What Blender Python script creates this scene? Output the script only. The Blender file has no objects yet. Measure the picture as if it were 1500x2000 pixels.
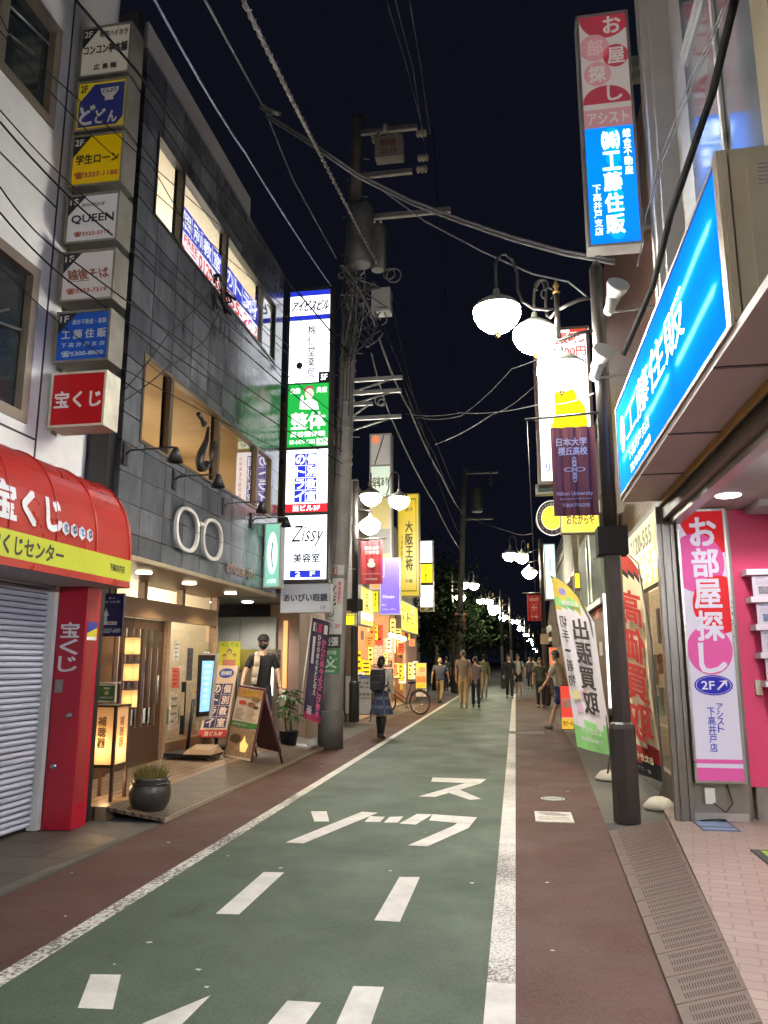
import bpy, bmesh, math, random
from mathutils import Vector, Matrix
R = math.radians
random.seed(7)
scn = bpy.context.scene
COL = scn.collection

# ---------------------------------------------------------------- camera, sky, exposure
cam = bpy.data.cameras.new('camera')
cam.sensor_fit = 'VERTICAL'; cam.sensor_height = 24.0; cam.lens = 18.0
cam.clip_start = 0.05; cam.clip_end = 2000
cob = bpy.data.objects.new('camera', cam); COL.objects.link(cob)
cob.location = (0, 0, 1.5); cob.rotation_euler = (R(90 + 10.979), 0, R(9.5476))
scn.camera = cob
wd = bpy.data.worlds.new('World'); scn.world = wd; wd.use_nodes = True
wn = wd.node_tree.nodes; wl = wd.node_tree.links
bg = wn['Background']
sky = wn.new('ShaderNodeTexSky'); sky.sky_type = 'NISHITA'; sky.sun_disc = False
sky.sun_elevation = R(-7); sky.sun_rotation = R(200); sky.altitude = 40
mixw = wn.new('ShaderNodeMixRGB'); mixw.blend_type = 'ADD'; mixw.inputs[0].default_value = 1
mixw.inputs[2].default_value = (0.036, 0.042, 0.086, 1)       # sky glow of the city at night
wl.new(sky.outputs[0], mixw.inputs[1]); wl.new(mixw.outputs[0], bg.inputs[0])
bg.inputs[1].default_value = 0.09
scn.view_settings.view_transform = 'Standard'; scn.view_settings.look = 'None'
scn.view_settings.exposure = 0.28; scn.view_settings.gamma = 1.0; scn.view_settings.use_curve_mapping = False
scn.cycles.use_denoising = True
scn.cycles.max_bounces = 8; scn.cycles.diffuse_bounces = 3; scn.cycles.glossy_bounces = 3
scn.cycles.transparent_max_bounces = 12; scn.cycles.sample_clamp_indirect = 4.0
scn.cycles.caustics_reflective = False; scn.cycles.caustics_refractive = False

# ---------------------------------------------------------------- materials
def hexc(h):
    h = h.lstrip('#'); o = []
    for i in (0, 2, 4):
        c = int(h[i:i+2], 16) / 255
        o.append(c/12.92 if c <= 0.04045 else ((c+0.055)/1.055)**2.4)
    return tuple(o)
_mats = {}
def setin(n, k, v):
    if k in n.inputs: n.inputs[k].default_value = v
def P(col, rough=0.6, metal=0.0, var=0.12, sc=3.0, bump=0.0, bsc=60.0, emit=0.0, spec=0.5, stretch=None):
    """a plain surface: colour with a little procedural variation, optional bump, optional own light"""
    if isinstance(col, str): col = hexc(col)
    key = ('P', col, rough, metal, var, sc, bump, bsc, emit, spec, stretch)
    if key in _mats: return _mats[key]
    m = bpy.data.materials.new('paint'); m.use_nodes = True
    nt = m.node_tree; b = nt.nodes['Principled BSDF']
    b.inputs['Roughness'].default_value = rough; b.inputs['Metallic'].default_value = metal
    setin(b, 'Specular IOR Level', spec)
    b.inputs['Base Color'].default_value = (*col, 1)
    if var or bump:
        tc = nt.nodes.new('ShaderNodeNewGeometry'); src = tc.outputs['Position']
        if stretch:
            mp = nt.nodes.new('ShaderNodeMapping'); mp.inputs['Scale'].default_value = stretch
            nt.links.new(src, mp.inputs['Vector']); src = mp.outputs['Vector']
    if var:
        nz = nt.nodes.new('ShaderNodeTexNoise'); nz.inputs['Scale'].default_value = sc; nz.inputs['Detail'].default_value = 6
        nz.inputs['Roughness'].default_value = 0.65
        nt.links.new(src, nz.inputs['Vector'])
        mr = nt.nodes.new('ShaderNodeMapRange'); mr.inputs['From Min'].default_value = 0.3; mr.inputs['From Max'].default_value = 0.7
        mr.inputs['To Min'].default_value = 1-var; mr.inputs['To Max'].default_value = 1+var*0.6
        nt.links.new(nz.outputs[0], mr.inputs[0])
        mx = nt.nodes.new('ShaderNodeVectorMath'); mx.operation = 'SCALE'
        mx.inputs[0].default_value = col
        nt.links.new(mr.outputs[0], mx.inputs['Scale']); nt.links.new(mx.outputs[0], b.inputs['Base Color'])
        mr2 = nt.nodes.new('ShaderNodeMapRange'); mr2.inputs['To Min'].default_value = max(0.03, rough-0.12); mr2.inputs['To Max'].default_value = min(1, rough+0.12)
        nt.links.new(nz.outputs[0], mr2.inputs[0]); nt.links.new(mr2.outputs[0], b.inputs['Roughness'])
    if bump:
        n2 = nt.nodes.new('ShaderNodeTexNoise'); n2.inputs['Scale'].default_value = bsc; n2.inputs['Detail'].default_value = 4
        nt.links.new(src, n2.inputs['Vector'])
        bp = nt.nodes.new('ShaderNodeBump'); bp.inputs['Strength'].default_value = bump; bp.inputs['Distance'].default_value = 0.01
        nt.links.new(n2.outputs[0], bp.inputs['Height']); nt.links.new(bp.outputs[0], b.inputs['Normal'])
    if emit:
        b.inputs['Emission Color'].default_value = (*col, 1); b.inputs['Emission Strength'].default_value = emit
    _mats[key] = m; return m
def E(col, s=1.0, base=0.5, rough=0.35):
    """a backlit panel or a lamp"""
    if isinstance(col, str): col = hexc(col)
    key = ('E', col, s, base, rough)
    if key in _mats: return _mats[key]
    m = bpy.data.materials.new('lit_panel'); m.use_nodes = True
    nt = m.node_tree; b = nt.nodes['Principled BSDF']
    b.inputs['Base Color'].default_value = (*[c*base for c in col], 1); b.inputs['Roughness'].default_value = rough
    b.inputs['Emission Color'].default_value = (*col, 1)
    nz = nt.nodes.new('ShaderNodeTexNoise'); nz.inputs['Scale'].default_value = 1.1; nz.inputs['Detail'].default_value = 1
    g = nt.nodes.new('ShaderNodeNewGeometry'); nt.links.new(g.outputs['Position'], nz.inputs['Vector'])
    mr = nt.nodes.new('ShaderNodeMapRange'); mr.inputs['To Min'].default_value = s*0.8; mr.inputs['To Max'].default_value = s*1.2
    nt.links.new(nz.outputs[0], mr.inputs[0]); nt.links.new(mr.outputs[0], b.inputs['Emission Strength'])
    _mats[key] = m; return m
def brick_mat(c1, c2, mortar, w, h, ax, rough=0.5, off=0.5, msize=0.012, bump=0.3, var=0.25, rot=0, sc2=2.0, spec=0.5):
    """tiles or bricks laid on a plane: ax 'YZ' wall along the street, 'XZ' wall across it, 'XY' ground"""
    m = bpy.data.materials.new('tiling'); m.use_nodes = True
    nt = m.node_tree; b = nt.nodes['Principled BSDF']; N = nt.nodes.new; L = nt.links.new
    g = N('ShaderNodeNewGeometry'); sx = N('ShaderNodeSeparateXYZ'); L(g.outputs['Position'], sx.inputs[0])
    cx = N('ShaderNodeCombineXYZ'); L(sx.outputs[ax[0]], cx.inputs[0]); L(sx.outputs[ax[1]], cx.inputs[1])
    mp = N('ShaderNodeMapping'); mp.inputs['Rotation'].default_value = (0, 0, rot); L(cx.outputs[0], mp.inputs[0])
    bt = N('ShaderNodeTexBrick'); L(mp.outputs[0], bt.inputs['Vector'])
    bt.offset = off; bt.inputs['Color1'].default_value = (*c1, 1); bt.inputs['Color2'].default_value = (*c2, 1); bt.inputs['Mortar'].default_value = (*mortar, 1)
    bt.inputs['Scale'].default_value = 1; bt.inputs['Brick Width'].default_value = w; bt.inputs['Row Height'].default_value = h
    bt.inputs['Mortar Size'].default_value = msize; bt.inputs['Mortar Smooth'].default_value = 0.1
    nz = N('ShaderNodeTexNoise'); nz.inputs['Scale'].default_value = sc2; nz.inputs['Detail'].default_value = 7; nz.inputs['Roughness'].default_value = 0.7
    mpn = N('ShaderNodeMapping'); mpn.inputs['Scale'].default_value = (3, 3, 1); L(g.outputs['Position'], mpn.inputs[0]); L(mpn.outputs[0], nz.inputs['Vector'])
    mr = N('ShaderNodeMapRange'); mr.inputs['From Min'].default_value = 0.3; mr.inputs['From Max'].default_value = 0.7
    mr.inputs['To Min'].default_value = 1-var; mr.inputs['To Max'].default_value = 1+var; L(nz.outputs[0], mr.inputs[0])
    vm = N('ShaderNodeVectorMath'); vm.operation = 'SCALE'; L(bt.outputs['Color'], vm.inputs[0]); L(mr.outputs[0], vm.inputs['Scale'])
    L(vm.outputs[0], b.inputs['Base Color'])
    mr2 = N('ShaderNodeMapRange'); mr2.inputs['To Min'].default_value = max(0.04, rough-0.15); mr2.inputs['To Max'].default_value = rough+0.15
    L(nz.outputs[0], mr2.inputs[0]); L(mr2.outputs[0], b.inputs['Roughness'])
    setin(b, 'Specular IOR Level', spec)
    bp = N('ShaderNodeBump'); bp.inputs['Strength'].default_value = bump; bp.inputs['Distance'].default_value = 0.006; bp.invert = True
    L(bt.outputs['Fac'], bp.inputs['Height']); L(bp.outputs[0], b.inputs['Normal'])
    return m
def paper_mat(col):
    """paper or cloth that lets the light of a bulb behind it through"""
    key = ('T', col)
    if key in _mats: return _mats[key]
    m = bpy.data.materials.new('lantern_paper'); m.use_nodes = True; nt = m.node_tree; nt.nodes.clear(); N = nt.nodes.new; L = nt.links.new
    o = N('ShaderNodeOutputMaterial'); mx = N('ShaderNodeMixShader'); t = N('ShaderNodeBsdfTranslucent'); d = N('ShaderNodeBsdfDiffuse')
    n = N('ShaderNodeTexNoise'); n.inputs['Scale'].default_value = 40; v = N('ShaderNodeVectorMath'); v.operation = 'SCALE'; v.inputs[0].default_value = col
    r = N('ShaderNodeMapRange'); r.inputs['To Min'].default_value = .85; r.inputs['To Max'].default_value = 1.1; L(n.outputs[0], r.inputs[0]); L(r.outputs[0], v.inputs['Scale'])
    L(v.outputs[0], t.inputs[0]); L(v.outputs[0], d.inputs[0]); mx.inputs[0].default_value = .6; L(d.outputs[0], mx.inputs[1]); L(t.outputs[0], mx.inputs[2]); L(mx.outputs[0], o.inputs[0])
    _mats[key] = m; return m
def glass_mat(tint=(1, 1, 1), refl=0.14, rough=0.02):
    key = ('G', tint, refl, rough)
    if key in _mats: return _mats[key]
    m = bpy.data.materials.new('window_glass'); m.use_nodes = True
    nt = m.node_tree; nt.nodes.clear(); N = nt.nodes.new; L = nt.links.new
    o = N('ShaderNodeOutputMaterial'); mx = N('ShaderNodeMixShader'); t = N('ShaderNodeBsdfTransparent'); gl = N('ShaderNodeBsdfGlossy')
    t.inputs[0].default_value = (*tint, 1); gl.inputs['Roughness'].default_value = rough
    fr = N('ShaderNodeFresnel'); fr.inputs[0].default_value = 1.5
    ad = N('ShaderNodeMath'); ad.operation = 'ADD'; ad.use_clamp = True; ad.inputs[1].default_value = refl
    L(fr.outputs[0], ad.inputs[0]); L(ad.outputs[0], mx.inputs[0]); L(t.outputs[0], mx.inputs[1]); L(gl.outputs[0], mx.inputs[2]); L(mx.outputs[0], o.inputs[0])
    _mats[key] = m; return m
def worn_paint(col, under, lo, hi, sc=60.0):
    """road paint worn through to the asphalt"""
    m = bpy.data.materials.new('worn_paint'); m.use_nodes = True
    nt = m.node_tree; b = nt.nodes['Principled BSDF']; N = nt.nodes.new; L = nt.links.new
    b.inputs['Roughness'].default_value = 0.75
    g = N('ShaderNodeNewGeometry')
    nz = N('ShaderNodeTexNoise'); nz.inputs['Scale'].default_value = sc; nz.inputs['Detail'].default_value = 5; nz.inputs['Roughness'].default_value = 0.7; L(g.outputs['Position'], nz.inputs['Vector'])
    n2 = N('ShaderNodeTexNoise'); n2.inputs['Scale'].default_value = 1.4; n2.inputs['Detail'].default_value = 3; L(g.outputs['Position'], n2.inputs['Vector'])
    a = N('ShaderNodeMath'); a.operation = 'MULTIPLY_ADD'; a.inputs[1].default_value = 0.45; L(n2.outputs[0], a.inputs[0]); L(nz.outputs[0], a.inputs[2])
    mr = N('ShaderNodeMapRange'); mr.inputs['From Min'].default_value = lo; mr.inputs['From Max'].default_value = hi; L(a.outputs[0], mr.inputs[0])
    mx = N('ShaderNodeMixRGB'); mx.inputs[1].default_value = (*under, 1); mx.inputs[2].default_value = (*col, 1)
    L(mr.outputs[0], mx.inputs[0]); L(mx.outputs[0], b.inputs['Base Color'])
    return m

def road_mat(col, rough=0.7):
    """painted asphalt: aggregate speckle, worn and stained patches, hairline cracks"""
    m = bpy.data.materials.new('asphalt_paint'); m.use_nodes = True
    nt = m.node_tree; b = nt.nodes['Principled BSDF']; N = nt.nodes.new; L = nt.links.new
    g = N('ShaderNodeNewGeometry')
    def noise(sc, det, lo, hi, a, c, stretch=None):
        src = g.outputs['Position']
        if stretch: mp = N('ShaderNodeMapping'); mp.inputs['Scale'].default_value = stretch; L(src, mp.inputs[0]); src = mp.outputs[0]
        n = N('ShaderNodeTexNoise'); n.inputs['Scale'].default_value = sc; n.inputs['Detail'].default_value = det; n.inputs['Roughness'].default_value = 0.65; L(src, n.inputs['Vector'])
        r = N('ShaderNodeMapRange'); r.inputs['From Min'].default_value = lo; r.inputs['From Max'].default_value = hi; r.inputs['To Min'].default_value = a; r.inputs['To Max'].default_value = c; L(n.outputs[0], r.inputs[0]); return r.outputs[0], n
    k1, n1 = noise(0.7, 6, .3, .7, .80, 1.18); k2, n2 = noise(130, 3, .35, .65, .72, 1.28); k3, n3 = noise(2.6, 5, .62, .75, 1.0, .72, (1.6,.35,1)); k4, n4 = noise(38, 4, .4, .7, .9, 1.12)
    def mul(a, c):
        q = N('ShaderNodeMath'); q.operation = 'MULTIPLY'; L(a, q.inputs[0]); L(c, q.inputs[1]); return q.outputs[0]
    vo = N('ShaderNodeTexVoronoi'); vo.feature = 'DISTANCE_TO_EDGE'; vo.inputs['Scale'].default_value = 0.55
    mp = N('ShaderNodeVectorMath'); mp.operation = 'MULTIPLY_ADD'; mp.inputs[1].default_value = (.35,.35,.35); L(n3.outputs['Color'], mp.inputs[0]); L(g.outputs['Position'], mp.inputs[2]); L(mp.outputs[0], vo.inputs['Vector'])
    cr = N('ShaderNodeMapRange'); cr.inputs['From Min'].default_value = 0.0; cr.inputs['From Max'].default_value = 0.006; cr.inputs['To Min'].default_value = .86; cr.inputs['To Max'].default_value = 1.0; L(vo.outputs['Distance'], cr.inputs[0])
    k = mul(mul(mul(k1, k2), mul(k3, k4)), cr.outputs[0])
    v = N('ShaderNodeVectorMath'); v.operation = 'SCALE'; v.inputs[0].default_value = col; L(k, v.inputs['Scale']); L(v.outputs[0], b.inputs['Base Color'])
    r, _ = noise(1.2, 5, .3, .7, rough-.16, rough+.1); L(r, b.inputs['Roughness']); setin(b, 'Specular IOR Level', .28)
    bp = N('ShaderNodeBump'); bp.inputs['Strength'].default_value = .5; bp.inputs['Distance'].default_value = .006; L(n2.outputs[0], bp.inputs['Height']); L(bp.outputs[0], b.inputs['Normal'])
    return m

# ---------------------------------------------------------------- text outlines
_txt = {}
def glyphs(s, res=2):
    if (s, res) in _txt: return _txt[(s, res)]
    c = bpy.data.curves.new('lettering', 'FONT'); c.body = s; c.resolution_u = res
    o = bpy.data.objects.new('lettering', c); COL.objects.link(o)
    me = bpy.data.meshes.new_from_object(o.evaluated_get(bpy.context.evaluated_depsgraph_get()))
    vs = [(v.co.x, v.co.y) for v in me.vertices]; fs = [tuple(p.vertices) for p in me.polygons]
    bpy.data.objects.remove(o); bpy.data.curves.remove(c); bpy.data.meshes.remove(me)
    if vs:
        x0 = min(v[0] for v in vs); x1 = max(v[0] for v in vs); y0 = min(v[1] for v in vs); y1 = max(v[1] for v in vs)
        vs = [((v[0]-x0)/max(x1-x0, 1e-6), (y1-v[1])/max(y1-y0, 1e-6)) for v in vs]
    _txt[(s, res)] = (vs, fs); return vs, fs

# ---------------------------------------------------------------- flat drawing frame and mesh builder
class Fr:
    """a panel: o top left corner, U whole width, V whole height (downwards), N outwards; positions are fractions"""
    def __init__(s, o, U, V, N): s.o, s.U, s.V, s.N = Vector(o), Vector(U), Vector(V), Vector(N).normalized()
    def p(s, u, v, w=0): return s.o + s.U*u + s.V*v + s.N*w
    def sub(s, u0, v0, u1, v1): return Fr(s.p(u0, v0), s.U*(u1-u0), s.V*(v1-v0), s.N)
def FY(y, q): return Fr((q[0], y, q[3]), (q[2]-q[0], 0, 0), (0, 0, q[1]-q[3]), (0, -1, 0))      # q = x0 z0 x1 z1, faces the camera end of the street
def FXp(x, q): return Fr((x, q[0], q[3]), (0, q[2]-q[0], 0), (0, 0, q[1]-q[3]), (1, 0, 0))      # q = y0 z0 y1 z1, on the left side
def FXm(x, q): return Fr((x, q[2], q[3]), (0, q[0]-q[2], 0), (0, 0, q[1]-q[3]), (-1, 0, 0))     # on the right side
class MB:
    def __init__(s): s.v, s.f, s.mi, s.ms, s.sm = [], [], [], [], []
    def sl(s, m):
        if m not in s.ms: s.ms.append(m)
        return s.ms.index(m)
    def poly(s, pts, m, smooth=False):
        n = len(s.v); s.v += [tuple(p) for p in pts]; s.f.append(tuple(range(n, n+len(pts)))); s.mi.append(s.sl(m)); s.sm.append(smooth)
    def mesh(s, vs, fs, m, smooth=False):
        n = len(s.v); s.v += [tuple(p) for p in vs]; k = s.sl(m)
        for f in fs: s.f.append(tuple(i+n for i in f)); s.mi.append(k); s.sm.append(smooth)
    def box(s, a, b, m):
        (x0, y0, z0), (x1, y1, z1) = a, b
        x0, x1 = min(x0, x1), max(x0, x1); y0, y1 = min(y0, y1), max(y0, y1); z0, z1 = min(z0, z1), max(z0, z1)
        v = [(x0,y0,z0),(x1,y0,z0),(x1,y1,z0),(x0,y1,z0),(x0,y0,z1),(x1,y0,z1),(x1,y1,z1),(x0,y1,z1)]
        s.mesh(v, [(0,3,2,1),(4,5,6,7),(0,1,5,4),(1,2,6,5),(2,3,7,6),(3,0,4,7)], m)
    def slab(s, fr, u0, v0, u1, v1, w0, w1, m):
        """a box on a frame"""
        c = [fr.p(u0,v1,w0),fr.p(u1,v1,w0),fr.p(u1,v0,w0),fr.p(u0,v0,w0),fr.p(u0,v1,w1),fr.p(u1,v1,w1),fr.p(u1,v0,w1),fr.p(u0,v0,w1)]
        s.mesh(c, [(0,3,2,1),(4,5,6,7),(0,1,5,4),(1,2,6,5),(2,3,7,6),(3,0,4,7)], m)
    def ring(s, fr, t, w0, w1, m):
        """a rectangular frame round a panel, t metres wide"""
        a = t/fr.U.length; b = t/fr.V.length
        s.slab(fr, 0, 0, 1, b, w0, w1, m); s.slab(fr, 0, 1-b, 1, 1, w0, w1, m)
        s.slab(fr, 0, b, a, 1-b, w0, w1, m); s.slab(fr, 1-a, b, 1, 1-b, w0, w1, m)
    def rect(s, fr, u0, v0, u1, v1, m, w=0.004): s.poly([fr.p(u0,v1,w),fr.p(u1,v1,w),fr.p(u1,v0,w),fr.p(u0,v0,w)], m)
    def pg(s, fr, pts, m, w=0.004): s.poly([fr.p(u,v,w) for u,v in pts], m)
    def disc(s, fr, u, v, ru, rv, m, w=0.004, n=28, a0=0, a1=360):
        s.poly([fr.p(u+ru*math.cos(R(a0+(a1-a0)*i/n)), v+rv*math.sin(R(a0+(a1-a0)*i/n)), w) for i in range(n if a1-a0 >= 360 else n+1)], m)
    def annulus(s, fr, u, v, ru, rv, k, m, w=0.004, n=28):
        for i in range(n):
            a, b = 2*math.pi*i/n, 2*math.pi*(i+1)/n
            s.poly([fr.p(u+ru*math.cos(a)*q, v+rv*math.sin(a)*q, w) if j else fr.p(u+ru*math.cos(t)*q, v+rv*math.sin(t)*q, w) for j, (t, q) in enumerate([(a,1),(a,k)])] +
                   [fr.p(u+ru*math.cos(b)*k, v+rv*math.sin(b)*k, w), fr.p(u+ru*math.cos(b), v+rv*math.sin(b), w)], m)
    def text(s, fr, t, u0, v0, u1, v1, m, w=0.006, bold=0.0, flip=False, ital=0.0, res=2):
        vs, fs = glyphs(t, res); n = 5 if bold else 1
        dd = (0.013 if bold < 0.004 else 0.026)*min((v1-v0)*fr.V.length, (u1-u0)*fr.U.length*1.3)
        for k in range(n):
            du = dv = 0
            if bold and k: du, dv = ((1,1),(-1,1),(1,-1),(-1,-1))[k-1]
            q = []
            for a, b in vs:
                if flip: a = 1-a
                q.append(fr.p(u0+(u1-u0)*a + ital*(0.5-b)*(v1-v0) + du*dd/fr.U.length, v0+(v1-v0)*b + dv*dd/fr.V.length, w+k*0.0004))
            s.mesh(q, fs, m)
    def vtext(s, fr, t, u0, v0, u1, v1, m, w=0.006, bold=0.0, flip=False, gap=0.12, res=2, ital=0.0):
        n = len(t); h = (v1-v0)/n
        for i, ch in enumerate(t):
            if ch == ' ': continue
            a, b = v0+h*i+h*gap/2, v0+h*(i+1)-h*gap/2
            if ch in '・': a, b = a+h*.3, b-h*.3
            if ch == 'ー': s.slab(fr, (u0+u1)/2-(u1-u0)*.08, a, (u0+u1)/2+(u1-u0)*.08, b, w, w+.001, m); continue
            s.text(fr, ch, u0, a, u1, b, m, w, bold, flip, ital, res)
    def tube(s, pts, r, m, n=8, cap=True):
        pts = [Vector(p) for p in pts]; N = len(pts); rs = r if isinstance(r, (list, tuple)) else [r]*N
        base = len(s.v); k = s.sl(m); up = None
        for i, p in enumerate(pts):
            d = (pts[min(i+1, N-1)]-pts[max(i-1, 0)]).normalized()
            if up is None:
                up = Vector((0,0,1)) if abs(d.z) < 0.9 else Vector((1,0,0))
            x = d.cross(up); x.normalize(); y = x.cross(d); up = y
            for j in range(n):
                a = 2*math.pi*j/n; s.v.append(tuple(p + (x*math.cos(a)+y*math.sin(a))*rs[i]))
        for i in range(N-1):
            for j in range(n):
                a = base+i*n+j; b = base+i*n+(j+1) % n
                s.f.append((a, b, b+n, a+n)); s.mi.append(k); s.sm.append(True)
        if cap:
            s.f.append(tuple(base+j for j in range(n))[::-1]); s.mi.append(k); s.sm.append(False)
            s.f.append(tuple(base+(N-1)*n+j for j in range(n))); s.mi.append(k); s.sm.append(False)
    def lathe(s, prof, c, m, n=20, smooth=True, axis='Z'):
        base = len(s.v); k = s.sl(m); c = Vector(c)
        for r, z in prof:
            for j in range(n):
                a = 2*math.pi*j/n
                q = Vector((r*math.cos(a), r*math.sin(a), z))
                if axis == 'Y': q = Vector((q.x, q.z, q.y))
                if axis == 'X': q = Vector((q.z, q.x, q.y))
                s.v.append(tuple(c+q))
        for i in range(len(prof)-1):
            for j in range(n):
                a = base+i*n+j; b = base+i*n+(j+1) % n
                s.f.append((a, b, b+n, a+n)); s.mi.append(k); s.sm.append(smooth)
        s.f.append(tuple(base+j for j in range(n))[::-1]); s.mi.append(k); s.sm.append(False)
        s.f.append(tuple(base+(len(prof)-1)*n+j for j in range(n))); s.mi.append(k); s.sm.append(False)
    def ball(s, c, r, m, n=14, k=9):
        rx, ry, rz = r if isinstance(r, (tuple, list)) else (r, r, r); c = Vector(c); base = len(s.v); mi = s.sl(m)
        for i in range(k+1):
            t = math.pi*i/k
            for j in range(n):
                a = 2*math.pi*j/n; q = max(math.sin(t), 1e-4)
                s.v.append(tuple(c+Vector((rx*q*math.cos(a), ry*q*math.sin(a), rz*math.cos(t)))))
        for i in range(k):
            for j in range(n):
                a = base+i*n+j; b = base+i*n+(j+1) % n
                s.f.append((a+n, b+n, b, a)); s.mi.append(mi); s.sm.append(True)
    def torus(s, c, R0, r, m, axis='X', n=28, k=8, a0=0, a1=360):
        c = Vector(c); pts = []
        for i in range(n+1):
            a = R(a0+(a1-a0)*i/n); q = (R0*math.cos(a), R0*math.sin(a))
            pts.append(c + (Vector((0, q[0], q[1])) if axis == 'X' else Vector((q[0], 0, q[1])) if axis == 'Y' else Vector((q[0], q[1], 0))))
        s.tube(pts, r, m, k)
    def build(s, name, parent=None, world=True):
        me = bpy.data.meshes.new(name)
        off = Vector((0,0,0))
        if parent is not None and world:
            p = parent
            while p is not None: off += p.location; p = p.parent
        me.from_pydata([tuple(Vector(v)-off) for v in s.v], [], s.f)
        for m in s.ms: me.materials.append(m)
        me.polygons.foreach_set('material_index', s.mi); me.polygons.foreach_set('use_smooth', s.sm)
        me.update()
        o = bpy.data.objects.new(name, me); COL.objects.link(o)
        if parent is not None: o.parent = parent
        return o
def tag(o, label=None, cat=None, group=None, kind=None):
    if label: o['label'] = label
    if cat: o['category'] = cat
    if group: o['group'] = group
    if kind: o['kind'] = kind
    return o
def thing(name, label, cat, loc=(0,0,0), group=None):
    o = bpy.data.objects.new(name, None); COL.objects.link(o); o.location = loc; o.empty_display_size = 0.1
    return tag(o, label, cat, group)
def dup(root, loc, rz, label=None):
    r = root.copy(); COL.objects.link(r); r.location = loc; r.rotation_euler = (0, 0, rz)
    if label: r['label'] = label
    for ch in list(root.children):
        c = ch.copy(); COL.objects.link(c); c.parent = r
        for g in list(ch.children):
            d = g.copy(); COL.objects.link(d); d.parent = c
    return r
def lamp(kind, name, loc, energy, col, size=0.2, rot=None, parent=None, spot=None):
    l = bpy.data.lights.new(name, kind); l.energy = energy; l.color = col
    if kind == 'AREA': l.size = size
    else: l.shadow_soft_size = size
    if kind == 'SPOT': l.spot_size = R(spot or 120); l.spot_blend = 0.6
    o = bpy.data.objects.new(name, l); COL.objects.link(o); o.location = loc
    if rot: o.rotation_euler = rot
    if parent is not None: o.parent = parent; o.location = Vector(loc)-parent.location
    return o
STEEL = P((0.36,0.35,0.33), 0.38, 0.7, 0.2, 5); DARKSTEEL = P((0.05,0.05,0.05), 0.45, 0.5, 0.2, 6); BLACK = P((0.012,0.012,0.014), 0.4, 0, 0.1)
WHITE = P((0.75,0.74,0.70), 0.5, 0, 0.08); CREAM = P((0.55,0.50,0.40), 0.6, 0, 0.15)
def lightbox(name, label, cat, fr, depth, housing, panel, draw, t=0.03, group=None, mount=None, recess=0.0):
    """a boxed sign: housing behind the face frame fr, a rim of width t, a panel, and its lettering"""
    base = fr.p(0.5, 1, -depth/2)
    th = thing(name, label, cat, base, group)
    b = MB(); b.slab(fr, 0, 0, 1, 1, -depth, -0.012, housing); b.ring(fr, t, -0.012, 0.012, housing)
    b.build('housing', th)
    a, c = t/fr.U.length, t/fr.V.length; f2 = fr.sub(a, c, 1-a, 1-c)
    b = MB(); b.rect(f2, 0, 0, 1, 1, panel, 0.0); b.build('panel', th)
    if draw:
        b = MB(); draw(b, f2)
        if b.f: b.build('lettering', th)
    if mount:
        b = MB(); mount(b); b.build('bracket', th)
    return th
# ================================================================ ground, road, paint
GREEN = road_mat((0.060,0.084,0.059))
REDP = road_mat((0.083,0.040,0.031), .78)
ASPH = P((0.055,0.055,0.055), 0.8, 0, 0.25, 1.6, 0.4, 200)
CONC = P((0.095,0.083,0.068), 0.75, 0, 0.3, 1.4, 0.3, 90)
PAINT = P((0.57,0.54,0.50), 0.75, 0, 0.22, 5, 0.15, 200)
WORN_L = worn_paint((0.56,0.53,0.48), (0.12,0.115,0.10), 0.66, 0.76, 34)
WORN_R = worn_paint((0.57,0.54,0.50), (0.12,0.10,0.085), 0.58, 0.78, 60)
def sheet(name, polys, z, kind='structure'):
    b = MB()
    for pts, m in polys: b.poly([(x, y, z) for x, y in pts], m)
    return tag(b.build(name), kind=kind)
sheet('ground', [([(-300,-60),(300,-60),(300,600),(-300,600)], ASPH)], -0.012)
sheet('road', [([(-2.46,-30),(-0.1,-30),(-0.1,37),(-2.46,37)], GREEN)], 0.0)
sheet('far_road', [([(-2.7,37),(1.3,37),(1.6,80),(3.2,190),(0.0,190),(-1.9,80)], P((0.045,0.05,0.045),0.8,0,0.2))], -0.002)
sheet('left_footway', [([(-3.36,-30),(-2.46,-30),(-2.46,37),(-3.30,37)], REDP)], -0.004)
sheet('right_footway', [([(-0.1,-30),(0.52,-30),(0.65,3.74),(0.77,7.41),(0.99,13.69),(1.05,37),(-0.1,37)], REDP)], -0.004)
sheet('left_pavement', [([(-9,-30),(-3.36,-30),(-3.36,7.22),(-9,7.22)], CONC), ([(-9,14.3),(-3.32,14.3),(-3.30,37),(-9,37)], CONC)], -0.006)
sheet('right_pavement', [([(0.77,7.95),(0.99,13.69),(1.05,37),(6,37),(6,7.95)], P((0.095,0.088,0.074),0.7,0,0.35,1.2,0.25,70))], -0.007)
b = MB()
def strip(pts, m, z=0.004): b.poly([(x, y, z) for x, y in pts], m)
strip([(-2.535,-30),(-2.425,-30),(-2.425,9.5),(-2.535,9.5)], WORN_L)
strip([(-2.535,9.5),(-2.425,9.5),(-2.425,37),(-2.535,37)], PAINT)
for y0, y1, m in ((-30,4.03,PAINT),(4.03,6.9,WORN_R),(6.9,8.75,PAINT),(8.75,12.6,WORN_R),(12.6,16.9,PAINT),(17.5,37,PAINT)):
    strip([(-0.182,y0),(-0.048,y0),(-0.048,y1),(-0.182,y1)], m)
strip([(-0.2,16.9),(0.55,16.9),(0.55,17.5),(-0.2,17.5)], P((0.12,0.11,0.10),0.8), 0.003)
tag(b.build('road_edge_lines'), kind='structure')
b = MB()
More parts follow.
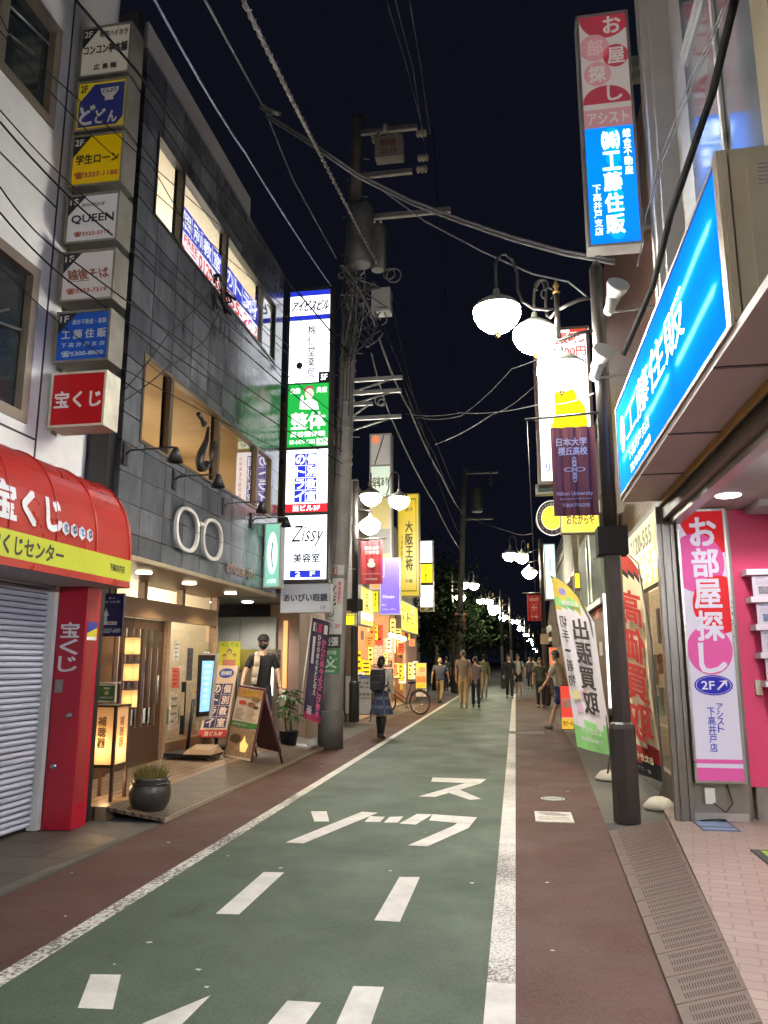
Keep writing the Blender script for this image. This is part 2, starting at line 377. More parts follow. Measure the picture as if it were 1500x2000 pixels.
MARKS = [[(-1.119, 10.491), (-0.42, 10.473), (-0.481, 10.079), (-1.102, 10.141)], [(-0.42, 10.473), (-0.481, 10.079), (-0.938, 9.038), (-1.123, 9.04), (-0.689, 10.044)], [(-0.87, 9.433), (-0.735, 9.641), (-0.422, 8.993), (-0.541, 8.908)], [(-1.124, 7.551), (-1.016, 8.042), (-0.862, 8.042), (-0.966, 7.531)], [(-0.862, 8.042), (-0.418, 7.962), (-0.483, 7.635), (-0.864, 7.738)], [(-0.418, 7.962), (-0.472, 7.456), (-0.762, 6.689), (-0.925, 6.698), (-0.617, 7.521), (-0.565, 7.788)], [(-2.098, 7.995), (-1.939, 8.022), (-1.795, 7.533), (-1.934, 7.509)], [(-1.581, 8.055), (-1.413, 8.029), (-1.796, 6.625), (-1.954, 6.635)], [(-1.461, 7.837), (-1.308, 7.837), (-1.316, 7.59), (-1.459, 7.565)], [(-1.264, 7.845), (-1.134, 7.892), (-1.145, 7.595), (-1.274, 7.573)], [(-1.843, 5.717), (-1.693, 5.729), (-1.689, 4.784), (-1.832, 4.77)], [(-0.857, 5.748), (-0.714, 5.772), (-0.715, 4.808), (-0.867, 4.81)], [(-2.088, 3.806), (-1.94, 3.825), (-1.787, 3.466), (-1.946, 3.455)], [(-1.419, 3.676), (-1.439, 3.1), (-1.623, 3.069), (-1.593, 3.366)], [(-1.057, 3.677), (-0.904, 3.682), (-0.927, 3.3), (-1.088, 3.273)], [(-0.799, 3.883), (-0.655, 3.896), (-0.642, 3.266), (-0.787, 3.241)]]
for k, q in enumerate(MARKS): b.poly([(x, y, 0.003+0.0006*(k % 3)) for x, y in q], PAINT)
tag(b.build('road_letters'), kind='structure')
# small things set in the ground
def ground_plate(name, label, cat, x0, y0, x1, y1, m, draw=None):
    t = thing(name, label, cat, ((x0+x1)/2,(y0+y1)/2,0))
    b = MB(); b.box((x0,y0,-0.003),(x1,y1,0.006), m); b.build('plate', t)
    if draw:
        b = MB(); draw(b, Fr((x0,y1,0.006),(x1-x0,0,0),(0,y0-y1,0),(0,0,1))); b.build('lettering', t)
    return t
def hatch_draw(b, f):
    random.seed(3)
    for k in range(3): b.rect(f, 0.08, 0.55+0.13*k, 0.9, 0.60+0.13*k, P((0.25,0.2,0.17),0.7,0,0), 0.002)
    b.pg(f, [(0.05,0.12),(0.5,0.08),(0.95,0.3),(0.8,0.45),(0.3,0.4)], P((0.3,0.26,0.22),0.7,0,0.3,20), 0.002)
ground_plate('street_notice', 'worn white notice plate stuck flat on the red footway', 'ground sign', 0.14,7.86,0.50,8.36, P((0.6,0.56,0.5),0.7,0,0.3,14), hatch_draw)
t = thing('manhole_mark', 'small round white no smoking mark painted on the red footway', 'ground sign', (0.36,9.16,0))
b = MB(); b.lathe([(0.13,-0.002),(0.13,0.003)], (0.36,9.16,0), P((0.45,0.47,0.42),0.7,0,0.3,30), 28)
b.build('disc', t)
b = MB(); f = Fr((0.22,9.30,0.003),(0.28,0,0),(0,-0.28,0),(0,0,1)); b.annulus(f,.5,.5,.40,.40,.86,P((0.02,0.06,0.05),0.7,0,0),0.002); b.rect(f,.26,.42,.74,.58,P((0.02,0.06,0.05),0.7,0,0),0.002); b.build('emblem', t)
random.seed(5)
b = MB()
for k in range(26):
    x = random.choice((random.uniform(-3.3,-2.6), random.uniform(-2.3,-0.3), random.uniform(0,0.7))); y = 3.6+random.random()**1.6*12; a = random.uniform(0,3)
    q = random.uniform(0.006,0.016)
    b.poly([(x+q*math.cos(a+t2)*1.3, y+q*math.sin(a+t2), 0.006) for t2 in (0,1.3,2.9,4.4)], P((0.5,0.48,0.43),0.8,0,0))
tag(b.build('litter'), kind='stuff')
# left: concrete flags by the shutter
b = MB()
b.poly([(-9,3,-0.002),(-3.62,3,-0.002),(-3.5,5.4,-0.002),(-3.42,6.55,-0.002),(-3.9,6.75,-0.002),(-9,6.75,-0.002)], brick_mat((0.085,0.073,0.058),(0.062,0.054,0.044),(0.02,0.02,0.02),0.62,0.45,'XY',0.55,0.5,0.012,0.3,0.3))
tag(b.build('paving_flags'), kind='structure')
# wooden deck in front of the spectacle shop with its ramp down to the footway
WOODF = brick_mat((0.25,0.165,0.10),(0.18,0.12,0.075),(0.015,0.012,0.01),3.1,0.14,'YX',0.45,0.5,0.010,0.6,0.35,0,6)
RAMP = brick_mat((0.14,0.098,0.066),(0.10,0.072,0.052),(0.02,0.016,0.012),0.30,0.055,'XY',0.6,0.0,0.008,0.8,0.35,R(38),6)
t = thing('deck', 'low plank deck with a sloped edge in front of the grey tiled shop', 'deck', (-4.3,10.7,0))
b = MB(); b.box((-5.4,7.25,-0.01),(-3.93,14.2,0.12), WOODF); b.build('planks', t)
b = MB(); b.mesh([(-3.925,7.25,0.12),(-3.925,14.2,0.12),(-3.34,14.2,0.03),(-3.34,7.25,0.03),(-3.925,7.25,0.085),(-3.925,14.2,0.085),(-3.34,14.2,0.0),(-3.34,7.25,0.0)],[(0,3,2,1),(4,5,6,7),(0,4,7,3),(1,2,6,5),(3,7,6,2)], RAMP); b.build('ramp', t)
b = MB(); b.box((-3.34,7.25,-0.01),(-3.325,14.2,0.034), P((0.30,0.25,0.18),0.5,0.2,0.3,12)); b.build('edging', t)
# right: drain covers along the shop, pink tiled floor
A0, A1, B0, B1 = Vector((0.60,2.4,0)), Vector((0.77,7.5,0)), Vector((0.83,2.4,0.03)), Vector((1.36,7.98,0.03))
IRON = P((0.115,0.072,0.056), 0.6, 0.0, 0.25, 8); SLOT = P((0.028,0.017,0.014), 0.8, 0, 0)
def drain(k, n):
    p = lambda u, v: A0.lerp(A1, v).lerp(B0.lerp(B1, v), u)
    v0, v1 = (k+0.015)/n, (k+0.985)/n
    c = p(.5, (v0+v1)/2); t = thing('drain_cover', 'ribbed brown drain cover in the row beside the pink tiles', 'drain cover', (c.x,c.y,0), 'drain covers along the shop front')
    b = MB(); q = [p(0,v0),p(1,v0),p(1,v1),p(0,v1)]
    b.mesh([(a.x,a.y,a.z-0.02) for a in q]+[(a.x,a.y,a.z+0.012) for a in q], [(4,5,6,7),(0,1,5,4),(1,2,6,5),(2,3,7,6),(3,0,4,7)], IRON); b.build('plate', t)
    b = MB()
    for r in range(3):
        for i in range(21):
            u0 = 0.15+0.80*i/21; u1 = u0+0.017; a = v0+(v1-v0)*(0.10+0.29*r); e = a+(v1-v0)*0.19
            b.poly([tuple(p(x, y)+Vector((0,0,0.0135))) for x, y in ((u0,a),(u1,a),(u1,e),(u0,e))], SLOT)
    b.build('slots', t)
for k in range(17): drain(k, 17)
TILEF = brick_mat((0.31,0.235,0.20),(0.265,0.19,0.165),(0.17,0.125,0.11),0.21,0.105,'XY',0.35,0.5,0.006,0.25,0.14,R(12),3)
b = MB(); b.poly([(0.83,2.4,0.030),(0.62,-4.0,0.030),(6,-4.0,0.030),(6,8.9,0.030),(1.45,8.9,0.030),(1.38,7.98,0.030)], TILEF)
b.poly([(0.83,2.4,0.030),(1.38,7.98,0.030),(1.38,7.98,-0.02),(0.83,2.4,-0.02)], CONC)
tag(b.build('shop_floor'), kind='structure')
t = thing('access_hatch', 'blue square access hatch set in the pink floor tiles', 'hatch', (1.73,7.75,0.03))
b = MB(); b.box((1.58,7.55,0.028),(1.90,7.98,0.036), P((0.20,0.27,0.42),0.5,0.2,0.2,8)); b.build('plate', t)
b = MB(); b.ring(Fr((1.58,7.98,0.036),(0.32,0,0),(0,-0.43,0),(0,0,1)),0.018,0,0.004,P((0.08,0.09,0.11),0.5)); b.slab(Fr((1.58,7.98,0.036),(0.32,0,0),(0,-0.43,0),(0,0,1)),0.06,0.62,0.94,0.66,0,0.004,P((0.08,0.09,0.11),0.5)); b.build('rim', t)
t = thing('door_mat', 'lime green mat with a dark rim on the pink tiles', 'mat', (2.0,6.3,0.03))
b = MB(); b.box((1.78,5.6,0.028),(2.9,6.85,0.042), P((0.03,0.04,0.035),0.8)); b.build('rim', t)
b = MB(); b.box((1.84,5.66,0.042),(2.84,6.79,0.047), P((0.26,0.38,0.05),0.9,0,0.2,30,0.5,300)); b.build('pile', t)
# ================================================================ left side: white building, awning, shutter, post
WALLW = P((0.80,0.79,0.78), 0.7, 0, 0.14, 1.2, 0.1, 40)
JOINT = P((0.03,0.03,0.035), 0.7)
def window(parent, fr, frame_m, pane_m, t=0.05, bars=(), depth=0.08, name='window'):
    b = MB(); b.ring(fr, t, -depth, 0.02, frame_m)
    for u in bars: b.slab(fr, u-0.5*t/fr.U.length, 0.01, u+0.5*t/fr.U.length, 0.99, -depth*0.6, 0.01, frame_m)
    o = b.build(name, parent)
    b = MB(); a, c = t/fr.U.length, t/fr.V.length; b.rect(fr, a*.8, c*.8, 1-a*.8, 1-c*.8, pane_m, -depth*0.55); b.build('pane', o)
    return o
def wall_with_holes(b, fr, us, vs, holes, m, thick):
    """a wall cut by window openings: grid lines us, vs (fractions), holes = set of (i, j) cells left open"""
    for i in range(len(us)-1):
        for j in range(len(vs)-1):
            if (i, j) in holes: continue
            b.rect(fr, us[i], vs[j], us[i+1], vs[j+1], m, 0)
    for i, j in holes:
        for a, c, d, e in ((us[i],vs[j],us[i+1],vs[j]),(us[i],vs[j+1],us[i+1],vs[j+1]),(us[i],vs[j],us[i],vs[j+1]),(us[i+1],vs[j],us[i+1],vs[j+1])):
            b.poly([fr.p(a,c,0),fr.p(d,e,0),fr.p(d,e,-thick),fr.p(a,c,-thick)], m)
wb = thing('white_building', 'white panelled building at the left edge above the red awning', 'building', (-6.5,4,0))
b = MB()
f = FXp(-4.3, (-2,3.2,7.04,11.0))
def uy(y): return (y+2)/9.04
def vz(z): return (11.0-z)/7.8
us = [0,uy(2.0),uy(6.04),1]; vs = [0,vz(7.72),vz(6.6),vz(5.11),vz(3.6),1]
wall_with_holes(b, f, us, vs, {(1,1),(1,3)}, WALLW, 0.14)
b.box((-9,6.9,3.2),(-4.303,7.04,11.0), WALLW); b.box((-9,-2,10.95),(-4.303,6.9,11.1), WALLW); b.box((-9,-2,3.12),(-4.303,6.9,3.19), WALLW)
b.build('wall', wb)
b = MB()
for y in (6.2,): b.box((-4.302,y-0.012,3.2),(-4.297,y+0.012,11), JOINT)
for z in (5.86,8.32,3.5): b.box((-4.302,-2,z-0.01),(-4.2965,6.187,z+0.01), JOINT)
b.build('joint', wb)
BRONZE = P((0.20,0.165,0.13), 0.45, 0.3, 0.15, 6); DGLASS = P((0.02,0.026,0.03), 0.06, 0, 0.2, 1.0)
for z0, z1 in ((6.6,7.72),(3.6,5.11)):
    o = window(wb, FXp(-4.31,(2.0,z0,6.04,z1)), BRONZE, DGLASS, 0.10, (0.5,0.80), 0.1)
    b = MB(); b.tube([(-4.33,4.4,z0+0.15),(-4.33,5.7,z1-0.55)],0.012,STEEL,5); b.tube([(-4.33,5.2,z0+0.7),(-4.33,5.9,z0+0.85)],0.012,STEEL,5); b.build('stay', o)
b = MB(); b.box((-9,6.95,0),(-4.41,7.04,3.15), P((0.10,0.09,0.08),0.7)); b.box((-9,-2,0),(-4.5,-1.9,3.1), WALLW); b.build('side_wall', wb)
# shutter
sh = thing('roller_shutter', 'closed pale grey roller shutter under the red awning', 'shutter', (-4.36,5,0))
SLATM = P((0.50,0.53,0.62), 0.42, 0.15, 0.16, 4, stretch=(1,0.4,6)); SEAM = P((0.06,0.06,0.08), 0.7)
b = MB(); n = 42
for k in range(n):
    z = 0.03+2.2*k/n; h = 2.2/n
    prof = [(-4.39,z),(-4.365,z+h*.12),(-4.355,z+h*.45),(-4.365,z+h*.8),(-4.395,z+h*.97),(-4.39,z+h)]
    for a, c in zip(prof, prof[1:]): b.poly([(a[0],-2,a[1]),(a[0],6.74,a[1]),(c[0],6.74,c[1]),(c[0],-2,c[1])], SLATM, True)
    b.box((-4.405,-2,z+h*.93),(-4.374,6.735,z+h*1.07), SEAM)
b.build('curtain', sh)
b = MB(); b.box((-4.40,6.70,0),(-4.30,6.768,2.25), WHITE); b.box((-4.40,-2,2.235),(-4.30,6.70,2.32), STEEL); b.build('guide_rail', sh)
# post
REDM = P((0.42,0.012,0.030), 0.32, 0, 0.12, 2); REDL = P((0.30,0.03,0.03), 0.4, 0, 0.15, 2)
po = thing('red_post', 'square glossy red post lettered in white beside the shutter', 'post', (-4.14,6.9,0))
b = MB(); b.box((-4.29,6.77,0),(-4.005,7.02,2.3), REDM); b.build('shaft', po)
f = FY(6.77,(-4.29,0,-4.005,2.16)); WLET = P((0.85,0.83,0.83),0.5,0,0.05)
b = MB()
b.vtext(f,'宝くじ',0.14,0.135,0.80,0.355,WLET,0.004,0.004,gap=0.12); b.build('lettering', po)
b = MB(); b.slab(f,0.10,0.385,0.36,0.44,0.0,0.012,STEEL); b.build('plate', po)
for u, v in ((0.66,0.535),(0.26,0.745)):
    b = MB(); c = f.p(u,v,0); b.lathe([(0.032,0),(0.034,-0.008),(0.022,-0.014),(0.018,-0.03),(0.01,-0.034)], c, P((0.6,0.6,0.6),0.2,0.9,0), 16, axis='Y'); b.build('lock', po)
b = MB(); g_ = FXp(-4.003,(6.77,0,7.02,2.16)); b.rect(g_,0.1,0.04,0.75,0.9,REDL,0.001)
b.pg(g_,[(0.12,0.135),(0.82,0.135),(0.82,0.16),(0.12,0.185)],P((0.03,0.04,0.3),0.5,0,0),0.004); b.pg(g_,[(0.12,0.185),(0.82,0.16),(0.82,0.2),(0.12,0.2)],P((0.6,0.5,0.02),0.5,0,0),0.004); b.rect(g_,0.12,0.2,0.82,0.215,WLET,0.004); b.build('sticker', po)
# awning
aw = thing('awning', 'curved red vinyl awning with a yellow band above the shutter', 'awning', (-4.0,5,2.2))
VIN = P((0.42,0.028,0.022), 0.30, 0, 0.10, 2.5); YEL = P((0.52,0.55,0.03), 0.45, 0, 0.10, 3)
def awp(t):   # profile from wall top to the front lip
    a = R(90*t); return (-4.3+0.585*math.sin(a)**0.9, 2.47+0.81*math.cos(a)**0.85 if t < 1 else 2.47)
b = MB(); pr = [awp(i/12) for i in range(13)]
for i in range(12):
    b.poly([(pr[i][0],-2,pr[i][1]),(pr[i][0],7.03,pr[i][1]),(pr[i+1][0],7.03,pr[i+1][1]),(pr[i+1][0],-2,pr[i+1][1])], VIN, True)
b.poly([(x,7.03,z) for x, z in pr]+[(-3.715,7.03,2.2),(-4.3,7.03,2.2)], VIN)
b.poly([(-4.3,-2,2.2),(-3.715,-2,2.2),(-3.715,7.03,2.2),(-4.3,7.03,2.2)], P((0.35,0.33,0.33),0.6))
b.box((-3.73,-2,2.2),(-3.7152,7.03,2.262), VIN)
b.build('cover', aw)
b = MB(); b.box((-3.73,-2,2.262),(-3.7145,7.031,2.469), YEL); b.build('valance', aw)
b = MB()
for k in range(11):
    y = 6.98-0.62*k
    b.tube([(x+0.004,y,z+0.004) for x, z in pr], 0.009, VIN, 5)
b.build('rib', aw)
b = MB(); f = FXp(-3.7145,(3.0,2.262,7.03,2.469)); BL = P((0.03,0.03,0.02),0.5,0,0)
def uu(y): return (y-3.0)/4.03
b.text(f,'宝くじセンター',uu(4.92),0.16,uu(5.86),0.86,BL,0.003,0.02); b.text(f,'下高井戸店',uu(6.62),0.34,uu(6.90),0.66,BL,0.003,0.02)
WV = P((0.72,0.70,0.72),0.45,0,0.05)
def curved(txt, y0, y1, z0, z1, m, bold=0.0, off=0.007):   # lettering printed on the curved cover
    vs, fs = glyphs(txt, 2)
    for k, (dy, dz) in enumerate([(0,0),(1,1),(-1,1),(1,-1),(-1,-1)] if bold else [(0,0)]):
        q = []
        for a, c in vs:
            y = y0+(y1-y0)*a+dy*bold; z = z1+(z0-z1)*c+dz*bold
            tt = math.degrees(math.acos(min(1,max(0,((z-2.47)/0.81)**(1/0.85)))))/90; x = -4.3+0.585*math.sin(R(90*tt))**0.9
            q.append((x+off+k*0.0005, y, z+0.003+k*0.0004))
        b.mesh(q, fs, m)
curved('宝くじ', 4.92, 5.80, 2.545, 2.83, WV, 0.012)
for k, ch in enumerate('toto'):
    y = 5.86+0.125*k
    pts = [(y+0.058*math.cos(R(60*i+30)), 2.60+0.062*math.sin(R(60*i+30))) for i in range(6)]
    q = []
    for yy, z in pts:
        tt = math.degrees(math.acos(min(1,max(0,((z-2.47)/0.81)**(1/0.85)))))/90; q.append((-4.3+0.585*math.sin(R(90*tt))**0.9+0.010, yy, z))
    b.poly(q, WV); curved(ch, y-0.022, y+0.022, 2.57, 2.635, P((0.10,0.22,0.5),0.5,0,0) if k in (0,2) else P((0.05,0.05,0.15),0.5,0,0), 0.004, 0.017)
b.build('lettering', aw)

# ---------------------------------------------------------------- the stack of projecting signs on the white wall
ALU = P((0.27,0.255,0.22), 0.4, 0.4, 0.25, 5); ALUL = P((0.66,0.62,0.50), 0.4, 0.2, 0.2, 5)
Kb = P((0.012,0.012,0.012),0.5,0,0); Kr = P((0.42,0.07,0.05),0.5,0,0); Kw = P((0.68,0.67,0.66),0.5,0,0)
def flag_c(b, f, col, txt, tm):
    b.pg(f,[(0,0),(0.36,0),(0,0.42)],col,0.003); b.text(f,txt,0.03,0.05,0.20,0.18,tm,0.005,0.006)
def d_top(b, f):
    flag_c(b,f,Kb,'2F',Kw); b.text(f,'昭和ハイカラ',0.36,0.08,0.95,0.21,Kb,0.004,0.004); b.text(f,'コンコン亭本舗',0.04,0.36,0.96,0.56,Kb,0.004,0.014); b.text(f,'広 島 麺',0.28,0.78,0.76,0.9,Kb,0.004,0.004)
def d_don(b, f):
    bl = P((0.022,0.035,0.24),0.45,0,0.05); b.pg(f,[(0.03,0.42),(0.33,0.05),(0.97,0.05),(0.97,0.80),(0.84,0.95),(0.03,0.95)],bl,0.002)
    b.text(f,'2F',0.05,0.05,0.19,0.2,Kb,0.004,0.008)
    b.disc(f,0.66,0.15,0.19,0.22,Kw,0.004,20,0,180); b.rect(f,0.57,0.36,0.75,0.42,Kw,0.0045); b.text(f,'どんぶり',0.52,0.17,0.80,0.26,bl,0.006,0.004)
    b.text(f,'ど',0.06,0.50,0.38,0.90,Kw,0.004,0.02); b.text(f,'ど',0.40,0.60,0.60,0.90,Kw,0.004,0.016); b.text(f,'ん',0.66,0.66,0.84,0.90,Kw,0.004,0.016)
def d_loan(b, f):
    flag_c(b,f,Kb,'2F',Kw); b.text(f,'学生ローン',0.07,0.38,0.95,0.58,Kb,0.004,0.016); b.text(f,'☎3327-1180',0.06,0.74,0.95,0.88,Kr,0.004,0.01)
def d_queen(b, f):
    flag_c(b,f,Kb,'1S',Kw); b.text(f,'BOUTIQUE',0.28,0.17,0.74,0.25,Kb,0.004,0.002,ital=0.3); b.text(f,'QUEEN',0.08,0.42,0.94,0.62,Kb,0.004,0.008); b.text(f,'☎3325-3719',0.15,0.79,0.88,0.90,Kr,0.004,0.004)
def d_soba(b, f):
    flag_c(b,f,Kb,'1F',Kw); b.text(f,'越後そば',0.10,0.36,0.92,0.58,P((0.28,0.09,0.06),0.5,0,0),0.004,0.014,ital=-0.3); b.rect(f,0.1,0.60,0.55,0.615,P((0.28,0.09,0.06),0.5,0,0)); b.text(f,'☎3323-7319',0.10,0.76,0.90,0.88,Kr,0.004,0.006)
def d_kudo(b, f):
    flag_c(b,f,Kb,'1F',Kw); lw = P((0.55,0.62,0.70),0.5,0,0); b.text(f,'総合不動産・建築',0.28,0.14,0.95,0.25,lw,0.004,0.002); b.text(f,'工 藤 住 販',0.08,0.36,0.96,0.55,lw,0.004,0.008); b.text(f,'下 高 井 戸 支 店',0.08,0.63,0.95,0.73,lw,0.004,0.002); b.text(f,'☎5300-8000',0.10,0.81,0.93,0.93,lw,0.004,0.004)
def d_kuji(b, f):
    b.text(f,'宝くじ',0.05,0.34,0.95,0.66,Kw,0.004,0.022)
STK = [('off-white noodle shop sign with a black 2F corner, topmost of the stack','#c9c2b4',d_top,(-4.273, 7.385, -3.637, 7.985)),('navy sign with yellow corners and a rice bowl, second from the top of the stack','#c9b52a',d_don,(-4.283, 6.76, -3.628, 7.338)),
 ('yellow sign with black student loan lettering and red phone number','#d8b400',d_loan,(-4.288, 6.139, -3.624, 6.716)),('white boutique sign with one big word in slim black serif capitals','#cbc9cc',d_queen,(-4.293, 5.519, -3.614, 6.05)),
 ('white soba sign with slanting brown brush lettering','#c4bfc0',d_soba,(-4.284, 4.903, -3.603, 5.436)),('bright blue sign with white lettering and phone number 5300-8000 in the stack','#0a4cae',d_kudo,(-4.277, 4.283, -3.622, 4.804)),('deep red lottery sign with big white lettering, lowest of the stack','#a00812',d_kuji,(-4.291, 3.642, -3.637, 4.183))]
for lab, pc, dr, q in STK:
    X0, X1 = -4.255, -3.69; z1, z0 = q[3], q[1]
    fr = FY(6.3, (X0, z0, X1, z1))
    def mt(b, z0=z0, z1=z1): b.box((-4.302,6.36,z0+0.05),(-4.257,6.48,z1-0.05), P((0.42,0.36,0.30),0.5,0.2,0.2,9)); b.box((-4.299,6.42,z0-0.02),(-4.29,6.5,z1+0.02), ALU)
    base = hexc(pc)
    lightbox('stacked_sign', lab, 'sign', fr, 0.25, ALUL if 'lottery' in lab else ALU, P(base,0.35,0,0.06,4,emit=0.10), dr, 0.022, 'projecting signs stacked on the white wall', mt)
# cable and dark gap pilaster between the white wall and the tiled building
# ================================================================ the grey tiled building
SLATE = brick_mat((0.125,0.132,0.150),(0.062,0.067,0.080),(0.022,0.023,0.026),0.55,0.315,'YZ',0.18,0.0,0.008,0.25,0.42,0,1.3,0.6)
tb = thing('tiled_building', 'dark slate tiled building with long lit upper windows on the left', 'building', (-6,10,0))
ZB, ZT, YA, YB = 2.58, 8.48, 7.2, 12.62
f = FXp(-4.0, (YA,ZB,YB,ZT))
def uy(y): return (y-YA)/(YB-YA)
def vz(z): return (ZT-z)/(ZT-ZB)
us = [0,uy(7.56),uy(8.29),uy(9.82),uy(11.45),uy(12.2),1]; vs = [0,vz(7.70),vz(6.60),vz(4.90),vz(3.86),1]
b = MB()
wall_with_holes(b, f, us, vs, {(i,j) for i in (1,2,3,4) for j in (1,3)}, SLATE, 0.12)
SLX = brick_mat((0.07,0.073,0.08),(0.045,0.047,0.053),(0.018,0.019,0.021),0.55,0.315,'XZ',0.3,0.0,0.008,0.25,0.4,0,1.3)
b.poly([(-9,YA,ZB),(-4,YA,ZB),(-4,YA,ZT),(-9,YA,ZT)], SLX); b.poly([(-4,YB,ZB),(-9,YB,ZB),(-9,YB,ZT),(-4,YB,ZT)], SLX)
b.poly([(-9,YA,ZT),(-4,YA,ZT),(-4,YB,ZT),(-9,YB,ZT)], P((0.08,0.08,0.08),0.8))
b.build('wall', tb)
b = MB(); b.box((-4.35,7.045,0),(-4.06,7.195,8.9), P((0.012,0.013,0.014),0.35,0,0.2,2)); b.build('pilaster', tb)
PARA = P((0.32,0.31,0.32),0.7,0,0.08,1.5)
b = MB(); b.box((-8,7.25,ZT+.002),(-4.04,10.85,8.93), PARA); b.build('parapet', tb)
b = MB(); b.box((-4.6,YA,ZT+.003),(-4.0,YB,ZT+0.05), P((0.09,0.09,0.1),0.5)) ; b.build('coping', tb)
# lit rooms behind the windows
CRM = P((0.62,0.56,0.42),0.7,0,0.05,2); BEI = P((0.50,0.38,0.24),0.7,0,0.12,1.4)
for z0, z1, m, nm in ((6.45,7.85,CRM,'upper'),(3.7,5.05,BEI,'lower')):
    b = MB(); x0 = -6.6; y0, y1 = 7.4, 12.5
    b.poly([(x0,y0,z0),(x0,y1,z0),(x0,y1,z1),(x0,y0,z1)], m); b.poly([(x0,y0,z1),(x0,y1,z1),(-4.13,y1,z1),(-4.13,y0,z1)], m); b.poly([(x0,y0,z0),(-4.13,y0,z0),(-4.13,y1,z0),(x0,y1,z0)], P((0.2,0.15,0.1),0.7))
    b.poly([(x0,y0,z0),(x0,y0,z1),(-4.13,y0,z1),(-4.13,y0,z0)], m); b.poly([(x0,y1,z0),(-4.13,y1,z0),(-4.13,y1,z1),(x0,y1,z1)], m)
    b.build('room', tb)
FRD = P((0.05,0.045,0.04),0.4,0.4,0.1); FRB = P((0.16,0.12,0.08),0.4,0.4,0.1)
GL = glass_mat((1,1,1),0.10,0.015); GL2 = glass_mat((0.92,0.95,0.92),0.16,0.015)
def on_pane(o, y0, z0, y1, z1, draw, name='poster', x=-4.04):
    b = MB(); draw(b, FXp(x,(y0,z0,y1,z1))); return b.build(name, o)
wins3 = [(7.56,8.29),(8.29,9.82),(9.82,11.45),(11.45,12.2)]
BLUE = E((0.06,0.075,0.72),0.85,0.3); LITW = E((0.85,0.87,0.92),1.05,0.6); LITR = E((0.75,0.06,0.06),0.9,0.4)
W3 = []
for y0, y1 in wins3: W3.append(window(tb, FXp(-4.005,(y0+.004,6.605,y1-.004,7.695)), FRD, GL if y1 < 12 else GL2, 0.035, (), 0.05))
def p3a(b, f):
    b.rect(f,0,0,1,0.55,BLUE,0.0); b.rect(f,0,0.55,1,1,LITW,0.0)
    for k in range(1,4): b.rect(f,k/4-.006,0.03,k/4+.006,0.52,LITW,0.003)
    for k, ch in enumerate('個別教室'): b.text(f,ch,0.03+k*.25,0.08,0.22+k*.25,0.47,LITW,0.003,0.012)
    b.text(f,'FREE',0.10,0.60,0.40,0.76,LITR,0.003,0.014); b.text(f,'0120-55',0.44,0.62,0.99,0.92,LITR,0.003,0.018); b.text(f,'コール無料',0.14,0.80,0.38,0.87,LITR,0.003,0.003)
    b.pg(f,[(0.01,0.58),(0.05,0.58),(0.06,0.68),(0.04,0.74),(0.08,0.88),(0.1,0.86),(0.13,0.95),(0.08,0.98),(0.02,0.84)],LITR,0.003)
def p3b(b, f):
    b.rect(f,0,0,1,0.55,BLUE,0.0); b.rect(f,0,0.55,1,1,LITW,0.0)
    for k in range(1,4): b.rect(f,k/4-.006,0.03,k/4+.006,0.52,LITW,0.003)
    for k, ch in enumerate('のトライ'): b.text(f,ch,0.03+k*.25,0.08,0.22+k*.25,0.47,LITW,0.003,0.012)
    b.text(f,'555-202',0.02,0.62,0.98,0.92,LITR,0.003,0.018)
on_pane(W3[1],8.35,6.66,9.76,7.28,p3a); on_pane(W3[2],9.88,6.66,11.39,7.28,p3b)
def blind(b, f): b.rect(f,0,0,1,1,P((0.55,0.6,0.6),0.6,0,0.1),0)
on_pane(W3[3],11.5,6.66,12.15,7.64,blind,'blind',-4.09)
W2 = []
for y0, y1 in wins3: W2.append(window(tb, FXp(-4.005,(y0+.004,3.865,y1-.004,4.895)), FRB, GL if y1 < 11.5 else GL2, 0.035, (), 0.05))
def scr(b, f):    # brushed black characters stuck to the second floor glass
    k = P((0.012,0.01,0.01),0.5,0,0)
    b.tube([f.p(.05,.05,.004),f.p(.25,.1,.004),f.p(.35,.18,.004),f.p(.45,.12,.004)],0.032,k,5); b.tube([f.p(.62,.15,.004),f.p(.55,.4,.004),f.p(.3,.7,.004),f.p(.22,.85,.004),f.p(.3,.97,.004),f.p(.5,.93,.004),f.p(.62,.82,.004)],[.02,.034,.055,.06,.055,.045,.06],k,6); b.tube([f.p(.9,.35,.004),f.p(.85,.6,.004),f.p(.88,.85,.004)],[.045,.04,.01],k,5)
on_pane(W2[1],9.15,3.98,9.78,4.75,scr,'lettering')
for y in (8.3,10.0,11.6): lamp('POINT','salon_lamp',(-5.5,y,4.25),27,(1,.78,.48),.2,None,tb)
b = MB()
for y in (8.4,9.9,11.4): b.tube([(-5.6,y,7.80),(-4.5,y,7.80)],.025,E((1,.98,.9),5),6)
b.build('fluorescent_tube', tb)
b = MB(); b.box((-6.5,8.2,6.46),(-6.2,10.2,7.3),P((.3,.22,.14),.5)); b.box((-6.5,10.6,6.46),(-6.2,11.8,7.5),P((.42,.42,.45),.5)); b.build('cupboard', tb)
b = MB(); b.box((-5.0,8.9,4.3),(-4.9,8.93,4.9), E((1,.6,.25),2.5)); b.box((-5.0,9.02,4.3),(-4.9,9.05,4.9), E((1,.6,.25),2.5)); b.build('strip_light', tb)
for y in (8.0,9.4,10.8,12.0): lamp('POINT','classroom_lamp',(-5.3,y,6.9),62,(1,.96,.84),.25,None,tb)
